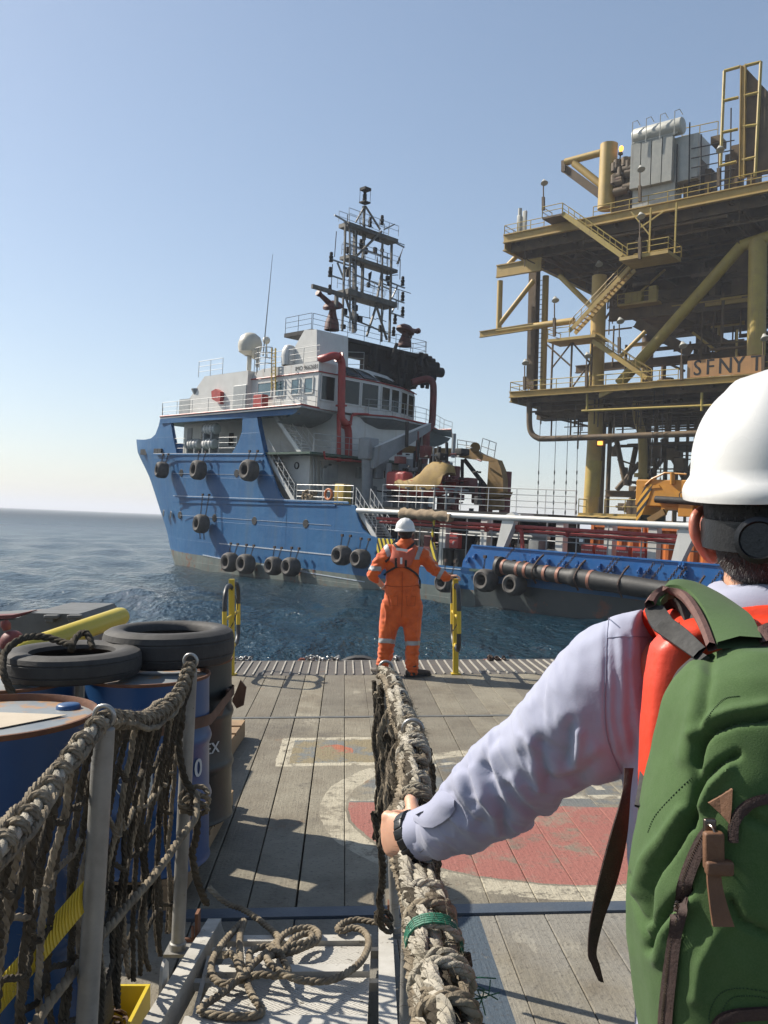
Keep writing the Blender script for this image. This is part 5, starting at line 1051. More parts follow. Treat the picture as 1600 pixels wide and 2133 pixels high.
# lit amber lamps
for px, py, y, lb in ((1294, 311, 2.2, 'lit amber lamp on a bracket beside the pale transformer'), (1250, 923, 3.0, 'lit amber lamp on the thick yellow leg below the lower deck')):
    q = P(px, py, y); t = thing('amber_lamp', lb, 'lamp', q); d = MB()
    if py < 500: d.lathe([(.07, .38), (.22, .25), (.25, 0), (.12, -.25)], q, (.15, 0, 1), 12)
    else: d.rbox(q, (.55, .25, .42), .06)
    build('lens', d, M['lamp'], t, 40); d = MB()
    if py < 500: d.cyl(q-V((0, 0, .3)), P(px-4, py+28, y), .07, n=6); d.rbox(q-V((.05, 0, .45)), (.4, .4, .3), .05)
    else: d.rbox(q+V((0, .2, 0)), (.9, .12, .7), .03); d.bar(q+V((0, .25, 0)), q+V((.2, .9, 0)), .1)
    build('housing', d, M['tand'], t)
# ================================================================== THINGS ON OUR OWN DECK (near frame: z up from the deck)
CUR[0] = NEAR
M['rope'] = pmat('manila_rope', (.34, .285, .205), (.16, .13, .095), scale=14, rough=.95, bump=.9, bscale=160, dist=.003, spec=.15, rust=.12, rcol=(.09, .08, .06, 1), rscale=12)
M['ropel'] = pmat('pale_hawser', (.54, .495, .41), (.29, .26, .20), scale=12, rough=.95, bump=.9, bscale=180, dist=.003, spec=.15, rust=.10, rcol=(.13, .11, .08, 1), rscale=10)
M['roped'] = pmat('dark_shaded_rope', (.05, .041, .030), (.105, .088, .065), scale=9, rough=.95, bump=.9, bscale=150, dist=.003, spec=.15)  # dark rope; shade on the side of the nets facing us is in the colour
M['ropeg'] = pmat('green_twine', (.01, .16, .09), (.01, .10, .06), scale=12, rough=.6, bump=.4, bscale=200, dist=.002)
M['galv'] = pmat('galvanised_steel', (.36, .35, .32), (.25, .24, .22), scale=9, rough=.5, metal=.25, bump=.35, bscale=120, dist=.002, rust=.16, rcol=(.09, .075, .055, 1), rscale=26)
M['ringm'] = pmat('steel_ring', (.52, .52, .50), (.30, .29, .27), scale=20, rough=.35, metal=.7, bump=.2, bscale=90, dist=.001, rust=.15)
M['gway'] = pmat('worn_white_paint', (.58, .56, .51), (.44, .42, .37), scale=7, rough=.6, bump=.3, bscale=60, dist=.003, rust=.30, rcol=(.10, .085, .065, 1), rscale=30)
M['gyel'] = pmat('gate_yellow', (.70, .50, .035), (.60, .42, .03), scale=5, rough=.42, bump=.1, rust=.06)
M['gblk'] = pmat('gate_black', (.03, .03, .032), (.05, .048, .045), scale=8, rough=.45, bump=.15)
M['dblue'] = pmat('drum_blue', (.008, .055, .17), (.012, .07, .20), scale=3, rough=.38, bump=.15, bscale=9, dist=.01, rust=.05, streak=.15, scol=(.04, .05, .07, 1))
M['ddark'] = pmat('drum_dark_green', (.010, .015, .015), (.018, .024, .023), scale=3, rough=.42, bump=.2, bscale=8, dist=.01, rust=.03, streak=.1, scol=(.03, .03, .028, 1))
M['lid'] = pmat('drum_lid', (.17, .20, .23), (.28, .29, .28), scale=4, rough=.5, bump=.2, bscale=20, rust=.62, rcol=(.30, .17, .08, 1), rscale=5)
M['rustrim'] = pmat('rusty_rim', (.20, .085, .04), (.12, .05, .03), scale=14, rough=.85, bump=.4, bscale=120, dist=.003)
M['label'] = pmat('paper_label', (.55, .47, .36), (.48, .40, .30), scale=6, rough=.8, bump=.1)
M['chalk'] = pmat('white_lettering', (.62, .64, .64), (.5, .52, .52), scale=25, rough=.7, bump=0)
M['strap'] = pmat('rusty_brown_strap', (.16, .08, .045), (.10, .05, .03), scale=8, rough=.8, bump=.5, bscale=60, dist=.004)
M['woodd'] = pmat('dark_weathered_wood', (.07, .06, .05), (.045, .038, .03), scale=6, rough=.9, bump=.4, bscale=50)
M['wood'] = pmat('pallet_wood', (.38, .25, .13), (.28, .18, .10), scale=6, rough=.8, bump=.4, bscale=50, dist=.003)
M['ylw'] = pmat('yellow_plastic', (.72, .55, .05), (.62, .47, .05), scale=3, rough=.35, bump=.1)
M['coral'] = pmat('weathered_red_bracket', (.50, .17, .10), (.35, .12, .08), scale=10, rough=.7, bump=.3, rust=.2)
def ringtop(p, R=.0255, r=.0058, ax=(0, 1, 0)): mb = MB(); mb.torus(p, ax, R, r, 28, 10); return mb
def post(px, py, Y, base, rad, label, rax=(0.15, 1, 0)):
    top = N(px, py, Y); t = thing('stanchion', label, 'post', base, 'stanchions of the gangway handrails'); mb = MB(); a = V(base); b = top-V((0, 0, .03)); mb.tube([a, a.lerp(b, .5), b, b+V((0, 0, .008))], [rad, rad, rad, rad*.6], 20); build('pole', mb, M['galv'], t, 40)
    mb = MB(); mb.lathe([(rad+.001, 0), (rad+.006, .003), (rad+.006, .035), (rad+.001, .04)], a, (b-a), 20); mb.box(a+V((0, 0, .004)), (rad*3.4, rad*3.4, .012)); build('socket', mb, M['galv'], t, 40)
    build('ring', ringtop(top, ax=rax), M['ringm'], t, 60); return top
R1 = post(217, 1492, 2.15, (-.735, 2.17, .33), .0258, 'nearest left stanchion of grey pitted pipe with a steel ring, beside the blue drum')
R2 = post(397, 1377, 3.30, (-.770, 3.32, .15), .0250, 'further left stanchion with a shiny ring, in front of the dark drum')
Q1 = post(860, 1520, 2.30, (.055, 2.32, .30), .019, 'right stanchion nearer the gripping hand, wrapped in pale rope')
Q2 = post(804, 1391, 3.50, (.045, 3.52, .12), .019, 'right stanchion farther off, its ring before the boots of the man in orange')
def rp(mb, pts, r, seed=0, wob=.004, step=None, smooth=6, n=5): mb.rope(catmull(pts, smooth), r, 3, None, n, step, seed, wob)
# ---- left net
net = thing('rope_net', 'dark hanging rope net between the left stanchions in front of the blue drums', 'net', (-.7, 2.2, .3)); NR = random.Random(5)
hand_l = [N(-260, 2010, 1.25), N(-120, 1885, 1.42), N(0, 1765, 1.60), N(60, 1702, 1.74), N(120, 1620, 1.90), N(170, 1548, 2.04), R1+V((0, 0, -.012)), N(262, 1500, 2.36), N(300, 1500, 2.55), N(340, 1482, 2.8), N(375, 1442, 3.05), R2+V((0, 0, -.012))]
hl = catmull(hand_l, 8)
mb = MB(); rp(mb, hand_l[:7], .0165, 1, .003, n=7); build('handrail_rope', mb, M['ropel'], net, 60)
mb = MB(); rp(mb, hand_l[6:], .0145, 2, .004, n=7); build('handrail_rope', mb, M['rope'], net, 60)
for k, off in enumerate(((-.022, .01, .012), (.016, -.01, -.016))):
    mb = MB(); rp(mb, [p+V(off)+V((NR.uniform(-.008, .008), 0, NR.uniform(-.012, .012))) for p in hand_l], .0085, 4+k, .006); build('lacing_rope', mb, M['rope'], net, 60)
def at_y(path, Y):
    for a, b in zip(path[:-1], path[1:]):
        if a.y <= Y <= b.y: return a.lerp(b, (Y-a.y)/max(b.y-a.y, 1e-6))
    return path[-1]
gz = lambda Y: .66-.15*Y
ys = [1.25+.061*i for i in range(34)]; cols = []
for i, Y in enumerate(ys):
    tp = at_y(hl, Y); bt = V((-.80+NR.uniform(-.02, .02), Y+.10+NR.uniform(-.03, .05), gz(Y)+.03)); pts = []
    for k in range(7):
        f = k/6; pts.append(tp.lerp(bt, f)+V((NR.uniform(-.010, .010)-.035*math.sin(f*3.1), NR.uniform(-.010, .010)+.016*math.sin(f*3.14*2+i*1.6), 0)))
    pts[0] = tp; cols.append(pts); mb = MB(); rp(mb, pts, NR.choice((.0115, .0125, .010)) if i < 12 else .0095, i, .004, step=.012 if i < 12 else .014); build('vertical_rope', mb, M['roped'] if i % 4 else M['rope'], net, 60)
    mb = MB(); c = pts[0]; rp(mb, [c+V((.020*math.cos(a), .010*a/6-.01, .020*math.sin(a))) for a in np.linspace(0, 9, 14)], .0075, i, 0, smooth=2); build('knot', mb, M['rope'], net, 60)
for lv in (1, 2, 3, 4, 5):
    for s0, s1 in ((0, 17), (17, 33)):
        pts = [cols[i][lv]+V((0, 0, NR.uniform(-.02, .02)-(.0 if i % 2 else .03))) for i in range(s0, s1+1)]; mb = MB(); rp(mb, pts, .0085, lv, .003, step=.014, smooth=4); build('cross_rope', mb, M['roped'] if lv != 2 else M['rope'], net, 60)
mb = MB(); rp(mb, [N(410, 1650, 3.2), N(408, 1700, 3.1), N(380, 1740, 2.95), N(320, 1825, 2.7), N(250, 1905, 2.45), N(200, 1965, 2.3), N(110, 2080, 2.05), N(40, 2180, 1.9)], .0125, 3, .002, n=7); build('stay_rope', mb, M['rope'], net, 60)
mb = MB(); rp(mb, [R2+V((.005, 0, 0)), N(392, 1430, 3.27), N(380, 1480, 3.2), N(372, 1560, 3.2), N(385, 1620, 3.2), N(405, 1660, 3.2), N(412, 1720, 3.2), N(402, 1790, 3.25), N(415, 1850, 3.3), N(432, 1880, 3.35)], .014, 7, .006, n=6); build('lashing_rope', mb, M['roped'], net, 60)
mb = MB(); rp(mb, [N(405, 1655, 3.22)+V((.05*math.cos(a), .015*math.sin(a*1.3), .03*math.sin(a)-.004*a)) for a in np.linspace(0, 16, 22)], .010, 8, .002, smooth=3); build('knot', mb, M['rope'], net, 60)
# ---- right bundle: the net furled on its handrail
bun = thing('furled_net', 'pale furled rope net lashed along the right handrail under the gripping hand', 'net', (.03, 2.2, .3)); BR = random.Random(9)
hr = [V((.063, .55, 1.205)), N(925, 2133, .97), N(905, 1990, 1.13), N(880, 1860, 1.32), N(856, 1745, 1.58), N(862, 1640, 1.86), N(858, 1560, 2.12), Q1+V((0, 0, -.015)), N(845, 1500, 2.55), N(828, 1450, 2.9), N(815, 1415, 3.2), Q2+V((0, 0, -.012))]
hp = catmull(hr, 8)
mb = MB(); rp(mb, hr[:8], .0135, 1, .002, n=8); build('hawser', mb, M['ropel'], bun, 60); mb = MB(); rp(mb, hr[7:], .0115, 2, .003, n=6); build('hawser', mb, M['ropel'], bun, 60)
for k in range(11):
    a0 = BR.uniform(0, 6.28); pts = []; R0 = BR.uniform(.016, .034); ph = BR.uniform(0, 6)
    for i, p in enumerate(hp[::4]):
        a = a0+.5*math.sin(i*.7+ph); pts.append(p+V((R0*math.cos(a)+.004, 0, R0*math.sin(a)*.8-.012-.006*math.sin(i*1.3+k))))
    mb = MB(); rp(mb, pts, BR.choice((.0075, .009, .0105)), k, .006, step=.007, smooth=4); build('furled_rope', mb, M[('ropel', 'rope', 'ropel', 'roped')[k % 4]], bun, 60)
for k in range(30):      # ropes wound round the bundle
    Y = 1.0+.083*k+BR.uniform(-.02, .02)
    if 1.34 < Y < 1.52: continue
    c = at_y(hp, Y); R_ = BR.uniform(.026, .036)*(1 if Y < 2.2 else .85); pts = [c+V((R_*math.cos(a)+.004, .018*a/6.28*BR.uniform(.6, 1.4)-.01, R_*.95*math.sin(a)-.010)) for a in np.linspace(.4, .4+6.6+BR.uniform(0, 2), 16)]
    mb = MB(); rp(mb, pts, BR.uniform(.0055, .0085), k, .0015, smooth=4, step=.0045, n=6); build('whipping', mb, M['ropel' if k % 3 else 'rope'], bun, 60)
for k in range(20):      # the net hanging down inside the bundle
    Y = 1.85+k*.083; tp = at_y(hp, Y)+V((-.03-.01*BR.random(), 0, -.03)); zb = 1.75-.355*Y+BR.uniform(-.03, .03); n_ = 5; pts = [V((tp.x+BR.uniform(-.018, .010)-.012*math.sin(i*1.4+k), Y+BR.uniform(-.025, .025), tp.z+(zb-tp.z)*i/n_)) for i in range(n_+1)]
    mb = MB(); rp(mb, pts, .010, k, .004, step=.013); build('hanging_rope', mb, M['roped' if k % 3 else 'rope'], bun, 60)
for k in range(16):
    Y = 1.0+k*.085; tp = at_y(hp, Y)+V((.035, 0, -.03)); pts = [tp+V((BR.uniform(-.006, .012)+.008*math.sin(i+k), BR.uniform(-.02, .03), -i*.055)) for i in range(6)]; mb = MB(); rp(mb, pts, .0095, k, .003, step=.013); build('hanging_rope', mb, M['roped'], bun, 60)
mb = MB(); rp(mb, [N(776, 1690, 3.1), N(788, 1740, 3.1), N(797, 1800, 3.15), N(792, 1870, 3.25), N(796, 1930, 3.35)], .014, 3, .006); rp(mb, [N(800, 1920, 3.4)+V((.03*math.cos(a), .02*math.sin(a), .035*math.sin(a*.8))) for a in np.linspace(0, 12, 16)], .010, 5, 0, smooth=3); build('foot_lashing', mb, M['roped'], bun, 60)
mb = MB()
for k in range(5): c = at_y(hp, 1.165+.006*k); mb.tube([c+V((.037*math.cos(a)+.003, .004*math.sin(a*3), .036*math.sin(a)-.008)) for a in np.linspace(0, 6.28, 20)[:-1]], .0022, 5, closed=True)
for k in range(9): c = at_y(hp, 1.13)+V((.035, 0, -.04)); mb.tube(catmull([c, c+V((BR.uniform(.005, .03), BR.uniform(-.01, .01), BR.uniform(-.02, .02))), c+V((BR.uniform(.01, .05), BR.uniform(-.02, .02), BR.uniform(-.04, .02)))], 3), .0009, 4)
build('green_twine', mb, M['ropeg'], bun, 60)
def fibres(path, R_, n, par, mt, seed):
    g = random.Random(seed); mb = MB()
    for k in range(n):
        i = g.randrange(len(path)-1); c = path[i].lerp(path[i+1], g.random()); a = g.uniform(0, 6.283); o = V((math.cos(a), g.uniform(-.4, .4), math.sin(a))).normalized(); p = c+o*R_*g.uniform(.85, 1.05); L_ = g.uniform(.004, .016); d_ = (o*.7+V((g.uniform(-.8, .8), g.uniform(-.8, .8), g.uniform(-.8, .5)))).normalized(); q = p+d_*L_; q2 = q+(d_+V((g.uniform(-.6, .6), g.uniform(-.6, .6), g.uniform(-.8, .2)))).normalized()*L_*.7; s_ = d_.cross(V((0, 1, 0.1))).normalized()*.00032
        mb.add([p-s_, p+s_, q+s_*.7, q-s_*.7, q2], [(0, 1, 2, 3), (3, 2, 4)])
    return build('fibres', mb, M[mt], par, kind='stuff')
fibres(hp[:70], .034, 2600, bun, 'rope', 3); fibres(hl, .018, 2400, net, 'rope', 4)
for k in (2, 6, 10, 14, 18): fibres([V(p) for p in cols[k]], .012, 240, net, 'rope', 10+k)
# ---- gangway ramp
gw = thing('gangway', 'worn white gangway of checkered plates running down onto the deck', 'gangway', (-.35, 3.6, 0)); 
def gp(X, Y, h=0.0): return V((X, Y, gz(Y)+h))
for X in (-.690, .005):
    mb = MB(); mb.bar(gp(X, 3.62, -.03), gp(X+.02 if X > -.5 else X+.03, .7, -.03), .055, .10); build('side_beam', mb, M['gway'], gw)
    mb = MB(); mb.prism([gp(X-.0275, 3.60, .02), gp(X-.0275, 3.70, -.06), gp(X-.0275, 3.70, -.10), gp(X-.0275, 3.60, -.10)], V((.055, 0, 0))); build('beam_end', mb, M['gway'], gw)
bars_ = [3.43, 3.10, 2.66, 2.30, 1.95, 1.6, 1.25, .9]
for i, Y in enumerate(bars_):
    x0 = -.60; x1 = -.05; mb = MB(); mb.bar(gp(x0, Y, -.012), gp(x1, Y+.01, -.012), .05, .03); build('cross_bar', mb, M['gway'], gw); mb = MB(); mb.bar(gp(-.67, Y-.01, -.05), gp(0, Y-.01, -.05), .03, .03); build('cross_tie', mb, M['gway'], gw)
cm = bpy.data.materials.new('checker_plate'); cm.use_nodes = True; nt = cm.node_tree; b = nt.nodes['Principled BSDF']; tc = nt.nodes.new('ShaderNodeTexCoord').outputs['Object']; sp = nt.nodes.new('ShaderNodeSeparateXYZ'); nt.links.new(tc, sp.inputs[0])
def bars_tex(sx, sy, ang):
    mp = nt.nodes.new('ShaderNodeMapping'); mp.inputs['Rotation'].default_value = (0, 0, ang); mp.inputs['Scale'].default_value = (1, 1, 1); nt.links.new(tc, mp.inputs[0]); s2 = nt.nodes.new('ShaderNodeSeparateXYZ'); nt.links.new(mp.outputs[0], s2.inputs[0]); w = mathn(nt, 'SINE', mathn(nt, 'MULTIPLY', s2.outputs[0], sx)); return mathn(nt, 'MAXIMUM', mathn(nt, 'MULTIPLY', mathn(nt, 'SUBTRACT', w, .35), 1.6), 0.0)
chk = mathn(nt, 'GREATER_THAN', mathn(nt, 'MULTIPLY', mathn(nt, 'SINE', mathn(nt, 'MULTIPLY', sp.outputs[0], 78.0)), mathn(nt, 'SINE', mathn(nt, 'MULTIPLY', sp.outputs[1], 78.0))), 0.0)
hgt = mixc(nt, chk, mixc(nt, 0.0, bars_tex(520, 0, .78), bars_tex(520, 0, .78)), bars_tex(520, 0, -.78))
sc_ = ramp(nt, noisen(nt, tc, 34, 7, .7), [(.60, (0, 0, 0)), (.64, (1, 1, 1))]); basec = mixc(nt, noisen(nt, tc, 6, 5), (.50, .48, .43, 1), (.38, .36, .32, 1)); basec = mixc(nt, sc_, basec, (.10, .09, .07, 1)); nt.links.new(basec, b.inputs['Base Color']); b.inputs['Roughness'].default_value = .55
bn = nt.nodes.new('ShaderNodeBump'); bn.inputs['Strength'].default_value = .9; bn.inputs['Distance'].default_value = .006; nt.links.new(hgt, bn.inputs['Height']); nt.links.new(bn.outputs[0], b.inputs['Normal']); M['check'] = cm
for Y0, Y1 in zip(bars_[1:], bars_[:-1]):
    mb = MB(); mb.prism([gp(-.585, Y0+.035, -.018), gp(-.05, Y0+.04, -.018), gp(-.05, Y1-.03, -.018), gp(-.585, Y1-.035, -.018)], V((0, 0, -.006))); build('checker_plate', mb, M['check'], gw)
mb = MB(); mb.prism([gp(-.735, 3.0, -.02), gp(-.735, 3.0, .06), gp(-.735, 2.96, .085), gp(-.735, 2.92, .06), gp(-.735, 2.90, -.02)], V((.01, 0, 0))); mb.prism([gp(-.655, 3.3, -.02), gp(-.60, 2.75, -.05), gp(-.585, 2.75, -.05), gp(-.64, 3.3, -.02)], V((0, 0, -.05))); build('lug', mb, M['gway'], gw)
for X, Yb in ((-.735, 3.42), (.035-.03, 3.55)):
    mb = MB(); mb.torus(V((X, Yb, gz(Yb)+.03)), (1, .2, 0), .018, .006, 14, 6); mb.cyl(V((X-.03, Yb, gz(Yb))), V((X+.03, Yb, gz(Yb))), .009); mb.bar(V((X+.015, Yb+.02, .02)), V((X+.015, Yb+.02, gz(Yb)+.10)), .012, .05); build('shackle', mb, M['rustrim'], gw, 50)
# ---- loose rope on the gangway
def GW(px, py, h=.018):
    d = ray(px, py, 0.0); k = (gz(0)+h-CN.z)/(d.z+.15*d.y); return CN+d*k
lr1 = [(435, 1872), (468, 1879), (509, 1896), (539, 1916), (570, 1941), (580, 1955), (570, 1968), (549, 1989), (526, 2009), (502, 2033), (482, 2053), (452, 2076), (421, 2097), (418, 2106), (438, 2113), (489, 2118), (536, 2115), (544, 2103), (529, 2080), (516, 2053), (514, 2029), (502, 2009), (500, 1982), (500, 1948), (509, 1918), (498, 1927), (472, 1955), (452, 1982), (440, 2009), (445, 2036), (465, 2049), (500, 2042), (540, 2030), (580, 2032), (600, 2024), (587, 1992), (578, 1968), (590, 1948), (614, 1936), (647, 1933), (664, 1945), (657, 1962), (630, 1975), (600, 1985), (575, 1988), (556, 1996), (576, 2019), (607, 2036), (641, 2044), (684, 2043), (718, 2029), (749, 2006), (765, 1979), (767, 1955), (755, 1938), (732, 1933), (712, 1940), (703, 1934), (718, 1921), (745, 1916), (784, 1922)]
pts = [GW(x, y, .016+(.022 if i in (7, 8, 9, 21, 22, 32, 33, 45, 46, 47) else 0)+(.01 if i > 33 else 0)) for i, (x, y) in enumerate(lr1)]; pts[0] += V((0, 0, .05))
mb = MB(); rp(mb, pts, .0125, 2, .001, n=7, smooth=5, step=.012); build('loose_rope', mb, M['rope'], loc=pts[5], smooth=60, label='loose brown rope lying in loops on the white gangway plates', cat='rope')
lr2 = [(468, 1990), (480, 1986), (492, 2000), (499, 2018), (503, 2036), (520, 2020), (519, 2000), (522, 1982), (540, 1974), (562, 1972), (580, 1985), (600, 1970), (612, 1955), (636, 1945), (650, 1948), (640, 1962), (612, 1968), (596, 1974)]
pts = [GW(x, y, .040) for x, y in lr2]; mb = MB(); rp(mb, pts, .0125, 2, .001, n=7, smooth=5, step=.012); build('loose_rope', mb, M['rope'], loc=pts[5], smooth=60, label='short brown rope end coiled inside the larger loops on the gangway', cat='rope')
# ---- oil drums
def drum(x, y, z0, mt, lidm, label, name='oil_drum', strap=None, h=.88, R=.2925, bung=None, grp='steel oil drums standing left of the net'):
    t = thing(name, label, 'drum', (x, y, z0), grp); mb = MB()
    pr_ = [(.02, .004), (R-.012, .004), (R-.002, 0), (R+.003, .006), (R, .018), (R-.003, .03)]
    for zc in (.30, .58): pr_ += [(R-.003, zc-.035), (R+.004, zc-.018), (R+.009, zc), (R+.004, zc+.018), (R-.003, zc+.035)]
    pr_ += [(R-.003, h-.03), (R-.001, h-.012)]
    mb.lathe(pr_, (x, y, z0), (0, 0, 1), 48); build('drum_body', mb, M[mt], t, 50)
    mb = MB(); mb.lathe([(R-.001, h-.013), (R+.004, h-.006), (R+.003, h+.002), (R-.004, h+.003), (R-.008, h-.006), (R-.009, h-.018)], (x, y, z0), (0, 0, 1), 48, ); build('rim', mb, M['rustrim'], t, 50)
    mb = MB(); mb.lathe([(R-.009, h-.018), (R-.03, h-.016), (.001, h-.014)], (x, y, z0), (0, 0, 1), 48); lid = build('lid', mb, M[lidm], t, 50)
    if bung:
        mb = MB(); mb.lathe([(.001, .012), (.030, .012), (.034, .008), (.036, -.001)], (x+bung[0], y+bung[1], z0+h-.014), (0, 0, 1), 20); build('bung', mb, M['dblue'], t, 50)
    return t
d1 = drum(-1.105, 2.47, .335, 'dblue', 'lid', 'nearest blue oil drum with a rusty rim and a paper label on its lid', bung=(.17, .16))
mb = MB(); zl_ = .335+.88-.0115; mb.prism([V((-1.33, 2.38, zl_)), V((-1.02, 2.36, zl_)), V((-.90, 2.52, zl_)), V((-1.16, 2.56, zl_))], V((0, 0, .0015))); build('label', mb, M['label'], d1)
mb = MB(); put_text(mb, '15W-40', .055, (-1.10, 2.262, zl_+.001), (1, .10, 0), (-.1, 1, 0)); build('lid_lettering', mb, M['chalk'], d1)
def wrapon(cx, cy, z, R, a0):
    return lambda x, y: V((cx+R*math.cos(a0+x/R), cy+R*math.sin(a0+x/R), z+y))
d2 = drum(-1.135, 4.27, .14, 'dblue', 'lid', 'blue oil drum marked 0 behind the further left stanchion, under the thick tyre')
mb = MB(); put_text(mb, 'D', .20, (0, 0, 0), (1, 0, 0), (0, 1, 0), bold=.004, wrap=wrapon(-1.135, 4.27, .14+.43, .2945, -1.12)); put_text(mb, '0', .12, (0, 0, 0), (1, 0, 0), (0, 1, 0), bold=.003, wrap=wrapon(-1.135, 4.27, .14+.46, .2945, -.42)); put_text(mb, 'TE', .035, (0, 0, 0), (1, 0, 0), (0, 1, 0), wrap=wrapon(-1.135, 4.27, .14+.37, .2945, -1.62)); build('lettering', mb, M['chalk'], d2)
mb = MB(); w_ = wrapon(-1.135, 4.27, .14+.43, .2948, -1.66)
for k in range(28): a, b_ = k/28*6.283, (k+1)/28*6.283; mb.quad(w_(.045*math.cos(a), .045*math.sin(a)), w_(.045*math.cos(b_), .045*math.sin(b_)), w_(.040*math.cos(b_), .040*math.sin(b_)), w_(.040*math.cos(a), .040*math.sin(a)))
sv = [((.032 if i % 2 == 0 else .012)*math.sin(i*math.pi/5), (.032 if i % 2 == 0 else .012)*math.cos(i*math.pi/5)) for i in range(10)]; mb.add([w_(*p) for p in sv]+[w_(0, 0)], [(10, (i+1) % 10, i) for i in range(10)]); build('emblem', mb, M['chalk'], d2)
d3 = drum(-1.74, 4.12, .14, 'dblue', 'lid', 'blue oil drum at the left edge under the thin tyre')
d4 = drum(-1.155, 5.02, .10, 'ddark', 'rustrim', 'dark green oil drum marked EX standing behind the blue one')
mb = MB(); put_text(mb, 'TEX', .085, (0, 0, 0), (1, 0, 0), (0, 1, 0), bold=.002, wrap=wrapon(-1.155, 5.02, .10+.42, .2945, -.80)); build('lettering', mb, M['chalk'], d4)
drum(-2.03, 5.02, .10, 'ddark', 'rustrim', 'dark oil drum hidden behind the tyres at the left')
# strap round the drums
t = thing('cargo_strap', 'rusty brown strap tied round the drums with a knotted end', 'strap', (-.9, 4.6, .8)); Rr = .302; cs = [(-1.135, 4.27), (-1.155, 5.02), (-2.03, 5.02), (-1.74, 4.12)]; path = []
for (cx, cy), a0, a1 in zip(cs, (-math.pi/2-.1, 0, math.pi/2, math.pi), (0, math.pi/2, math.pi, 1.5*math.pi-.1)):
    for k in range(9): a = a0+(a1-a0)*k/8; path.append((cx+Rr*math.cos(a), cy+Rr*math.sin(a), .80+.02*math.sin(len(path)*.35)))
rows = []
for i in range(len(path)+1):
    x, y, z = path[i % len(path)]; rows.append([V((x, y, z-.026)), V((x, y, z+.026))])
mb = MB(); mb.grid(rows); rows2 = [[p+V((.003*(1 if p.x > -1.4 else -1), -.003, 0)) for p in r] for r in rows]; mb.grid(rows2); build('band', mb, M['strap'], t, 60)
kx = V((-.852, 5.0, .80)); mb = MB(); mb.prism([kx+V((0, -.03, -.05)), kx+V((.05, -.05, .07)), kx+V((.075, 0, .02)), kx+V((.06, .0, -.08)), kx+V((.02, .01, -.10))], V((0, .02, 0))); mb.rbox(kx+V((-.01, -.10, 0)), (.02, .05, .065), .008); mb.prism([kx+V((-.03, -.2, -.03)), kx+V((-.005, -.15, -.02)), kx+V((-.03, -.17, -.10)), kx+V((-.05, -.2, -.10))], V((0, .006, 0))); build('knot', mb, M['strap'], t, 50)
# pallets
def pallet(x0, x1, y0, y1, z0, h, label, wd='wood'):
    t = thing('wooden_pallet', label, 'pallet', ((x0+x1)/2, (y0+y1)/2, z0), 'wooden pallets under the drums'); n = 6
    for i in range(n): mb = MB(); yy = y0+(y1-y0)*(i+.5)/n; mb.box(((x0+x1)/2, yy, z0+h-.011), (x1-x0, (y1-y0)/n*.78, .022)); build('top_board', mb, M[wd], t)
    for i in range(3): mb = MB(); xx = x0+.05+(x1-x0-.1)*i/2; mb.box((xx, (y0+y1)/2, z0+(h-.024)/2+.001), (.09, y1-y0, h-.026)); build('bearer', mb, M[wd], t)
pallet(-2.1, -.93, 4.0, 4.6, .004, .135, 'wooden pallet under the blue drums'); pallet(-2.4, -.93, 4.75, 5.5, .004, .095, 'low wooden pallet under the dark drum'); pallet(-2.3, -1.13, 5.75, 7.25, .004, .14, 'pale wooden pallet whose corner shows right of the dark drum'); pallet(-1.6, -.86, 2.1, 2.85, .004, .165, 'lower of two dark pallets under the nearest blue drum', 'woodd'); pallet(-1.6, -.86, 2.1, 2.85, .171, .162, 'upper of two dark pallets under the nearest blue drum', 'woodd')
# tyres lying on the drums
def lying_tyre(x, y, z0, R, h, label, rim=.60):
    t = thing('worn_tyre', label, 'tyre', (x, y, z0), 'used tyres lying on the drums'); mb = MB(); n = 64; prof = []
    w = h/2; prof = [(R*rim, -w*.50), (R*rim*1.03, -w*.80), (R*.74, -w*.97), (R*.88, -w*.94), (R*.965, -w*.78), (R*.995, -w*.45), (R*.985, -w*.40), (R*1.0, -w*.33), (R*1.0, w*.33), (R*.985, w*.40), (R*.995, w*.47), (R*.97, w*.76), (R*.90, w*.92), (R*.86, w*.965), (R*.78, w*1.0), (R*.70, w*.93), (R*rim*1.03, w*.78), (R*rim, w*.50), (R*.72, w*.2), (R*.80, 0), (R*.72, -w*.2)]
    mb.lathe(prof, (x, y, z0+w), (.01, -.012, 1), n, close=True); build('casing', mb, M['rubber'], t, 35); return t
lying_tyre(-1.475, 4.20, 1.023, .318, .135, 'thin worn tyre with rope in it lying on the left blue drums'); lying_tyre(-1.12, 4.62, 1.023, .335, .185, 'thick black tyre lying on the drums nearer the yellow gate', .64)
rp_ = [(30, 1452, 3.86), (8, 1405, 3.84), (8, 1362, 3.95), (35, 1335, 4.0), (75, 1326, 4.1), (118, 1334, 4.1), (150, 1346, 4.05), (148, 1352, 4.1), (156, 1330, 4.2), (170, 1318, 4.25), (184, 1322, 4.25), (192, 1350, 4.2)]
mb = MB(); rp(mb, [N(*p) for p in rp_], .017, 2, .004, n=6); build('black_rope', mb, M['roped'], loc=N(75, 1326, 4.1), smooth=60, label='black rope looped through the thin tyre on the left drums', cat='rope')
q = N(26, 1338, 5.15); mb = MB(); mb.ball(q, .070, 24, 16); mb.lathe([(.02, 0), (.03, .03), (.02, .06)], q+V((-.03, 0, .07)), (-.3, 0, 1), 12); build('mooring_buoy', mb, M['dred'], loc=q, smooth=60, label='dull red mooring buoy behind the thin tyre', cat='buoy')
t = thing('deck_locker', 'grey steel deck box with a red top edge at the far left', 'locker', (-2.9, 6.4, 0)); mb = MB(); pz = lambda px, py: N(px, py, 6.0)
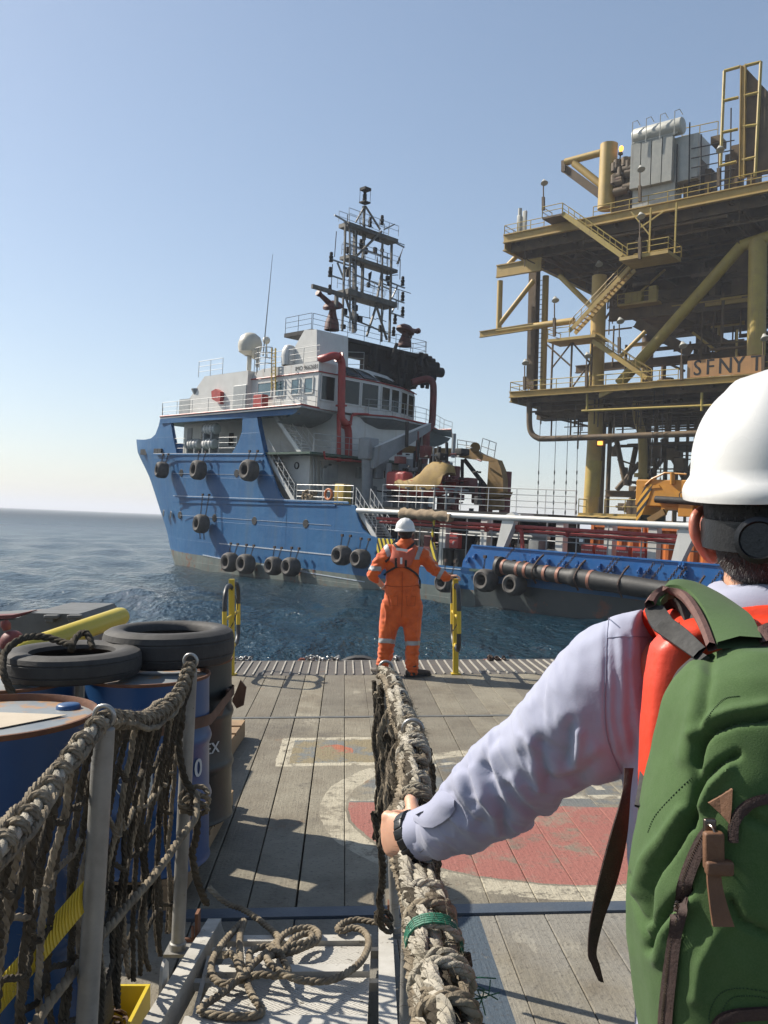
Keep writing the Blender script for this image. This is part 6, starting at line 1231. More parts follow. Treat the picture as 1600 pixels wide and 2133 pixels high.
mb.prism([V((pz(-160, 1290).x, 6.0, .004)), pz(-160, 1302), pz(30, 1290), pz(62, 1277), pz(163, 1279), pz(172, 1292), pz(174, 1308), V((pz(174, 1308).x, 6.0, .004))], V((0, .8, 0))); build('locker_body', mb, M['steelg'], t)
mb = MB(); mb.prism([pz(-160, 1301)+V((0, -.01, .004)), pz(30, 1289)+V((0, -.01, .004)), pz(64, 1276)+V((0, -.01, .004)), pz(64, 1273)+V((0, -.01, .0)), pz(26, 1282)+V((0, -.01, .004)), pz(-160, 1290)+V((0, -.01, .004))], V((0, .12, 0))); build('red_lid_edge', mb, M['dred'], t)
for px in (112, 160): mb = MB(); mb.rbox(pz(px, 1284)+V((0, -.03, 0)), (.10, .05, .03), .01); mb.rbox(pz(px-4, 1291)+V((0, -.03, 0)), (.06, .04, .03), .01); build('latch', mb, M['steelg'], t)
a, b_ = N(40, 1358, 4.86), N(252, 1284, 5.75); mb = MB(); zs_ = b_.z-.066; mb.lathe([(.001, zs_), (.05, zs_), (.06, zs_-.01), (.06, zs_-.03), (.045, zs_-.04), (.045, .02), (.09, .012), (.09, .004), (.001, .004)], (b_.x-.06, b_.y-.03, 0), (0, 0, 1), 18); build('deck_bollard', mb, M['steelg'], loc=(b_.x-.06, b_.y-.03, 0), smooth=40, label='thin grey bollard under the far end of the yellow tube, behind the thick tyre', cat='bollard'); a, b_ = a, b_; dd_ = (b_-a).normalized(); mb = MB(); L_ = (b_-a).length; mb.lathe([(.001, -.05), (.04, -.04), (.062, 0), (.062, L_-.02), (.055, L_+.015), (.035, L_+.035), (.001, L_+.04)], a, dd_, 28); build('fender_tube', mb, M['ylw'], loc=a, smooth=50, label='yellow round-ended plastic tube leaning on the grey box behind the tyres', cat='tube')
# yellow sling and crate seen through the net
mb = MB(); A0, A1, B0, B1 = N(172, 1838, 2.12), N(172, 1905, 2.12), N(-60, 2105, 1.98), N(-60, 2185, 1.98); rows = []
for k in range(70):
    f = k/69; p0 = A0.lerp(B0, f); p1 = A1.lerp(B1, f); off = V((0, .004*(k % 2), 0)); rows.append([p0.lerp(p1, j/8)+off+V((0, -.012*math.sin(j/8*3.14), 0)) for j in range(9)])
mb.grid(rows); mb.grid([[p+V((0, .012, 0)) for p in reversed(r)] for r in rows]); build('yellow_sling', mb, M['ylw'], loc=A0, smooth=20, label='ribbed yellow cargo sling hanging across the nearest blue drum', cat='sling')
t = thing('yellow_crate', 'yellow crate full of dark chain on the deck behind the left net', 'crate', (-.98, 2.95, 0)); x0, x1, y0, y1, zt_ = -1.02, -.80, 2.75, 3.05, .17
for nm, bx_ in (('crate_side', (x0, x1, y0, y0+.012)), ('crate_side', (x0, x1, y1-.012, y1)), ('crate_side', (x0, x0+.012, y0+.013, y1-.013)), ('crate_side', (x1-.012, x1, y0+.013, y1-.013))): mb = MB(); mb.bx(*bx_, .01, zt_); build(nm, mb, M['ylw'], t)
mb = MB(); mb.bx(x0, x1, y0, y1, .004, .01); build('crate_floor', mb, M['ylw'], t)
mb = MB(); 
for k in range(60): mb.torus(V((NR.uniform(x0+.04, x1-.04), NR.uniform(y0+.04, y1-.04), NR.uniform(.03, .14))), (NR.uniform(-1, 1), NR.uniform(-1, 1), NR.uniform(-1, 1)), .02, .006, 8, 5)
build('chain_heap', mb, M['chain'], t, 60, label='dark chain inside the yellow crate', kind='stuff')
# ---- yellow gates at the deck edge
def gate(X, Y0, label):
    t = thing('safety_gate', label, 'gate', (X, Y0, 0), 'yellow and black gates at the deck edge'); mb = MB(); mb.box((X, Y0, .55), (.062, .062, 1.10)); mb.box((X, Y0, .006), (.11, .11, .012)); o = build('post', mb, M['gyel'], t); md = o.modifiers.new('bevel', 'BEVEL'); md.width = .008; md.segments = 2
    for s in (-1, 1):
        zt_, zb_ = 1.035, .32; c = .13; E = .46*s
        loop = [V((X, Y0+.03*s, zt_-.03)), V((X, Y0+.15*s, zt_)), V((X, Y0+.30*s, zt_-.01)), V((X, Y0+.42*s, zt_-.08)), V((X, Y0+E, zt_-.22)), V((X, Y0+E, .62)), V((X, Y0+E, zb_+.2)), V((X, Y0+.43*s, zb_+.07)), V((X, Y0+.30*s, zb_)), V((X, Y0+.03*s, zb_+.02))]
        pth = catmull(loop, 6)
        def seg(f0, f1, z0=None): return [p for p in pth if f0(p) and f1(p)]
        top_ = [p for p in pth if p.z > .78]; mid_ = [p for p in pth if .50 <= p.z <= .80 and abs(p.y-Y0) > .3]; bot_ = [p for p in pth if p.z < .53]
        for nm, ps, mt in (('loop_tube', [p for p in pth if p.z > .77], 'gblk'), ('loop_tube', [p for p in pth if .50 < p.z <= .80], 'gyel'), ('loop_tube', [p for p in pth if p.z <= .53], 'gblk')):
            if mt == 'gyel': ps = [V((X, Y0+E, .775)), V((X, Y0+E, .525))]
            if nm and mt == 'gblk' and ps[0].z > .7: ps = ps+[V((X, Y0+E, .775))]
            if mt == 'gblk' and ps[0].z < .7: ps = [V((X, Y0+E, .525))]+ps
            mb = MB(); mb.tube(ps, .0255, 14); build(nm, mb, M[mt], t, 50)
        mb = MB(); mb.cyl((X, Y0, .68), (X, Y0+E, .68+.0), .017, n=10); mb.cyl((X, Y0+.02*s, zb_+.02), (X, Y0+.13*s, zb_+.005), .028, n=12); build('cross_tube', mb, M['gyel'], t, 50)
    mb = MB(); mb.tube(catmull([V((X, Y0-.05, 1.0)), V((X+.05, Y0+.08, .8)), V((X+.03, Y0-.02, .62)), V((X-.04, Y0-.06, .5))], 5), .006, 5); build('lanyard', mb, M['roped'], t, 50); return t
gate(-1.752, 10.20, 'yellow and black gate post behind the tyres on the left, over open water'); gate(.828, 10.25, 'yellow and black gate post on the right, under the hand of the man in orange')
# ---- bits along the deck edge
t = thing('edge_fender', 'top of a tyre fender showing over the deck edge left of the man in orange', 'tyre', N(748, 1400, 11.5)); mb = MB(); q = N(748, 1440, 11.52); mb.lathe([(.2, -.12), (.36, -.14), (.46, -.08), (.46, .08), (.36, .14), (.2, .12)], q, (0, 1, .05), 30, close=True); build('casing', mb, M['rubber'], t, 40)
for i, (px, py, lb) in enumerate(((626, 1380, 'leftmost of the red brackets on the deck edge'), (652, 1378, 'red bracket beside the chain heap left of the man in orange'), (822, 1381, 'red bracket between the boots of the man in orange'), (1010, 1382, 'small red bracket right of the right gate'), (1040, 1381, 'rightmost red bracket on the deck edge'))):
    q = N(px, py+6, 11.33); mb = MB(); mb.prism([q+V((-.09, 0, -.05)), q+V((-.07, 0, .03)), q+V((-.01, 0, .09)), q+V((.05, 0, .09)), q+V((.10, 0, -.05))], V((0, .03, 0))); mb.torus(q+V((.0, .0, .03)), (0, 1, 0), .035, .014, 12, 6); build('edge_bracket', mb, M['coral'], loc=q, smooth=40, label=lb, cat='bracket', group='red brackets along the deck edge')
for px, w, lb in ((505, 24, 'grey chain heaped on the deck edge near the left gate'), (672, 34, 'grey chain heaped on the deck edge left of the man in orange'), (820, 16, 'grey chain end on the deck edge between the boots'), (1036, 18, 'dark chain by the rightmost red bracket')):
    mb = MB(); q = N(px, 1374, 11.30)
    for k in range(int(w*1.2)): mb.torus(q+V((NR.uniform(-w, w)*.0058, NR.uniform(-.05, .05), NR.uniform(-.03, .03))), (NR.uniform(-1, 1), NR.uniform(-1, 1), NR.uniform(-1, 1)), .026, .010, 8, 5)
    build('chain_heap', mb, M['ringm'] if px < 900 else M['chain'], loc=q, smooth=60, label=lb, cat='chain', group='chains on the deck edge')
# ================================================================== PEOPLE
CUR[0] = NEAR
from mathutils.bvhtree import BVHTree
M['skin'] = pmat('skin', (.74, .42, .28), (.64, .34, .22), scale=22, rough=.5, bump=.25, bscale=220, dist=.0012)
M['skin'].node_tree.nodes['Principled BSDF'].inputs['Subsurface Weight'].default_value = .15
M['skin'].node_tree.nodes['Principled BSDF'].inputs['Subsurface Radius'].default_value = (.012, .004, .002)
M['hair'] = pmat('black_hair', (.010, .009, .009), (.025, .022, .02), scale=60, rough=.6, bump=.8, bscale=300, dist=.002)
M['greyh'] = pmat('grey_hair', (.25, .24, .23), (.1, .1, .1), scale=60, rough=.6, bump=0)
M['cover'] = pmat('orange_coverall', (.85, .155, .024), (.60, .095, .016), scale=8, rough=.8, bump=.35, bscale=90, dist=.003, sheen=.15)
M['refl'] = pmat('grey_reflective_tape', (.42, .42, .42), (.34, .34, .35), scale=20, rough=.5, bump=.3, bscale=200, dist=.001)
M['lifej'] = pmat('faded_red_lifejacket', (.60, .13, .07), (.50, .10, .06), scale=9, rough=.75, bump=.4, bscale=80, dist=.002)
M['web'] = pmat('black_webbing', (.018, .018, .018), (.035, .034, .032), scale=60, rough=.8, bump=.5, bscale=260, dist=.001)
M['boot'+'s'] = pmat('brown_work_boots', (.045, .035, .025), (.08, .06, .045), scale=20, rough=.7, bump=.4)
M['helm'] = pmat('white_helmet', (.62, .62, .60), (.58, .58, .565), scale=3, rough=.28, bump=.02, rvar=.05)
M['shirt'] = pmat('pale_blue_shirt', (.40, .42, .54), (.345, .36, .475), scale=5, rough=.9, bump=.35, bscale=420, dist=.0008, sheen=.2)
M['pfd'] = pmat('bright_red_foam', (.80, .055, .015), (.74, .05, .015), scale=4, rough=.5, bump=.12, rvar=.08)
M['trou'] = pmat('navy_trousers', (.03, .035, .06), rough=.85, bump=.3)
M['leath'] = pmat('tan_leather', (.20, .095, .045), (.13, .06, .03), scale=18, rough=.65, bump=.5, bscale=150, dist=.002)
M['brownw'] = pmat('brown_webbing', (.055, .028, .022), (.035, .018, .015), scale=50, rough=.8, bump=.7, bscale=340, dist=.0015)
M['piping'] = pmat('brown_cotton_binding', (.17, .085, .07), (.12, .06, .05), scale=40, rough=.85, bump=.7, bscale=330, dist=.0015)
M['zipm'] = pmat('bronze_zip_teeth', (.30, .24, .20), rough=.3, metal=.9, bump=0)
M['wat'] = pmat('black_watch_strap', (.012, .012, .013), rough=.3, bump=.1, bscale=200)
def canvas():
    m = bpy.data.materials.new('green_canvas'); m.use_nodes = True; nt = m.node_tree; b = nt.nodes['Principled BSDF']; tc = nt.nodes.new('ShaderNodeTexCoord').outputs['Object']; sp = nt.nodes.new('ShaderNodeSeparateXYZ'); nt.links.new(tc, sp.inputs[0])
    u = mathn(nt, 'SINE', mathn(nt, 'MULTIPLY', mathn(nt, 'ADD', sp.outputs[0], sp.outputs[1]), 1900.0)); v = mathn(nt, 'SINE', mathn(nt, 'MULTIPLY', sp.outputs[2], 1500.0)); w = mathn(nt, 'MULTIPLY', u, v)
    c = mixc(nt, noisen(nt, tc, 14, 6, .65), (.026, .062, .012, 1), (.042, .088, .020, 1)); c = mixc(nt, ramp(nt, noisen(nt, tc, 620, 2, .5), [(.42, (0, 0, 0)), (.62, (.35, .35, .35))]), c, (.06, .11, .034, 1)); c = mixc(nt, ramp(nt, noisen(nt, tc, 90, 4), [(.35, (0, 0, 0)), (.75, (.3, .3, .3))]), c, (.055, .095, .035, 1)); nt.links.new(c, b.inputs['Base Color']); b.inputs['Roughness'].default_value = .9; b.inputs['Sheen Weight'].default_value = .04
    bn = nt.nodes.new('ShaderNodeBump'); bn.inputs['Strength'].default_value = .3; bn.inputs['Distance'].default_value = .0010; nt.links.new(noisen(nt, tc, 620, 3), bn.inputs['Height']); nt.links.new(bn.outputs[0], b.inputs['Normal']); return m
M['canvas'] = canvas()
def loft(mb, secs, n=20, caps=True):
    """secs: (centre, rx, ry, xdir) oval sections; ends rounded off"""
    secs = [(V(c), rx, ry, V(xd)) for c, rx, ry, xd in secs]; rows = []
    def ring(c, rx, ry, xd, d, k=1.0, off=0.0):
        x = (xd-d*xd.dot(d)).normalized(); y = d.cross(x); return [c+d*off+x*(rx*k*math.cos(a))+y*(ry*k*math.sin(a)) for a in [2*math.pi*j/n for j in range(n)]]
    for i, (c, rx, ry, xd) in enumerate(secs):
        d = (secs[min(i+1, len(secs)-1)][0]-secs[max(i-1, 0)][0]).normalized(); e = min(rx, ry)
        if i == 0 and caps:
            for k, o in ((.05, -1), (.5, -.86), (.85, -.5)): rows.append(ring(c, rx, ry, xd, d, k, o*e))
        rows.append(ring(c, rx, ry, xd, d))
        if i == len(secs)-1 and caps:
            for k, o in ((.85, .5), (.5, .86), (.05, 1)): rows.append(ring(c, rx, ry, xd, d, k, o*e))
    mb.grid(rows, True)
    k = len(mb.v); m_ = len(rows); mb.add([], [])
    o = k-m_*n; mb.f.append(tuple(reversed(range(o, o+n)))); mb.m.append(mb.mi); mb.f.append(tuple(range(k-n, k))); mb.m.append(mb.mi)
    return mb
def cap(mb, a, b, r0, r1, n=14): return loft(mb, [(a, r0, r0, (0.3, 1, .2)), (V(a).lerp(V(b), .5), (r0+r1)/2, (r0+r1)/2, (.3, 1, .2)), (b, r1, r1, (.3, 1, .2))], n)
def remesh(mb, vox, smooth=5, disp=None):
    me = bpy.data.meshes.new('tmp'); me.from_pydata(mb.v, [], mb.f); o = bpy.data.objects.new('tmp', me); COL.objects.link(o); r = o.modifiers.new('r', 'REMESH'); r.mode = 'VOXEL'; r.voxel_size = vox; r.adaptivity = 0
    s = o.modifiers.new('s', 'SMOOTH'); s.factor = .5; s.iterations = smooth; bpy.context.view_layer.update(); ev = o.evaluated_get(bpy.context.evaluated_depsgraph_get()); e = ev.to_mesh()
    v = np.empty(len(e.vertices)*3); e.vertices.foreach_get('co', v); nn = np.empty(len(e.vertices)*3); e.vertices.foreach_get('normal', nn); f = [tuple(p.vertices) for p in e.polygons]; bpy.data.objects.remove(o, do_unlink=True)
    v = v.reshape(-1, 3); nn = nn.reshape(-1, 3)
    if disp is not None: v = v+nn*disp(v, nn)[:, None]
    out = MB(); out.v = [tuple(p) for p in v.tolist()]; out.f = f; out.m = [0]*len(f); out.n = nn; return out
def shell(src, mask, off, name, mat, parent, thick=True, tilt=40):
    v = np.array(src.v); mk = mask(v); fs = [f for f in src.f if all(mk[i] for i in f)]; used = sorted({i for f in fs for i in f}); ix = {i: k for k, i in enumerate(used)}; mb = MB(); mb.v = [tuple(v[i]+src.n[i]*off) for i in used]; mb.f = [tuple(ix[i] for i in f) for f in fs]; mb.m = [0]*len(fs)
    return build(name, mb, mat, parent, tilt) if fs else None
def vnoise(v, s, seed=0.0, stretch=(1, 1, 1)):
    st = V(stretch); return np.array([noise.noise(V((p[0]*st.x*s+seed, p[1]*st.y*s, p[2]*st.z*s))) for p in v.tolist()])
def projpx(v):
    """near-frame points -> photograph pixels"""
    d = v-np.array(CN); r, u, f = basis(0.0); zc = d @ np.array(f); return CX+F*(d @ np.array(r))/zc, CY-F*(d @ np.array(u))/zc
def dist_poly(x, y, pl):
    best = np.full(x.shape, 1e9)
    for (x0, y0), (x1, y1) in zip(pl[:-1], pl[1:]):
        dx, dy = x1-x0, y1-y0; L = dx*dx+dy*dy+1e-9; t = np.clip(((x-x0)*dx+(y-y0)*dy)/L, 0, 1); best = np.minimum(best, np.hypot(x-(x0+t*dx), y-(y0+t*dy)))
    return best
def hand_caps(mb, wrist, fdir, kdir, nrm, size=1.0, curl=(60, 70, 45), side=1, thumb_in=.6, spread=.1, order=1):
    """wrist point, finger direction, knuckle row direction (index towards +kdir), back-of-hand normal"""
    f = V(fdir).normalized(); k = (V(kdir)-f*V(kdir).dot(f)).normalized(); n = f.cross(k); n = n if n.dot(V(nrm)) > 0 else -n; s = size; w = V(wrist)
    kn = w+f*(.088*s)
    loft(mb, [(w-f*.01*s, .030*s, .020*s, k), (w+f*.03*s, .036*s, .0165*s, k), (w+f*.065*s, .041*s, .0155*s, k), (w+f*.088*s, .040*s, .0125*s, k)], 20)
    lens = ((.040, .026, .020, .0098), (.044, .029, .021, .0100), (.041, .027, .020, .0095), (.032, .021, .018, .0084))
    for i, (l1, l2, l3, r) in enumerate(lens):
        o = (.030-.0200*i)*s; p = kn+k*o-n*.002*s-f*(.004*abs(i-1))*s; a = 0.0; fd = (f+k*(spread*(1.5-i)/1.5)).normalized(); mb.ball(p+n*.001*s, (r*1.38*s,)*3, 12, 8)
        for L, c, rr0, rr1 in ((l1, curl[0]+i*3, 1.0, .95), (l2, curl[1], .95, .88), (l3, curl[2], .88, .70)):
            a += math.radians(c); d = fd*math.cos(a)-n*math.sin(a); q = p+d*L*s; cap(mb, p, q, r*rr0*s, r*rr1*s, 12); p = q
    b = w+f*.022*s+k*.030*s-n*.008*s; m1 = b+(f*.55+k*.55-n*.55*thumb_in).normalized()*.042*s; m2 = m1+(f*.75+k*.05-n*.75*thumb_in).normalized()*.034*s; m3 = m2+(f*.6-k*.25-n*.9*thumb_in).normalized()*.026*s
    cap(mb, b, m1, .0155*s, .0125*s, 12); cap(mb, m1, m2, .0125*s, .011*s, 12); cap(mb, m2, m3, .011*s, .0085*s, 12); return mb
def head_caps(mb, c, s=1.0, face=(0, 1, 0)):
    """skull, jaw, nose, brow, lips; c is between the ears"""
    fd = V(face).normalized(); side = fd.cross(V((0, 0, 1))).normalized(); c = V(c)
    mb.ball(c+fd*-.012*s+V((0, 0, .035*s)), (.077*s, .095*s, .088*s), 24, 16, Matrix((side, fd, V((0, 0, 1)))).transposed())
    loft(mb, [(c+fd*.03*s+V((0, 0, .03*s)), .064*s, .060*s, side), (c+fd*.038*s+V((0, 0, -.03*s)), .060*s, .052*s, side), (c+fd*.048*s+V((0, 0, -.075*s)), .040*s, .036*s, side)], 20)
    cap(mb, c+fd*.092*s+V((0, 0, .018*s)), c+fd*.112*s+V((0, 0, -.022*s)), .008*s, .014*s); cap(mb, c+fd*.082*s+side*-.022*s+V((0, 0, -.052*s)), c+fd*.082*s+side*.022*s+V((0, 0, -.052*s)), .008*s, .008*s); cap(mb, c+fd*.078*s+side*-.045*s+V((0, 0, .033*s)), c+fd*.078*s+side*.045*s+V((0, 0, .033*s)), .010*s, .010*s)
    for q in (-1, 1):
        e = c+side*(.078*q*s)+fd*-.004*s; mb.ball(e+V((0, 0, .0)), (.009*s, .020*s, .033*s), 14, 10, Matrix(((side+fd*-.45*q).normalized(), (fd+side*.45*q).normalized(), V((0, 0, 1)))).transposed()); mb.ball(e+V((0, 0, -.024*s)), (.008*s, .011*s, .012*s), 10, 8)
    return mb
def eyes(parent, c, s, face, nm='eye'):
    fd = V(face).normalized(); side = fd.cross(V((0, 0, 1))).normalized()
    for q in (-1, 1): mb = MB(); mb.ball(V(c)+fd*.083*s+side*.031*q*s+V((0, 0, .014*s)), .0115*s, 14, 10); build(nm, mb, M['helm'], parent, 60); 
    for q in (-1, 1): mb = MB(); mb.ball(V(c)+fd*.0895*s+side*.031*q*s+V((0, 0, .014*s)), .0058*s, 10, 8); build('pupil', mb, M['hair'], parent, 60)
def helmet(parent, c, rx, ry, h, face, tilt=0.0, brim=.018):
    """white safety helmet: dome with three ridges, gutter rim, front peak; c = centre of the rim plane"""
    fd = V(face).normalized(); up = (V((0, 0, 1))+fd*-tilt).normalized(); side = fd.cross(up).normalized(); fd = up.cross(side); c = V(c); n = 72; rows = []
    for i in range(27):
        t = i/26
        row = []
        for j in range(n):
            a = 2*math.pi*j/n; cx, cy = math.cos(a), math.sin(a); fr = max(0, cy)
            if t < .80:
                q = t/.80; ph = math.pi/2*q; R_ = math.sin(ph)**.92; z = h*(.10+.90*math.cos(ph)**.9 if ph < math.pi/2-1e-6 else .10)
                x, y = rx*R_*cx, ry*R_*cy
                ridge = .0035*math.exp(-(x/.016)**2)*(1 if q > .02 else .5)*max(0, 1-(q-.1)**2*1.1)+.0022*(math.exp(-((abs(x)-.046)/.006)**2))*max(0, math.sin(q*3.0))
                z += ridge+.0045/(1+math.exp((abs(x)-.058)/.0022))*(q < .93)*min(1, (1-q)*5)
            else:
                q = (t-.80)/.20; out = brim*q**1.2*(1+1.6*fr**3)+.006*math.sin(q*math.pi); x, y = (rx+out)*cx, (ry+out*1.1)*cy; z = h*.10-h*.22*q*(1-.2*fr)
            row.append(c+side*x+fd*y+up*z)
        rows.append(row)
    inner = [[c+(p-c)*.975+up*-.001 for p in r] for r in reversed(rows)]
    mb = MB(); mb.grid(rows+inner, True); o = build('hard_hat', mb, M['helm'], parent, 60); return o, (side, fd, up)
# ------------------------------------------------------------------ the man in orange (about 10 m away, seen from behind)
YM = 10.13
def Q(px, py, dy=0.0): return N(px, py, YM+dy)
man = thing('person', 'man in orange coveralls and white helmet standing at the deck edge, hand on hip', 'person', (.26, YM, 0))
sx_ = (1, 0, 0); PXM = YM/F
body = MB(); hc = Q(845, 1110, .02)
head_caps(body, hc, .98); cap(body, Q(846, 1140, 0), Q(845, 1118, .02), .060, .058)
loft(body, [(Q(838, 1262), .165, .115, sx_), (Q(838, 1215), .145, .10, sx_), (Q(840, 1165), .165, .105, sx_), (Q(845, 1143), .15, .085, sx_)], 28)
hipL, kneeL, ankL = Q(818, 1268, .0), Q(806, 1338, .02), Q(796, 1398, .05); hipR, kneeR, ankR = Q(857, 1268, 0), Q(858, 1340, -.02), Q(862, 1404, -.08)
for a, b_, c_ in ((hipL, kneeL, ankL), (hipR, kneeR, ankR)): cap(body, a, b_, .082, .058); cap(body, b_, c_.lerp(b_, .12), .055, .030)
shL, elL, wrL = Q(803, 1150), Q(775, 1197, -.05), Q(800, 1224, .02); shR, elR, wrR = Q(886, 1152), Q(908, 1187, .02), Q(936, 1203, .05)
cap(body, shL, elL, .055, .043); cap(body, elL, wrL, .042, .029); cap(body, shR, elR, .055, .043); cap(body, elR, wrR, .042, .028)
hand_caps(body, wrL, wrL-elL, (0, 1, .3), (-.2, -.6, -.6), .95, (30, 45, 30)); hand_caps(body, wrR+V((.002, 0, .012)), (.8, .15, .08), (0, 1, 0), (0, 0, 1), .95, (25, 50, 45), thumb_in=.9)
bm_ = remesh(body, .0055, 4); build('body', bm_, M['skin'], man, 60)
M['cseam'] = pmat('coverall_seam', (.45, .07, .012), rough=.85, bump=.1)
cv = MB()
loft(cv, [(Q(838, 1283), .150, .13, sx_), (Q(838, 1262), .200, .145, sx_), (Q(838, 1240), .205, .150, sx_), (Q(838, 1210), .198, .14, sx_), (Q(839, 1180), .200, .135, sx_), (Q(842, 1156), .205, .125, sx_), (Q(845, 1143), .170, .105, sx_), (Q(846, 1133), .095, .085, sx_)], 36)
for pts, rr_ in (((Q(817, 1262), Q(812, 1300), Q(806, 1338), Q(801, 1365, .02), Q(796, 1388, .04)), (.125, .118, .098, .092, .072)), ((Q(858, 1262), Q(858, 1300), Q(858, 1340, -.02), Q(858, 1368, -.04), Q(860, 1396, -.06)), (.125, .115, .090, .090, .076))):
    loft(cv, [(p, r, r*1.05, sx_) for p, r in zip(pts, rr_)], 24)
loft(cv, [(Q(812, 1150), .085, .085, (0, 1, 0)), (Q(796, 1166, -.02), .092, .090, (0, 1, 0)), (Q(784, 1184, -.04), .078, .08, (0, 1, 0)), (Q(776, 1200, -.05), .066, .066, (0, 1, 0)), (Q(783, 1206, -.04), .055, .055, (0, 1, 0))], 24)
loft(cv, [(Q(880, 1155), .088, .085, (0, 1, 0)), (Q(892, 1170, .01), .092, .085, (0, 1, 0)), (Q(904, 1185, .02), .080, .08, (0, 1, 0)), (Q(918, 1196, .03), .064, .064, (0, 1, 0)), (Q(930, 1202, .04), .050, .050, (0, 1, 0)), (Q(934, 1203, .045), .048, .048, (0, 1, 0))], 24)
mb2 = MB(); mb2.v, mb2.f, mb2.m = cv.v[:], cv.f[:], cv.m[:]
def cvdisp(v, n):
    a = vnoise(v, 7, 3, (1, 1, .45)); b_ = vnoise(v, 16, 8, (1, 1, 1.7)); low = np.clip((.55-v[:, 2])/.4, 0, 1); arm = np.clip((np.abs(v[:, 0]-.24)-.19)/.1, 0, 1)*(v[:, 2] > .9)
    cuff = np.sin(v[:, 2]*150+4*vnoise(v, 6, 1))*.006*np.clip((.22-v[:, 2])/.12, 0, 1); px, py = projpx(v)
    s = -.010*np.exp(-(dist_poly(px, py, [(838, 1195), (838, 1240), (837, 1285)])/1.6)**2)*(n[:, 1] < -.2); s2 = sum(.011*np.exp(-(dist_poly(px, py, pl)/2.2)**2) for pl in ([(808, 1222), (815, 1245), (818, 1268)], [(800, 1252), (806, 1275), (804, 1300)], [(874, 1262), (868, 1290), (866, 1318)], [(826, 1232), (818, 1240), (807, 1236)], [(868, 1205), (858, 1225), (852, 1250)], [(850, 1300), (862, 1315), (868, 1335)], [(812, 1300), (815, 1330), (808, 1350)], [(892, 1160), (900, 1178), (905, 1195)], [(780, 1178), (790, 1192), (796, 1206)]))
    return a*.020+b_*.012*(.45+low+arm)+cuff+s+s2*(n[:, 1] < .1)-.004
cm_ = remesh(mb2, .0085, 5, cvdisp); build('coverall', cm_, M['cover'], man, 60)
def pxmask(fn):
    def g(v): x, y = projpx(v); return fn(x, y, v)
    return g
for nm, fn in (('knee_band', lambda x, y, v: (abs(y-1335-(x-806)*.12) < 5.6) & (x < 832) & (y > 1300)), ('knee_band', lambda x, y, v: (abs(y-1340+(x-858)*.02) < 5.6) & (x > 834) & (y > 1300)), ('sleeve_band', lambda x, y, v: (abs(y-1184-(x-780)*.10) < 5.8) & (x < 795) & (v[:, 2] > .8)), ('sleeve_band', lambda x, y, v: (abs((x-918)*.80+(y-1194)*.45) < 4.6) & (x > 896) & (x < 930) & (v[:, 2] > .8)),
               ('shoulder_band', lambda x, y, v: (abs((x-807)*.93-(y-1147)*.30) < 5.6) & (y > 1120) & (y < 1161) & (x > 795) & (x < 820)), ('shoulder_band', lambda x, y, v: (abs((x-873)*.93+(y-1152)*.35) < 5.6) & (y > 1130) & (y < 1166) & (x > 860) & (x < 892))):
    shell(cm_, pxmask(fn), .0035, nm, M['refl'], man)
bvh = BVHTree.FromPolygons([V(p) for p in cm_.v], cm_.f)
def onbody(bv, px, py, off=.0, fallback=YM):
    d = ray(px, py, 0.0).normalized(); h = bv.ray_cast(CN, d); return (h[0]+h[1]*off) if h[0] is not None else N(px, py, fallback)
for pl, w_ in (([(802, 1219), (822, 1222), (845, 1222), (874, 1219)], 1.2), ([(838, 1190), (838, 1240), (837, 1286)], .7), ([(808, 1243), (812, 1262), (828, 1262), (829, 1241), (808, 1243)], .8), ([(846, 1242), (848, 1262), (864, 1262), (866, 1242), (846, 1242)], .8)):
    mb = MB(); pts = catmull([V((x, y, 0)) for x, y in pl], 8) if len(pl) < 5 else [V((x, y, 0)) for x, y in pl]; mb.tube([onbody(bvh, p.x, p.y, .002) for p in pts], .0022*w_+.001, 5); build('coverall_seam', mb, M['cseam'], man, 60)
# life jacket pack on his back, with its straps and white strips
mb = MB(); rows = []
out_ = [(819, 1141), (818, 1150), (816, 1160), (814, 1168), (822, 1175), (825, 1181), (840, 1182), (849, 1182), (856, 1176), (861, 1160), (863, 1148), (862, 1139), (850, 1146), (842, 1147), (832, 1146)]
cen = onbody(bvh, 839, 1161, .075)
for k, (f, o) in enumerate(((1.0, .0), (1.0, .03), (.93, .05), (.6, .066), (.25, .070))): rows.append([onbody(bvh, 839+(x-839)*f, 1161+(y-1161)*f, o) for x, y in out_])
mb.grid(rows, True); mb.add(rows[-1]+[cen], [(len(out_), i, (i+1) % len(out_)) for i in range(len(out_))]); build('life_jacket', mb, M['lifej'], man, 50)
def ribbon(mb, bv, pts, w, off, n=6, fb=YM):
    pts = catmull([V((x, y, 0)) for x, y in pts], n); rows = []
    for i, p in enumerate(pts):
        d = (pts[min(i+1, len(pts)-1)]-pts[max(i-1, 0)]).normalized(); nn = V((-d.y, d.x, 0)); a = onbody(bv, p.x+nn.x*w/2, p.y+nn.y*w/2, off, fb); b_ = onbody(bv, p.x-nn.x*w/2, p.y-nn.y*w/2, off, fb); c_ = onbody(bv, p.x, p.y, off*1.35, fb); rows.append([a, c_, b_])
    up = [[p+V((0, -.004, 0)) for p in r] for r in rows]; mb.grid(rows); mb.grid(up); return mb
for pts, w in (([(818, 1130), (825, 1138), (834, 1145)], 5), ([(863, 1131), (856, 1138), (848, 1145)], 5), ([(802, 1170), (810, 1163), (816, 1156)], 4), ([(800, 1198), (812, 1189), (827, 1181), (838, 1180)], 4), ([(838, 1180), (852, 1185), (864, 1194), (872, 1204), (875, 1212), (874, 1226)], 4)):
    mb = MB(); ribbon(mb, bvh, pts, w, .012); build('harness_strap', mb, M['web'], man, 60)
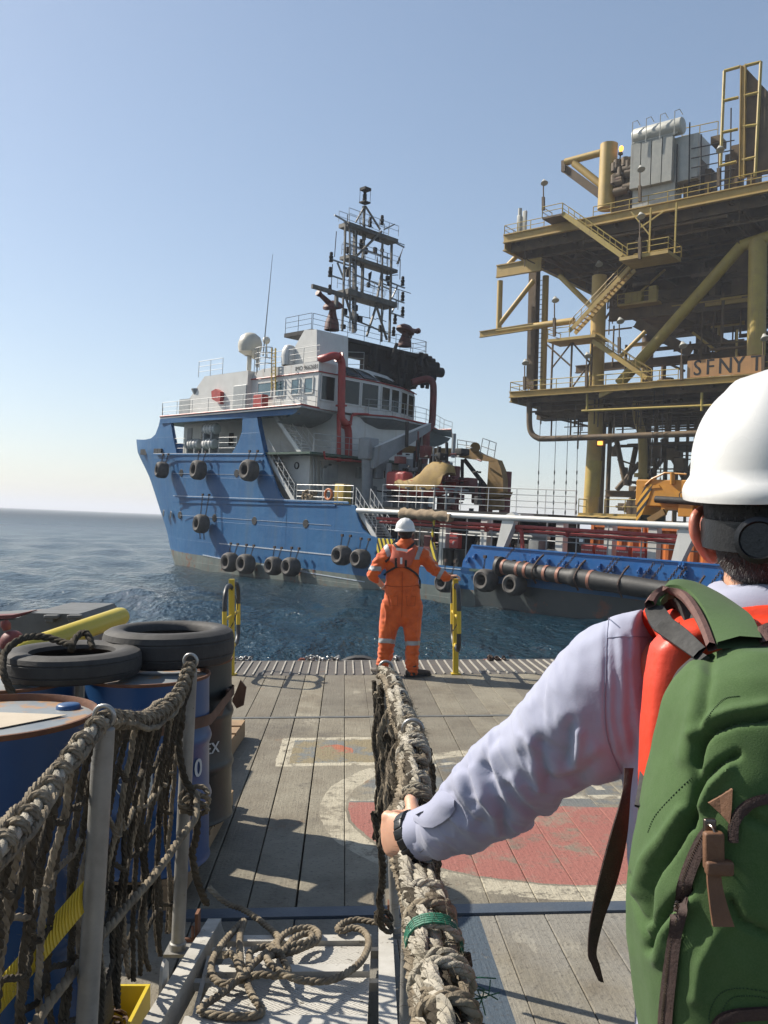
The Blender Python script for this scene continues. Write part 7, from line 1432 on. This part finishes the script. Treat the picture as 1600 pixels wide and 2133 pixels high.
for x0, x1, y0, y1 in ((826, 830, 1163, 1182), (841, 846, 1166, 1182)): a, b_ = onbody(bvh, (x0+x1)/2, y0, .072), onbody(bvh, (x0+x1)/2, y1, .055); mb = MB(); mb.bar(a, b_, .026, .008, (0, 1, 0)); build('harness_strap', mb, M['web'], man)
for a_, b_, w in (((827, 1145.5), (847, 1149), .028), ((835.5, 1162), (835.5, 1176), .024)): a, b_ = onbody(bvh, *a_, .066), onbody(bvh, *b_, .070); mb = MB(); mb.bar(a-V((0, .012, 0)), b_-V((0, .012, 0)), w, .006, (0, 1, 0)); build('reflective_strip', mb, M['helm'], man)
mb = MB(); mb.ball(hc+V((0, -.022, .018)), (.083, .098, .080), 26, 16); mb.ball(hc+V((0, -.045, -.035)), (.066, .058, .045), 20, 12); build('hair', mb, M['hair'], man, 60)
hh, (s_v, f_v, u_v) = helmet(man, Q(844, 1103, .01), .110, .128, .128, (0, 1, 0), .06, .012)
tm = MB(); put_text(tm, 'B&P', .030, Q(853, 1092, -.155), (1, .25, 0), (0, .35, 1), bold=.001); hb = BVHTree.FromPolygons([v.co+ORG[man.name] for v in hh.data.vertices], [tuple(p.vertices) for p in hh.data.polygons])
tm.v = [tuple((lambda h: h[0]+h[1]*.0012 if h[0] is not None else V(p))(hb.ray_cast(CN, (V(p)-CN).normalized()))) for p in tm.v]; build('helmet_mark', tm, M['hair'], man)
eyes(man, hc, .98, (0, 1, 0))
for a, d, k in ((Q(794, 1401, .05), V((-.45, .9, 0)), 0), (Q(860, 1406, -.06), V((.92, .38, 0)), 1)):
    d = d.normalized(); sd = V((d.y, -d.x, 0)); g0 = V((a.x, a.y, 0)); mb = MB()
    loft(mb, [(g0-d*.05+V((0, 0, .05)), .042, .045, sd), (g0+d*.02+V((0, 0, .052)), .044, .048, sd), (g0+d*.10+V((0, 0, .042)), .046, .036, sd), (g0+d*.19+V((0, 0, .036)), .044, .030, sd)], 20); cap(mb, g0+V((0, 0, .05)), g0+V((0, 0, .14)), .055, .056); r_ = remesh(mb, .006, 3); build('boot', r_, M['boots'], man, 60)
    mb = MB(); pts = [g0-d*.095-sd*.03, g0-d*.095+sd*.03, g0+d*.02+sd*.048, g0+d*.15+sd*.05, g0+d*.225+sd*.02, g0+d*.225-sd*.02, g0+d*.15-sd*.05, g0+d*.02-sd*.045]; mb.prism([p+V((0, 0, .003)) for p in pts], V((0, 0, .022))); build('sole', mb, M['hair'], man)
mb = MB(); mb.torus(wrL.lerp(elL, .12), (wrL-elL).normalized(), .033, .004, 20, 6); build('wristband', mb, M['helm'], man, 60)
# ------------------------------------------------------------------ the man beside us with the backpack
pm = thing('person', 'man in pale blue shirt close by on the right, left hand gripping the rope', 'person', (.53, 1.25, 0))
HC = V((.541, 1.235, 1.728)); RH = Matrix.Translation(HC) @ Matrix.Rotation(math.radians(-30), 4, 'Z') @ Matrix.Translation(-HC); body = MB(); head_caps(body, HC, 1.03, (.5, .866, 0))
cap(body, V((.533, 1.215, 1.60)), V((.533, 1.225, 1.72)), .064, .060)
loft(body, [(V((.53, 1.22, 1.00)), .15, .10, sx_), (V((.53, 1.22, 1.15)), .14, .095, sx_), (V((.53, 1.22, 1.40)), .165, .10, sx_), (V((.53, 1.22, 1.53)), .16, .08, sx_)], 28)
shp = V((.375, 1.24, 1.535)); wr = N(870, 1741, 1.445); elb = N(1130, 1600, 1.36); 
cap(body, shp, elb, .052, .042); cap(body, elb, wr, .041, .029)
shp2 = V((.70, 1.24, 1.535)); elb2 = V((.78, 1.22, 1.27)); wr2 = V((.78, 1.35, 1.06)); cap(body, shp2, elb2, .052, .042); cap(body, elb2, wr2, .041, .029)
for x in (.455, .605): cap(body, V((x, 1.22, .98)), V((x, 1.24, .52)), .085, .06); cap(body, V((x, 1.24, .52)), V((x, 1.21, .10)), .055, .042)
hand_caps(body, wr+V((.004, .0, 0)), (-.66, .68, -.20), (-.14, .34, .92), (-.6, -.6, .3), .90, (62, 80, 60), thumb_in=.8); hand_caps(body, wr2, (0, .3, -1), (0, 1, .2), (1, 0, 0), .95, (25, 35, 25))
bm_ = remesh(body, .0042, 4); build('body', bm_, M['skin'], pm, 60)
mb = MB(); 
for i, (c_, r) in enumerate(((HC+V((-.074, -.016, .004)), 1), )):   # the ear nearest us
    e = [V((-.004, .012, .030)), V((-.014, -.002, .036)), V((-.022, -.018, .026)), V((-.022, -.022, .004)), V((-.014, -.014, -.018)), V((-.004, .0, -.034)), V((.004, .012, -.030))]; pth = catmull([c_+q for q in e], 6); mb.tube(pth, [.0055+.0025*math.sin(k/len(pth)*3.1) for k in range(len(pth))], 12); mb.ball(c_+V((-.008, -.003, .004)), (.0085, .019, .033), 18, 12, Matrix.Rotation(math.radians(38), 3, 'Z')); mb.ball(c_+V((-.002, .0, -.022)), (.008, .011, .015), 14, 10)
ear = pmat('ear_skin', (.58, .20, .13), (.5, .17, .11), scale=20, rough=.45, bump=.1); ear.node_tree.nodes['Principled BSDF'].inputs['Subsurface Weight'].default_value = .5; ear.node_tree.nodes['Principled BSDF'].inputs['Subsurface Radius'].default_value = (.02, .005, .003)
mb.xform(RH); build('ear', remesh(mb, .0018, 5), ear, pm, 60)
eyes(pm, HC, 1.03, (.5, .866, 0))
# hair: cropped cap plus short strands at the nape and behind the ear
hm = MB(); hm.ball(HC+V((.0, -.014, .042)), (.087, .102, .090), 30, 20); hm.ball(HC+V((.006, -.050, -.016)), (.072, .062, .054), 26, 16); hm.xform(RH); hmr = remesh(hm, .005, 3, lambda v, n: .0015*vnoise(v, 160)); build('hair', hmr, M['hair'], pm, 60)
hr_ = random.Random(2); sm_, sg = MB(), MB(); vv = np.array(hmr.v); cand = [i for i in range(len(vv)) if vv[i][2] < HC.z+.07 and hmr.n[i][1] < .35]
for k in range(5200):
    i = hr_.choice(cand); p = V(vv[i]); n_ = V(hmr.n[i]); d = (n_*.55+V((hr_.uniform(-.5, .5), hr_.uniform(-.5, .5), -.9+hr_.uniform(-.3, .3)))).normalized(); L_ = hr_.uniform(.004, .010); s_ = d.cross(n_).normalized()*.00035; (sg if hr_.random() < .16 and p.z < HC.z+.03 else sm_).add([p-s_, p+s_, p+d*L_], [(0, 1, 2)])
build('hair_strands', sm_, M['hair'], pm, kind='stuff'); build('grey_hair_strands', sg, M['greyh'], pm, kind='stuff')
hh, (s_v, f_v, u_v) = helmet(pm, V((.549, 1.235, 1.806)), .113, .146, .150, (.5, .866, 0), .10, .011)
# ratchet band with its knob
mb = MB(); rows = []
for k in range(19):
    a = math.radians(200+k*8); r = .0885; c_ = HC+V((.0, -.012, 0)); w0 = .012 if k in (0, 18) else .020; x = c_.x+.088*math.cos(a); y = c_.y+.104*math.sin(a); zc = HC.z+.006-.008*math.sin((k/18)*math.pi)+.004; o = V((math.cos(a), math.sin(a), 0))*.004; rows.append([V((x, y, zc-w0)), V((x, y, zc-w0))+o, V((x, y, zc+w0))+o, V((x, y, zc+w0))])
mb.grid(rows, True); mb.xform(RH); build('ratchet_band', mb, M['wat'], pm, 40); kc = HC+V((.0, -.122, -.001)); mb = MB(); mb.lathe([(.001, -.006), (.022, -.006), (.026, -.003), (.0275, .006), (.030, .008), (.030, .014), (.024, .016), (.022, .012), (.001, .012)], kc, (0, -1, .05), 36); mb.xform(RH); build('ratchet_knob', mb, M['wat'], pm, 30)
# shirt: body, collar and the big creased sleeve
sh = MB(); loft(sh, [(V((.53, 1.21, .92)), .185, .13, sx_), (V((.53, 1.21, 1.15)), .185, .13, sx_), (V((.53, 1.20, 1.38)), .205, .128, sx_), (V((.53, 1.20, 1.50)), .200, .115, sx_), (V((.53, 1.205, 1.57)), .15, .09, sx_), (V((.533, 1.21, 1.615)), .085, .078, sx_)], 36)
loft(sh, [(V((.70, 1.22, 1.52)), .085, .085, (0, 1, 0)), (V((.76, 1.21, 1.38)), .085, .085, (0, 1, 0)), (V((.79, 1.21, 1.27)), .070, .070, (0, 1, 0)), (V((.785, 1.30, 1.14)), .055, .055, (0, 1, 0)), (V((.783, 1.335, 1.09)), .045, .045, (0, 1, 0))], 24)
st_ = [(1352, 1262, 1352, 1585, 1.215, .60), (1322, 1268, 1328, 1598, 1.225, .66), (1290, 1276, 1300, 1612, 1.235, .70), (1262, 1288, 1262, 1634, 1.25, .72), (1225, 1312, 1228, 1640, 1.268, .74), (1185, 1350, 1204, 1655, 1.285, .76), (1145, 1394, 1160, 1674, 1.3, .78), (1105, 1440, 1138, 1706, 1.318, .78), (1070, 1482, 1100, 1728, 1.335, .78), (1035, 1512, 1066, 1744, 1.352, .8), (1005, 1540, 1024, 1762, 1.37, .8), (972, 1578, 985, 1780, 1.39, .8), (945, 1615, 950, 1786, 1.405, .82), (920, 1648, 918, 1792, 1.42, .85), (893, 1678, 893, 1790, 1.435, .9), (874, 1700, 874, 1784, 1.445, .95)]
ctr = []
for x0, y0, x1, y1, Y, k in st_:
    a, b_ = N(x0, y0, Y), N(x1, y1, Y); ctr.append(((a+b_)/2, (a-b_)/2, k))
rows = []; ns = 8; dense = []
for i in range(len(ctr)-1):
    for j in range(ns): t = j/ns; dense.append(tuple(ctr[i][q]*(1-t)+ctr[i+1][q]*t for q in range(3)))
dense.append(ctr[-1]); nA = 150
for i, (c_, h_, k) in enumerate(dense):
    d = (dense[min(i+2, len(dense)-1)][0]-dense[max(i-2, 0)][0]).normalized(); a_ = h_-d*h_.dot(d)*.25; b_ = d.cross(h_).normalized()*h_.length*k; rows.append([c_+a_*math.cos(t)+b_*math.sin(t) for t in np.linspace(0, 2*math.pi, nA, endpoint=False)])
sl_ = MB(); sl_.grid(rows, True); sl_.f.append(tuple(reversed(range(nA)))); sl_.m.append(0); sl_.f.append(tuple(range(len(sl_.v)-nA, len(sl_.v)))); sl_.m.append(0)
sh.add(sl_.v, sl_.f)
CRE = [([(1003, 1596), (1020, 1632), (1046, 1690), (1050, 1732)], 9, -.013), ([(986, 1604), (1004, 1640), (1030, 1700), (1042, 1735)], 9, .009), ([(1124, 1548), (1130, 1585), (1140, 1625)], 8, -.008), ([(1108, 1550), (1115, 1600), (1122, 1640)], 9, .007), ([(1060, 1640), (1088, 1680), (1128, 1712)], 10, -.010), ([(1068, 1624), (1100, 1660), (1150, 1668)], 10, .008),
       ([(1205, 1528), (1205, 1560), (1200, 1580)], 8, .008), ([(1190, 1500), (1188, 1540), (1180, 1590)], 9, -.006), ([(972, 1602), (976, 1640), (985, 1675)], 8, -.008), ([(958, 1618), (962, 1660), (990, 1700)], 9, .007), ([(935, 1650), (958, 1690), (1000, 1722)], 9, -.008), ([(1010, 1560), (1060, 1560), (1120, 1520), (1180, 1500)], 14, .004), ([(1230, 1590), (1200, 1620), (1150, 1630)], 12, -.009), ([(1030, 1535), (1010, 1575), (1012, 1610)], 8, -.006), ([(1240, 1560), (1210, 1600), (1160, 1610)], 12, .006),
       ([(1264, 1290), (1262, 1400), (1262, 1500), (1275, 1570), (1300, 1610)], 4, -.006), ([(1276, 1330), (1284, 1420), (1282, 1500), (1300, 1570)], 6, -.005), ([(1292, 1330), (1298, 1420), (1296, 1500), (1312, 1580)], 6, .005), ([(1310, 1330), (1312, 1420), (1312, 1500), (1326, 1585)], 6, -.006), ([(1326, 1330), (1330, 1430), (1326, 1500), (1338, 1585)], 6, .005), ([(1340, 1340), (1342, 1450), (1340, 1560)], 5, -.005)]
def shdisp(v, n):
    px, py = projpx(v); near = (v[:, 0] < .42); o = .0028*vnoise(v, 13, 2, (1, 1, 1))+.0018*vnoise(v, 42, 5)
    vis = np.clip(-(n[:, 1])*1.5+.9, 0, 1)
    for pl, w, A in CRE: dd = dist_poly(px, py, pl)/(w*1.35); o = o+A*(.8 if pl[0][0] < 1260 else .45)*np.exp(-dd**2)*near*vis
    ax_ = np.array([.54, -.36, .63]); ax_ /= np.linalg.norm(ax_); al = v@ax_; q_ = np.stack([al*24, (v[:, 0]-ax_[0]*al)*8, (v[:, 2]-ax_[2]*al)*8], 1); rd = np.array([noise.noise(V(t_)) for t_ in q_.tolist()]); q2_ = q_*2.1+5.3; rd2 = np.array([noise.noise(V(t_)) for t_ in q2_.tolist()]); lowr = np.clip((1240-px)/160, .12, 1)*near; o = o+lowr*(.0042*(1-np.minimum(1, np.abs(rd)*3.2))**2-.0012+.0022*(1-np.minimum(1, np.abs(rd2)*3.2))**2)*np.clip(vis, 0, 1)
    u = (px*.72+py*-.69); arm = near & (px < 1235); o = o+arm*(.0020*np.sin(u*.085+6*vnoise(v, 9, 4)))*np.clip((1235-px)/150, 0, 1)*np.clip((py-(1290+(1262-px)*.86)-60)/120, 0, 1)
    return o
shm = remesh(sh, .0036, 8, shdisp); build('shirt', shm, M['shirt'], pm, 60)
sbv = BVHTree.FromPolygons([V(p) for p in shm.v], shm.f)
def seam(pl, r=.0007, mat='seam', off=.0006, dash=False):
    pts = [onbody(sbv, p.x, p.y, off, 1.2) for p in catmull([V((x, y, 0)) for x, y in pl], 14)]; mb = MB()
    if dash:
        for i in range(0, len(pts)-1, 2): mb.tube([pts[i], pts[i+1]], r, 5)
    else: mb.tube(pts, r, 5)
    return build('seam', mb, M[mat], pm, 60)
M['seam'] = pmat('shirt_seam', (.30, .31, .42), rough=.9, bump=0)
seam([(1269, 1287), (1264, 1340), (1261, 1420), (1260, 1490), (1266, 1540), (1284, 1590), (1296, 1612)]); seam([(1264, 1329), (1300, 1326), (1348, 1327)], .0006)
# cuff with placket and the flap
mb = MB(); c0 = N(876, 1742, 1.445); ax = (N(874, 1742, 1.445)-N(940, 1706, 1.405)).normalized(); upv = (N(874, 1700, 1.445)-N(874, 1784, 1.445)).normalized(); e1 = (upv-ax*upv.dot(ax)).normalized(); e2 = ax.cross(e1); rows = []
for k in range(9):
    f = k/8; rows.append([c0+ax*(-.050+.054*f)+(e1*math.cos(t)*(.0370+.004*f+.0022*math.sin(3*t+1))+e2*math.sin(t)*(.034+.003*f))*(1.0+.02*math.sin(4*t)) for t in np.linspace(0, 2*math.pi, 48, endpoint=False)])
rows += [[c0+(p-c0)*.965-ax*.0 for p in r] for r in reversed(rows)]; mb.grid(rows, True); build('cuff', mb, M['shirt'], pm, 60)
mb = MB(); rows = []; fl = [((876, 1697), (866, 1712)), ((890, 1685), (885, 1722)), ((905, 1668), (905, 1722)), ((922, 1652), (925, 1712)), ((938, 1655), (942, 1700)), ((950, 1664), (951, 1685))]
for a_, b_ in fl: rows.append([onbody(sbv, a_[0]+(b_[0]-a_[0])*j/6, a_[1]+(b_[1]-a_[1])*j/6, .0045+.003*math.sin(j/6*3.1), 1.42) for j in range(7)])
mb.grid(rows); mb.grid([[p+V((0, .002, 0)) for p in reversed(r)] for r in rows]); build('cuff_flap', mb, M['shirt'], pm, 60)
# collar
mb = MB(); rows = []
for k in range(8):
    f = k/7; rr_ = .068+.020*math.sin(f*2.2)+.012*f; z = 1.668-.060*f*f-.006*f; rows.append([V((.535+rr_*1.02*math.cos(t), 1.215+rr_*1.0*math.sin(t), z+.012*math.cos(t)*.2+.003*math.sin(5*t+f*3))) for t in np.linspace(0, 2*math.pi, 64, endpoint=False)])
mb.grid(rows, True); mb.grid([[V((.535, 1.215, p.z))+(p-V((.535, 1.215, p.z)))*.96 for p in reversed(r)] for r in rows], True); build('collar', mb, M['shirt'], pm, 60)
# watch
wa = (wr-N(905, 1722, 1.425)).normalized(); wc = N(864, 1746, 1.452); e1 = (V((0, 0, 1))-wa*wa.z).normalized(); e2 = wa.cross(e1)
for k in range(16):
    t = 2*math.pi*k/16; o = e1*math.cos(t)*.0415+e2*math.sin(t)*.033; tang = (-e1*math.sin(t)*.0415+e2*math.cos(t)*.033).normalized(); nn = tang.cross(wa); R_ = Matrix((tang, wa, nn)).transposed(); mb = MB(); mb.rbox(wc+o, (.0165, .021 if k % 2 else .018, .007), .0025, R_); build('watch_link', mb, M['wat'], pm, 40)
mb = MB(); loft(mb, [(V((.53, 1.22, .97)), .17, .12, sx_), (V((.53, 1.22, .86)), .175, .125, sx_)], 24)
for x in (.445, .615): loft(mb, [(V((x, 1.22, .90)), .095, .11, sx_), (V((x, 1.24, .52)), .075, .08, sx_), (V((x, 1.21, .08)), .065, .07, sx_)], 20)
build('trousers', remesh(mb, .009, 4, lambda v, n: .008*vnoise(v, 9)), M['trou'], pm, 60)
for x in (.445, .615):
    mb = MB(); loft(mb, [(V((x, 1.16, .05)), .042, .045, sx_), (V((x, 1.25, .05)), .044, .046, sx_), (V((x, 1.33, .04)), .046, .034, sx_), (V((x, 1.40, .035)), .04, .028, sx_)], 18); cap(mb, V((x, 1.20, .05)), V((x, 1.20, .15)), .052, .055); build('boot', remesh(mb, .008, 3), M['boots'], pm, 60)
# red foam life jacket
pf = MB(); rows = []
edge_l = [(1.632, .380), (1.620, .345), (1.60, .326), (1.56, .318), (1.50, .312), (1.44, .309), (1.38, .309), (1.30, .312), (1.20, .325), (1.12, .35)]
for z, xl in edge_l:
    cx_ = .535; hw = cx_-xl; row = []
    for j in range(40):
        t = 2*math.pi*j/40; ce, se = math.cos(t), math.sin(t); row.append(V((cx_+hw*abs(ce)**.4*(1 if ce > 0 else -1), 1.080+.040*abs(se)**.45*(1 if se > 0 else -1)-.012*math.sin((1.65-z)*4), z)))
    rows.append(row)
pf.grid(rows, True); n_ = len(rows)*40; pf.f.append(tuple(range(40))); pf.m.append(0); pf.f.append(tuple(reversed(range(n_-40, n_)))); pf.m.append(0)
loft(pf, [(V((.40, 1.13, 1.595)), .045, .03, sx_), (V((.40, 1.21, 1.628)), .045, .024, sx_), (V((.405, 1.30, 1.58)), .05, .025, sx_), (V((.415, 1.335, 1.40)), .06, .03, sx_)], 18); loft(pf, [(V((.67, 1.13, 1.595)), .045, .03, sx_), (V((.67, 1.21, 1.628)), .045, .024, sx_), (V((.665, 1.30, 1.58)), .05, .025, sx_), (V((.655, 1.335, 1.40)), .06, .03, sx_)], 18)
loft(pf, [(V((.455, 1.125, 1.602)), .02, .042, (0, 1, 0)), (V((.535, 1.10, 1.612)), .02, .042, (0, 1, 0)), (V((.62, 1.125, 1.602)), .02, .042, (0, 1, 0))], 18)
build('life_jacket', remesh(pf, .005, 4), M['pfd'], pm, 60)
mb = MB(); mb.bx(.335, .735, 1.16, 1.19, 1.255, 1.30); build('waist_belt', mb, M['web'], pm)
# ------------------------------------------------------------------ backpack
bp = thing('backpack', 'green canvas backpack with brown zips and leather pulls worn by the man on the right', 'backpack', (.45, .98, 1.12))
BPS = 1
OL = [(1350, 1482), (1392, 1430), (1436, 1398), (1480, 1380), (1572, 1359), (1681, 1331), (1791, 1312), (1922, 1298), (2010, 1301), (2133, 1316), (2230, 1335)]
bk = MB(); rows = []; YB = .965
lv = [N(x+27, y, YB-.02) for y, x in OL]
for i, p in enumerate(lv):
    xr = .665; cxp = (p.x+xr)/2; hw = (xr-p.x)/2; f = i/(len(lv)-1); dep = .050+.075*math.sin(min(f*2.2+.25, 1.57))
    if i == 0: dep = .05; hw *= .9
    rows.append([V((cxp+hw*(abs(math.cos(t))**.62)*(1 if math.cos(t) > 0 else -1), YB+dep*(abs(math.sin(t))**.70)*(1 if math.sin(t) > 0 else -1)-.01, p.z)) for t in np.linspace(0, 2*math.pi, 60, endpoint=False)])
bk.grid(rows, True); n_ = len(rows)*60; bk.f.append(tuple(range(60))); bk.m.append(0); bk.f.append(tuple(reversed(range(n_-60, n_)))); bk.m.append(0)
PK = (.545, .852, 1.395)   # front pocket
loft(bk, [(V((.545, .875, 1.46)), .055, .03, sx_), (V((.54, .868, 1.43)), .075, .035, sx_), (V((.54, .862, 1.36)), .080, .040, sx_), (V((.54, .865, 1.30)), .074, .036, sx_)], 26)
BC = [([(1600, 1495), (1530, 1503), (1483, 1522), (1462, 1545), (1452, 1570), (1449, 1590)], 8, -.012), ([(1600, 1472), (1530, 1482), (1478, 1500), (1450, 1530)], 13, .008), ([(1535, 1572), (1500, 1590), (1464, 1620), (1445, 1655), (1438, 1720)], 8, -.010), ([(1520, 1600), (1480, 1640), (1462, 1680)], 10, .007), ([(1440, 1700), (1405, 1760), (1368, 1810), (1352, 1850), (1346, 1915)], 9, -.013), ([(1420, 1690), (1380, 1750), (1345, 1800), (1330, 1860)], 12, .007), ([(1432, 1855), (1400, 1885), (1368, 1925), (1352, 1975)], 9, -.011), ([(1440, 1880), (1410, 1910), (1380, 1950), (1370, 2000)], 12, .006),
      ([(1311, 1820), (1318, 1860), (1340, 1930), (1352, 1975)], 4, -.005), ([(1478, 1353), (1472, 1400), (1466, 1470), (1455, 1560), (1446, 1640)], 10, -.006), ([(1455, 1400), (1440, 1480), (1425, 1580)], 16, .004), ([(1560, 1700), (1600, 1720)], 10, -.006), ([(1523, 1880), (1545, 1920), (1600, 1945)], 8, -.008), ([(1490, 1950), (1460, 2010), (1450, 2080)], 14, .005)]
def bkdisp(v, n):
    px, py = projpx(v); o = .0045*vnoise(v, 11, 6, (1, 1, .7))+.0012*vnoise(v, 38, 9); vis = (n[:, 1] < .25)
    for pl, w, A in BC: o = o+A*np.exp(-(dist_poly(px, py, pl)/w)**2)*vis
    return o
bkm = remesh(bk, .0036, 14, bkdisp); build('bag_body', bkm, M['canvas'], bp, 60); bbv = BVHTree.FromPolygons([V(p) for p in bkm.v], bkm.f)
def bribbon(nm, pts, w, off, mat, n=8): mb = MB(); ribbon(mb, bbv, pts, w, off, n, .9); return build(nm, mb, M[mat], bp, 60)
def zipper(pts, w=14):
    z = bribbon('zip_tape', pts, w*1.9, .0016, 'brownw'); p2 = catmull([V((x, y, 0)) for x, y in pts], 30); mb = MB(); L_ = 0; last = None
    for p in p2:
        h = onbody(bbv, p.x, p.y, .0035, .9)
        if last is not None and (h-last).length < .0022: continue
        if last is not None: d = (h-last).normalized(); s_ = d.cross(V((0, -1, 0))).normalized(); R_ = Matrix((s_, d, s_.cross(d))).transposed(); mb.box(h, (.0042, .0012, .0022), R_)
        last = h
    o = build('zip_teeth', mb, M['zipm'], z); o['kind'] = 'stuff'; return z
zipper([(1480, 1728), (1462, 1752), (1440, 1800), (1424, 1850), (1412, 1910), (1402, 1970), (1394, 2040), (1388, 2100), (1384, 2160)]); zipper([(1526, 1752), (1528, 1715), (1545, 1685), (1572, 1668), (1610, 1660)], 10); zipper([(1484, 2160), (1500, 2125), (1530, 2112), (1570, 2108), (1610, 2106)], 13)
M['stitch'] = pmat('dark_green_stitching', (.03, .07, .025), rough=.9, bump=0)
def bseam(pl): pts = [onbody(bbv, p.x, p.y, .0006, .9) for p in catmull([V((x, y, 0)) for x, y in pl], 16)]; mb = MB(); [mb.tube([pts[i], pts[i+1]], .0006, 4) for i in range(0, len(pts)-1, 2)]; build('stitching', mb, M['stitch'], bp)
for pl in ([(1540, 1450), (1510, 1455), (1490, 1475), (1470, 1500)], [(1440, 1620), (1400, 1660), (1365, 1700), (1350, 1735)], [(1480, 2160), (1478, 2110), (1500, 2070), (1540, 2058), (1600, 2066)], [(1498, 2160), (1498, 2125), (1520, 2082), (1560, 2074), (1605, 2080)]): bseam(pl)
mb = MB(); tri = [(1473, 1670), (1497, 1658), (1524, 1641), (1522, 1680), (1518, 1714), (1500, 1694)]; mb.prism([onbody(bbv, x, y, .001, .9) for x, y in tri], V((0, -.0035, 0))); build('leather_tab', mb, M['leath'], bp)
sl0 = onbody(bbv, 1484, 1722, .006, .9); mb = MB(); mb.rbox(sl0, (.012, .006, .016), .002); mb.torus(sl0+V((-.002, -.006, -.010)), (1, .3, 0), .009, .0012, 20, 6, 1.5); build('zip_slider', mb, M['zipm'], bp, 50)
lp = [onbody(bbv, x, y, .010, .9) for x, y in ((1488, 1752), (1492, 1790), (1492, 1830), (1500, 1880), (1508, 1918))]; mb = MB(); rows = []
for i, p in enumerate(catmull(lp, 5)): w_ = .0085-.002*math.sin(i*.2); rows.append([p+V((-w_, 0, 0)), p+V((-w_, -.004, 0)), p+V((w_, -.004, 0)), p+V((w_, 0, 0))])
mb.grid(rows, True); mb.rbox(lp[0]+V((.001, -.004, -.006)), (.019, .010, .036), .003); mb.rbox(lp[1]+V((.004, -.005, -.004)), (.026, .011, .014), .003); build('leather_zip_pull', mb, M['leath'], bp, 50)
# shoulder strap over his left shoulder, with brown binding; dark webbing and dangling tail
def strap3(nm, L_, R_, mat, th=.010, par=None, n=6):
    l = catmull([N(*p) for p in L_], n); r = catmull([N(*p) for p in R_], n); rows = []
    for i in range(len(l)):
        m_ = (l[i]+r[i])/2; d = (l[min(i+1, len(l)-1)]-l[max(i-1, 0)]).normalized(); nn = d.cross(r[i]-l[i]).normalized(); nn = nn if nn.dot(CN-m_) > 0 else -nn
        rows.append([l[i], l[i].lerp(r[i], .03)+nn*th*.8, l[i].lerp(r[i], .5)+nn*th*1.25, l[i].lerp(r[i], .97)+nn*th*.8, r[i], l[i].lerp(r[i], .5)-nn*.001])
    mb = MB(); mb.grid(rows, True); return build(nm, mb, M[mat], par or bp, 50)
SL = [(1362, 1262, 1.12), (1376, 1242, 1.14), (1402, 1231, 1.14), (1432, 1243, 1.12), (1456, 1272, 1.07), (1476, 1310, 1.02), (1492, 1352, .965)]; SR = [(1376, 1236, 1.15), (1402, 1222, 1.17), (1440, 1221, 1.18), (1490, 1243, 1.15), (1535, 1272, 1.10), (1568, 1298, 1.04), (1590, 1342, .965)]
strap3('shoulder_strap', SL, SR, 'canvas'); strap3('strap_binding', [(x-17, y+5, Y) for x, y, Y in SL], [(x+3, y-1, Y-.004) for x, y, Y in SL], 'piping', .008)
strap3('strap_webbing', [(1362, 1314, 1.07), (1400, 1340, 1.04), (1446, 1372, .985)], [(1395, 1285, 1.07), (1430, 1310, 1.04), (1472, 1350, .985)], 'web', .003); strap3('strap_webbing', [(1343, 1272, 1.125), (1352, 1298, 1.10), (1364, 1316, 1.07)], [(1380, 1262, 1.125), (1395, 1280, 1.10), (1406, 1296, 1.07)], 'web', .004)
strap3('back_padding', [(1346, 1268, 1.15), (1365, 1250, 1.16), (1400, 1240, 1.16), (1436, 1260, 1.14), (1460, 1300, 1.10)], [(1385, 1275, 1.16), (1400, 1268, 1.17), (1412, 1268, 1.17), (1425, 1285, 1.15), (1440, 1310, 1.11)], 'web', .006)
strap3('back_padding', [(1398, 1442, 1.03), (1415, 1405, 1.02), (1440, 1380, 1.01), (1462, 1362, 1.0)], [(1412, 1450, 1.0), (1430, 1415, .99), (1455, 1390, .98), (1480, 1370, .975)], 'web', .006)
strap3('strap_tail', [(1300, 1600, 1.09), (1296, 1650, 1.08), (1270, 1740, 1.06), (1244, 1840, 1.05), (1228, 1920, 1.045), (1224, 1985, 1.05), (1232, 2010, 1.05), (1246, 2042, 1.05)], [(1320, 1600, 1.09), (1314, 1650, 1.08), (1305, 1750, 1.07), (1284, 1840, 1.06), (1258, 1915, 1.05), (1243, 1980, 1.05), (1250, 2012, 1.05), (1258, 2046, 1.05)], 'brownw', .0018)
strap3('haul_loop', [(1578, 1310, .99), (1580, 1330, .98), (1584, 1345, .965)], [(1612, 1300, .99), (1612, 1325, .98), (1612, 1345, .965)], 'piping', .005)
strap3('side_strap', [(1335, 1590, 1.09), (1330, 1640, 1.05), (1322, 1680, 1.0)], [(1345, 1590, 1.09), (1350, 1640, 1.04), (1345, 1690, .98)], 'web', .003)
# ================================================================== THE AIR
CUR[0] = IDM
hz_ = MB(); hz_.bx(-13000, 13000, -13000, 13000, -4.5, 62)
hm_ = bpy.data.materials.new('sea_haze'); hm_.use_nodes = True; nt = hm_.node_tree; nt.nodes.remove(nt.nodes['Principled BSDF']); pv_ = nt.nodes.new('ShaderNodeVolumePrincipled'); pv_.inputs['Color'].default_value = (.90, .93, 1.0, 1); pv_.inputs['Density'].default_value = .0004; pv_.inputs['Anisotropy'].default_value = .1
nt.links.new(pv_.outputs[0], nt.nodes['Material Output'].inputs['Volume'])
build('haze', hz_, hm_, kind='stuff')
CUR[0] = IDM
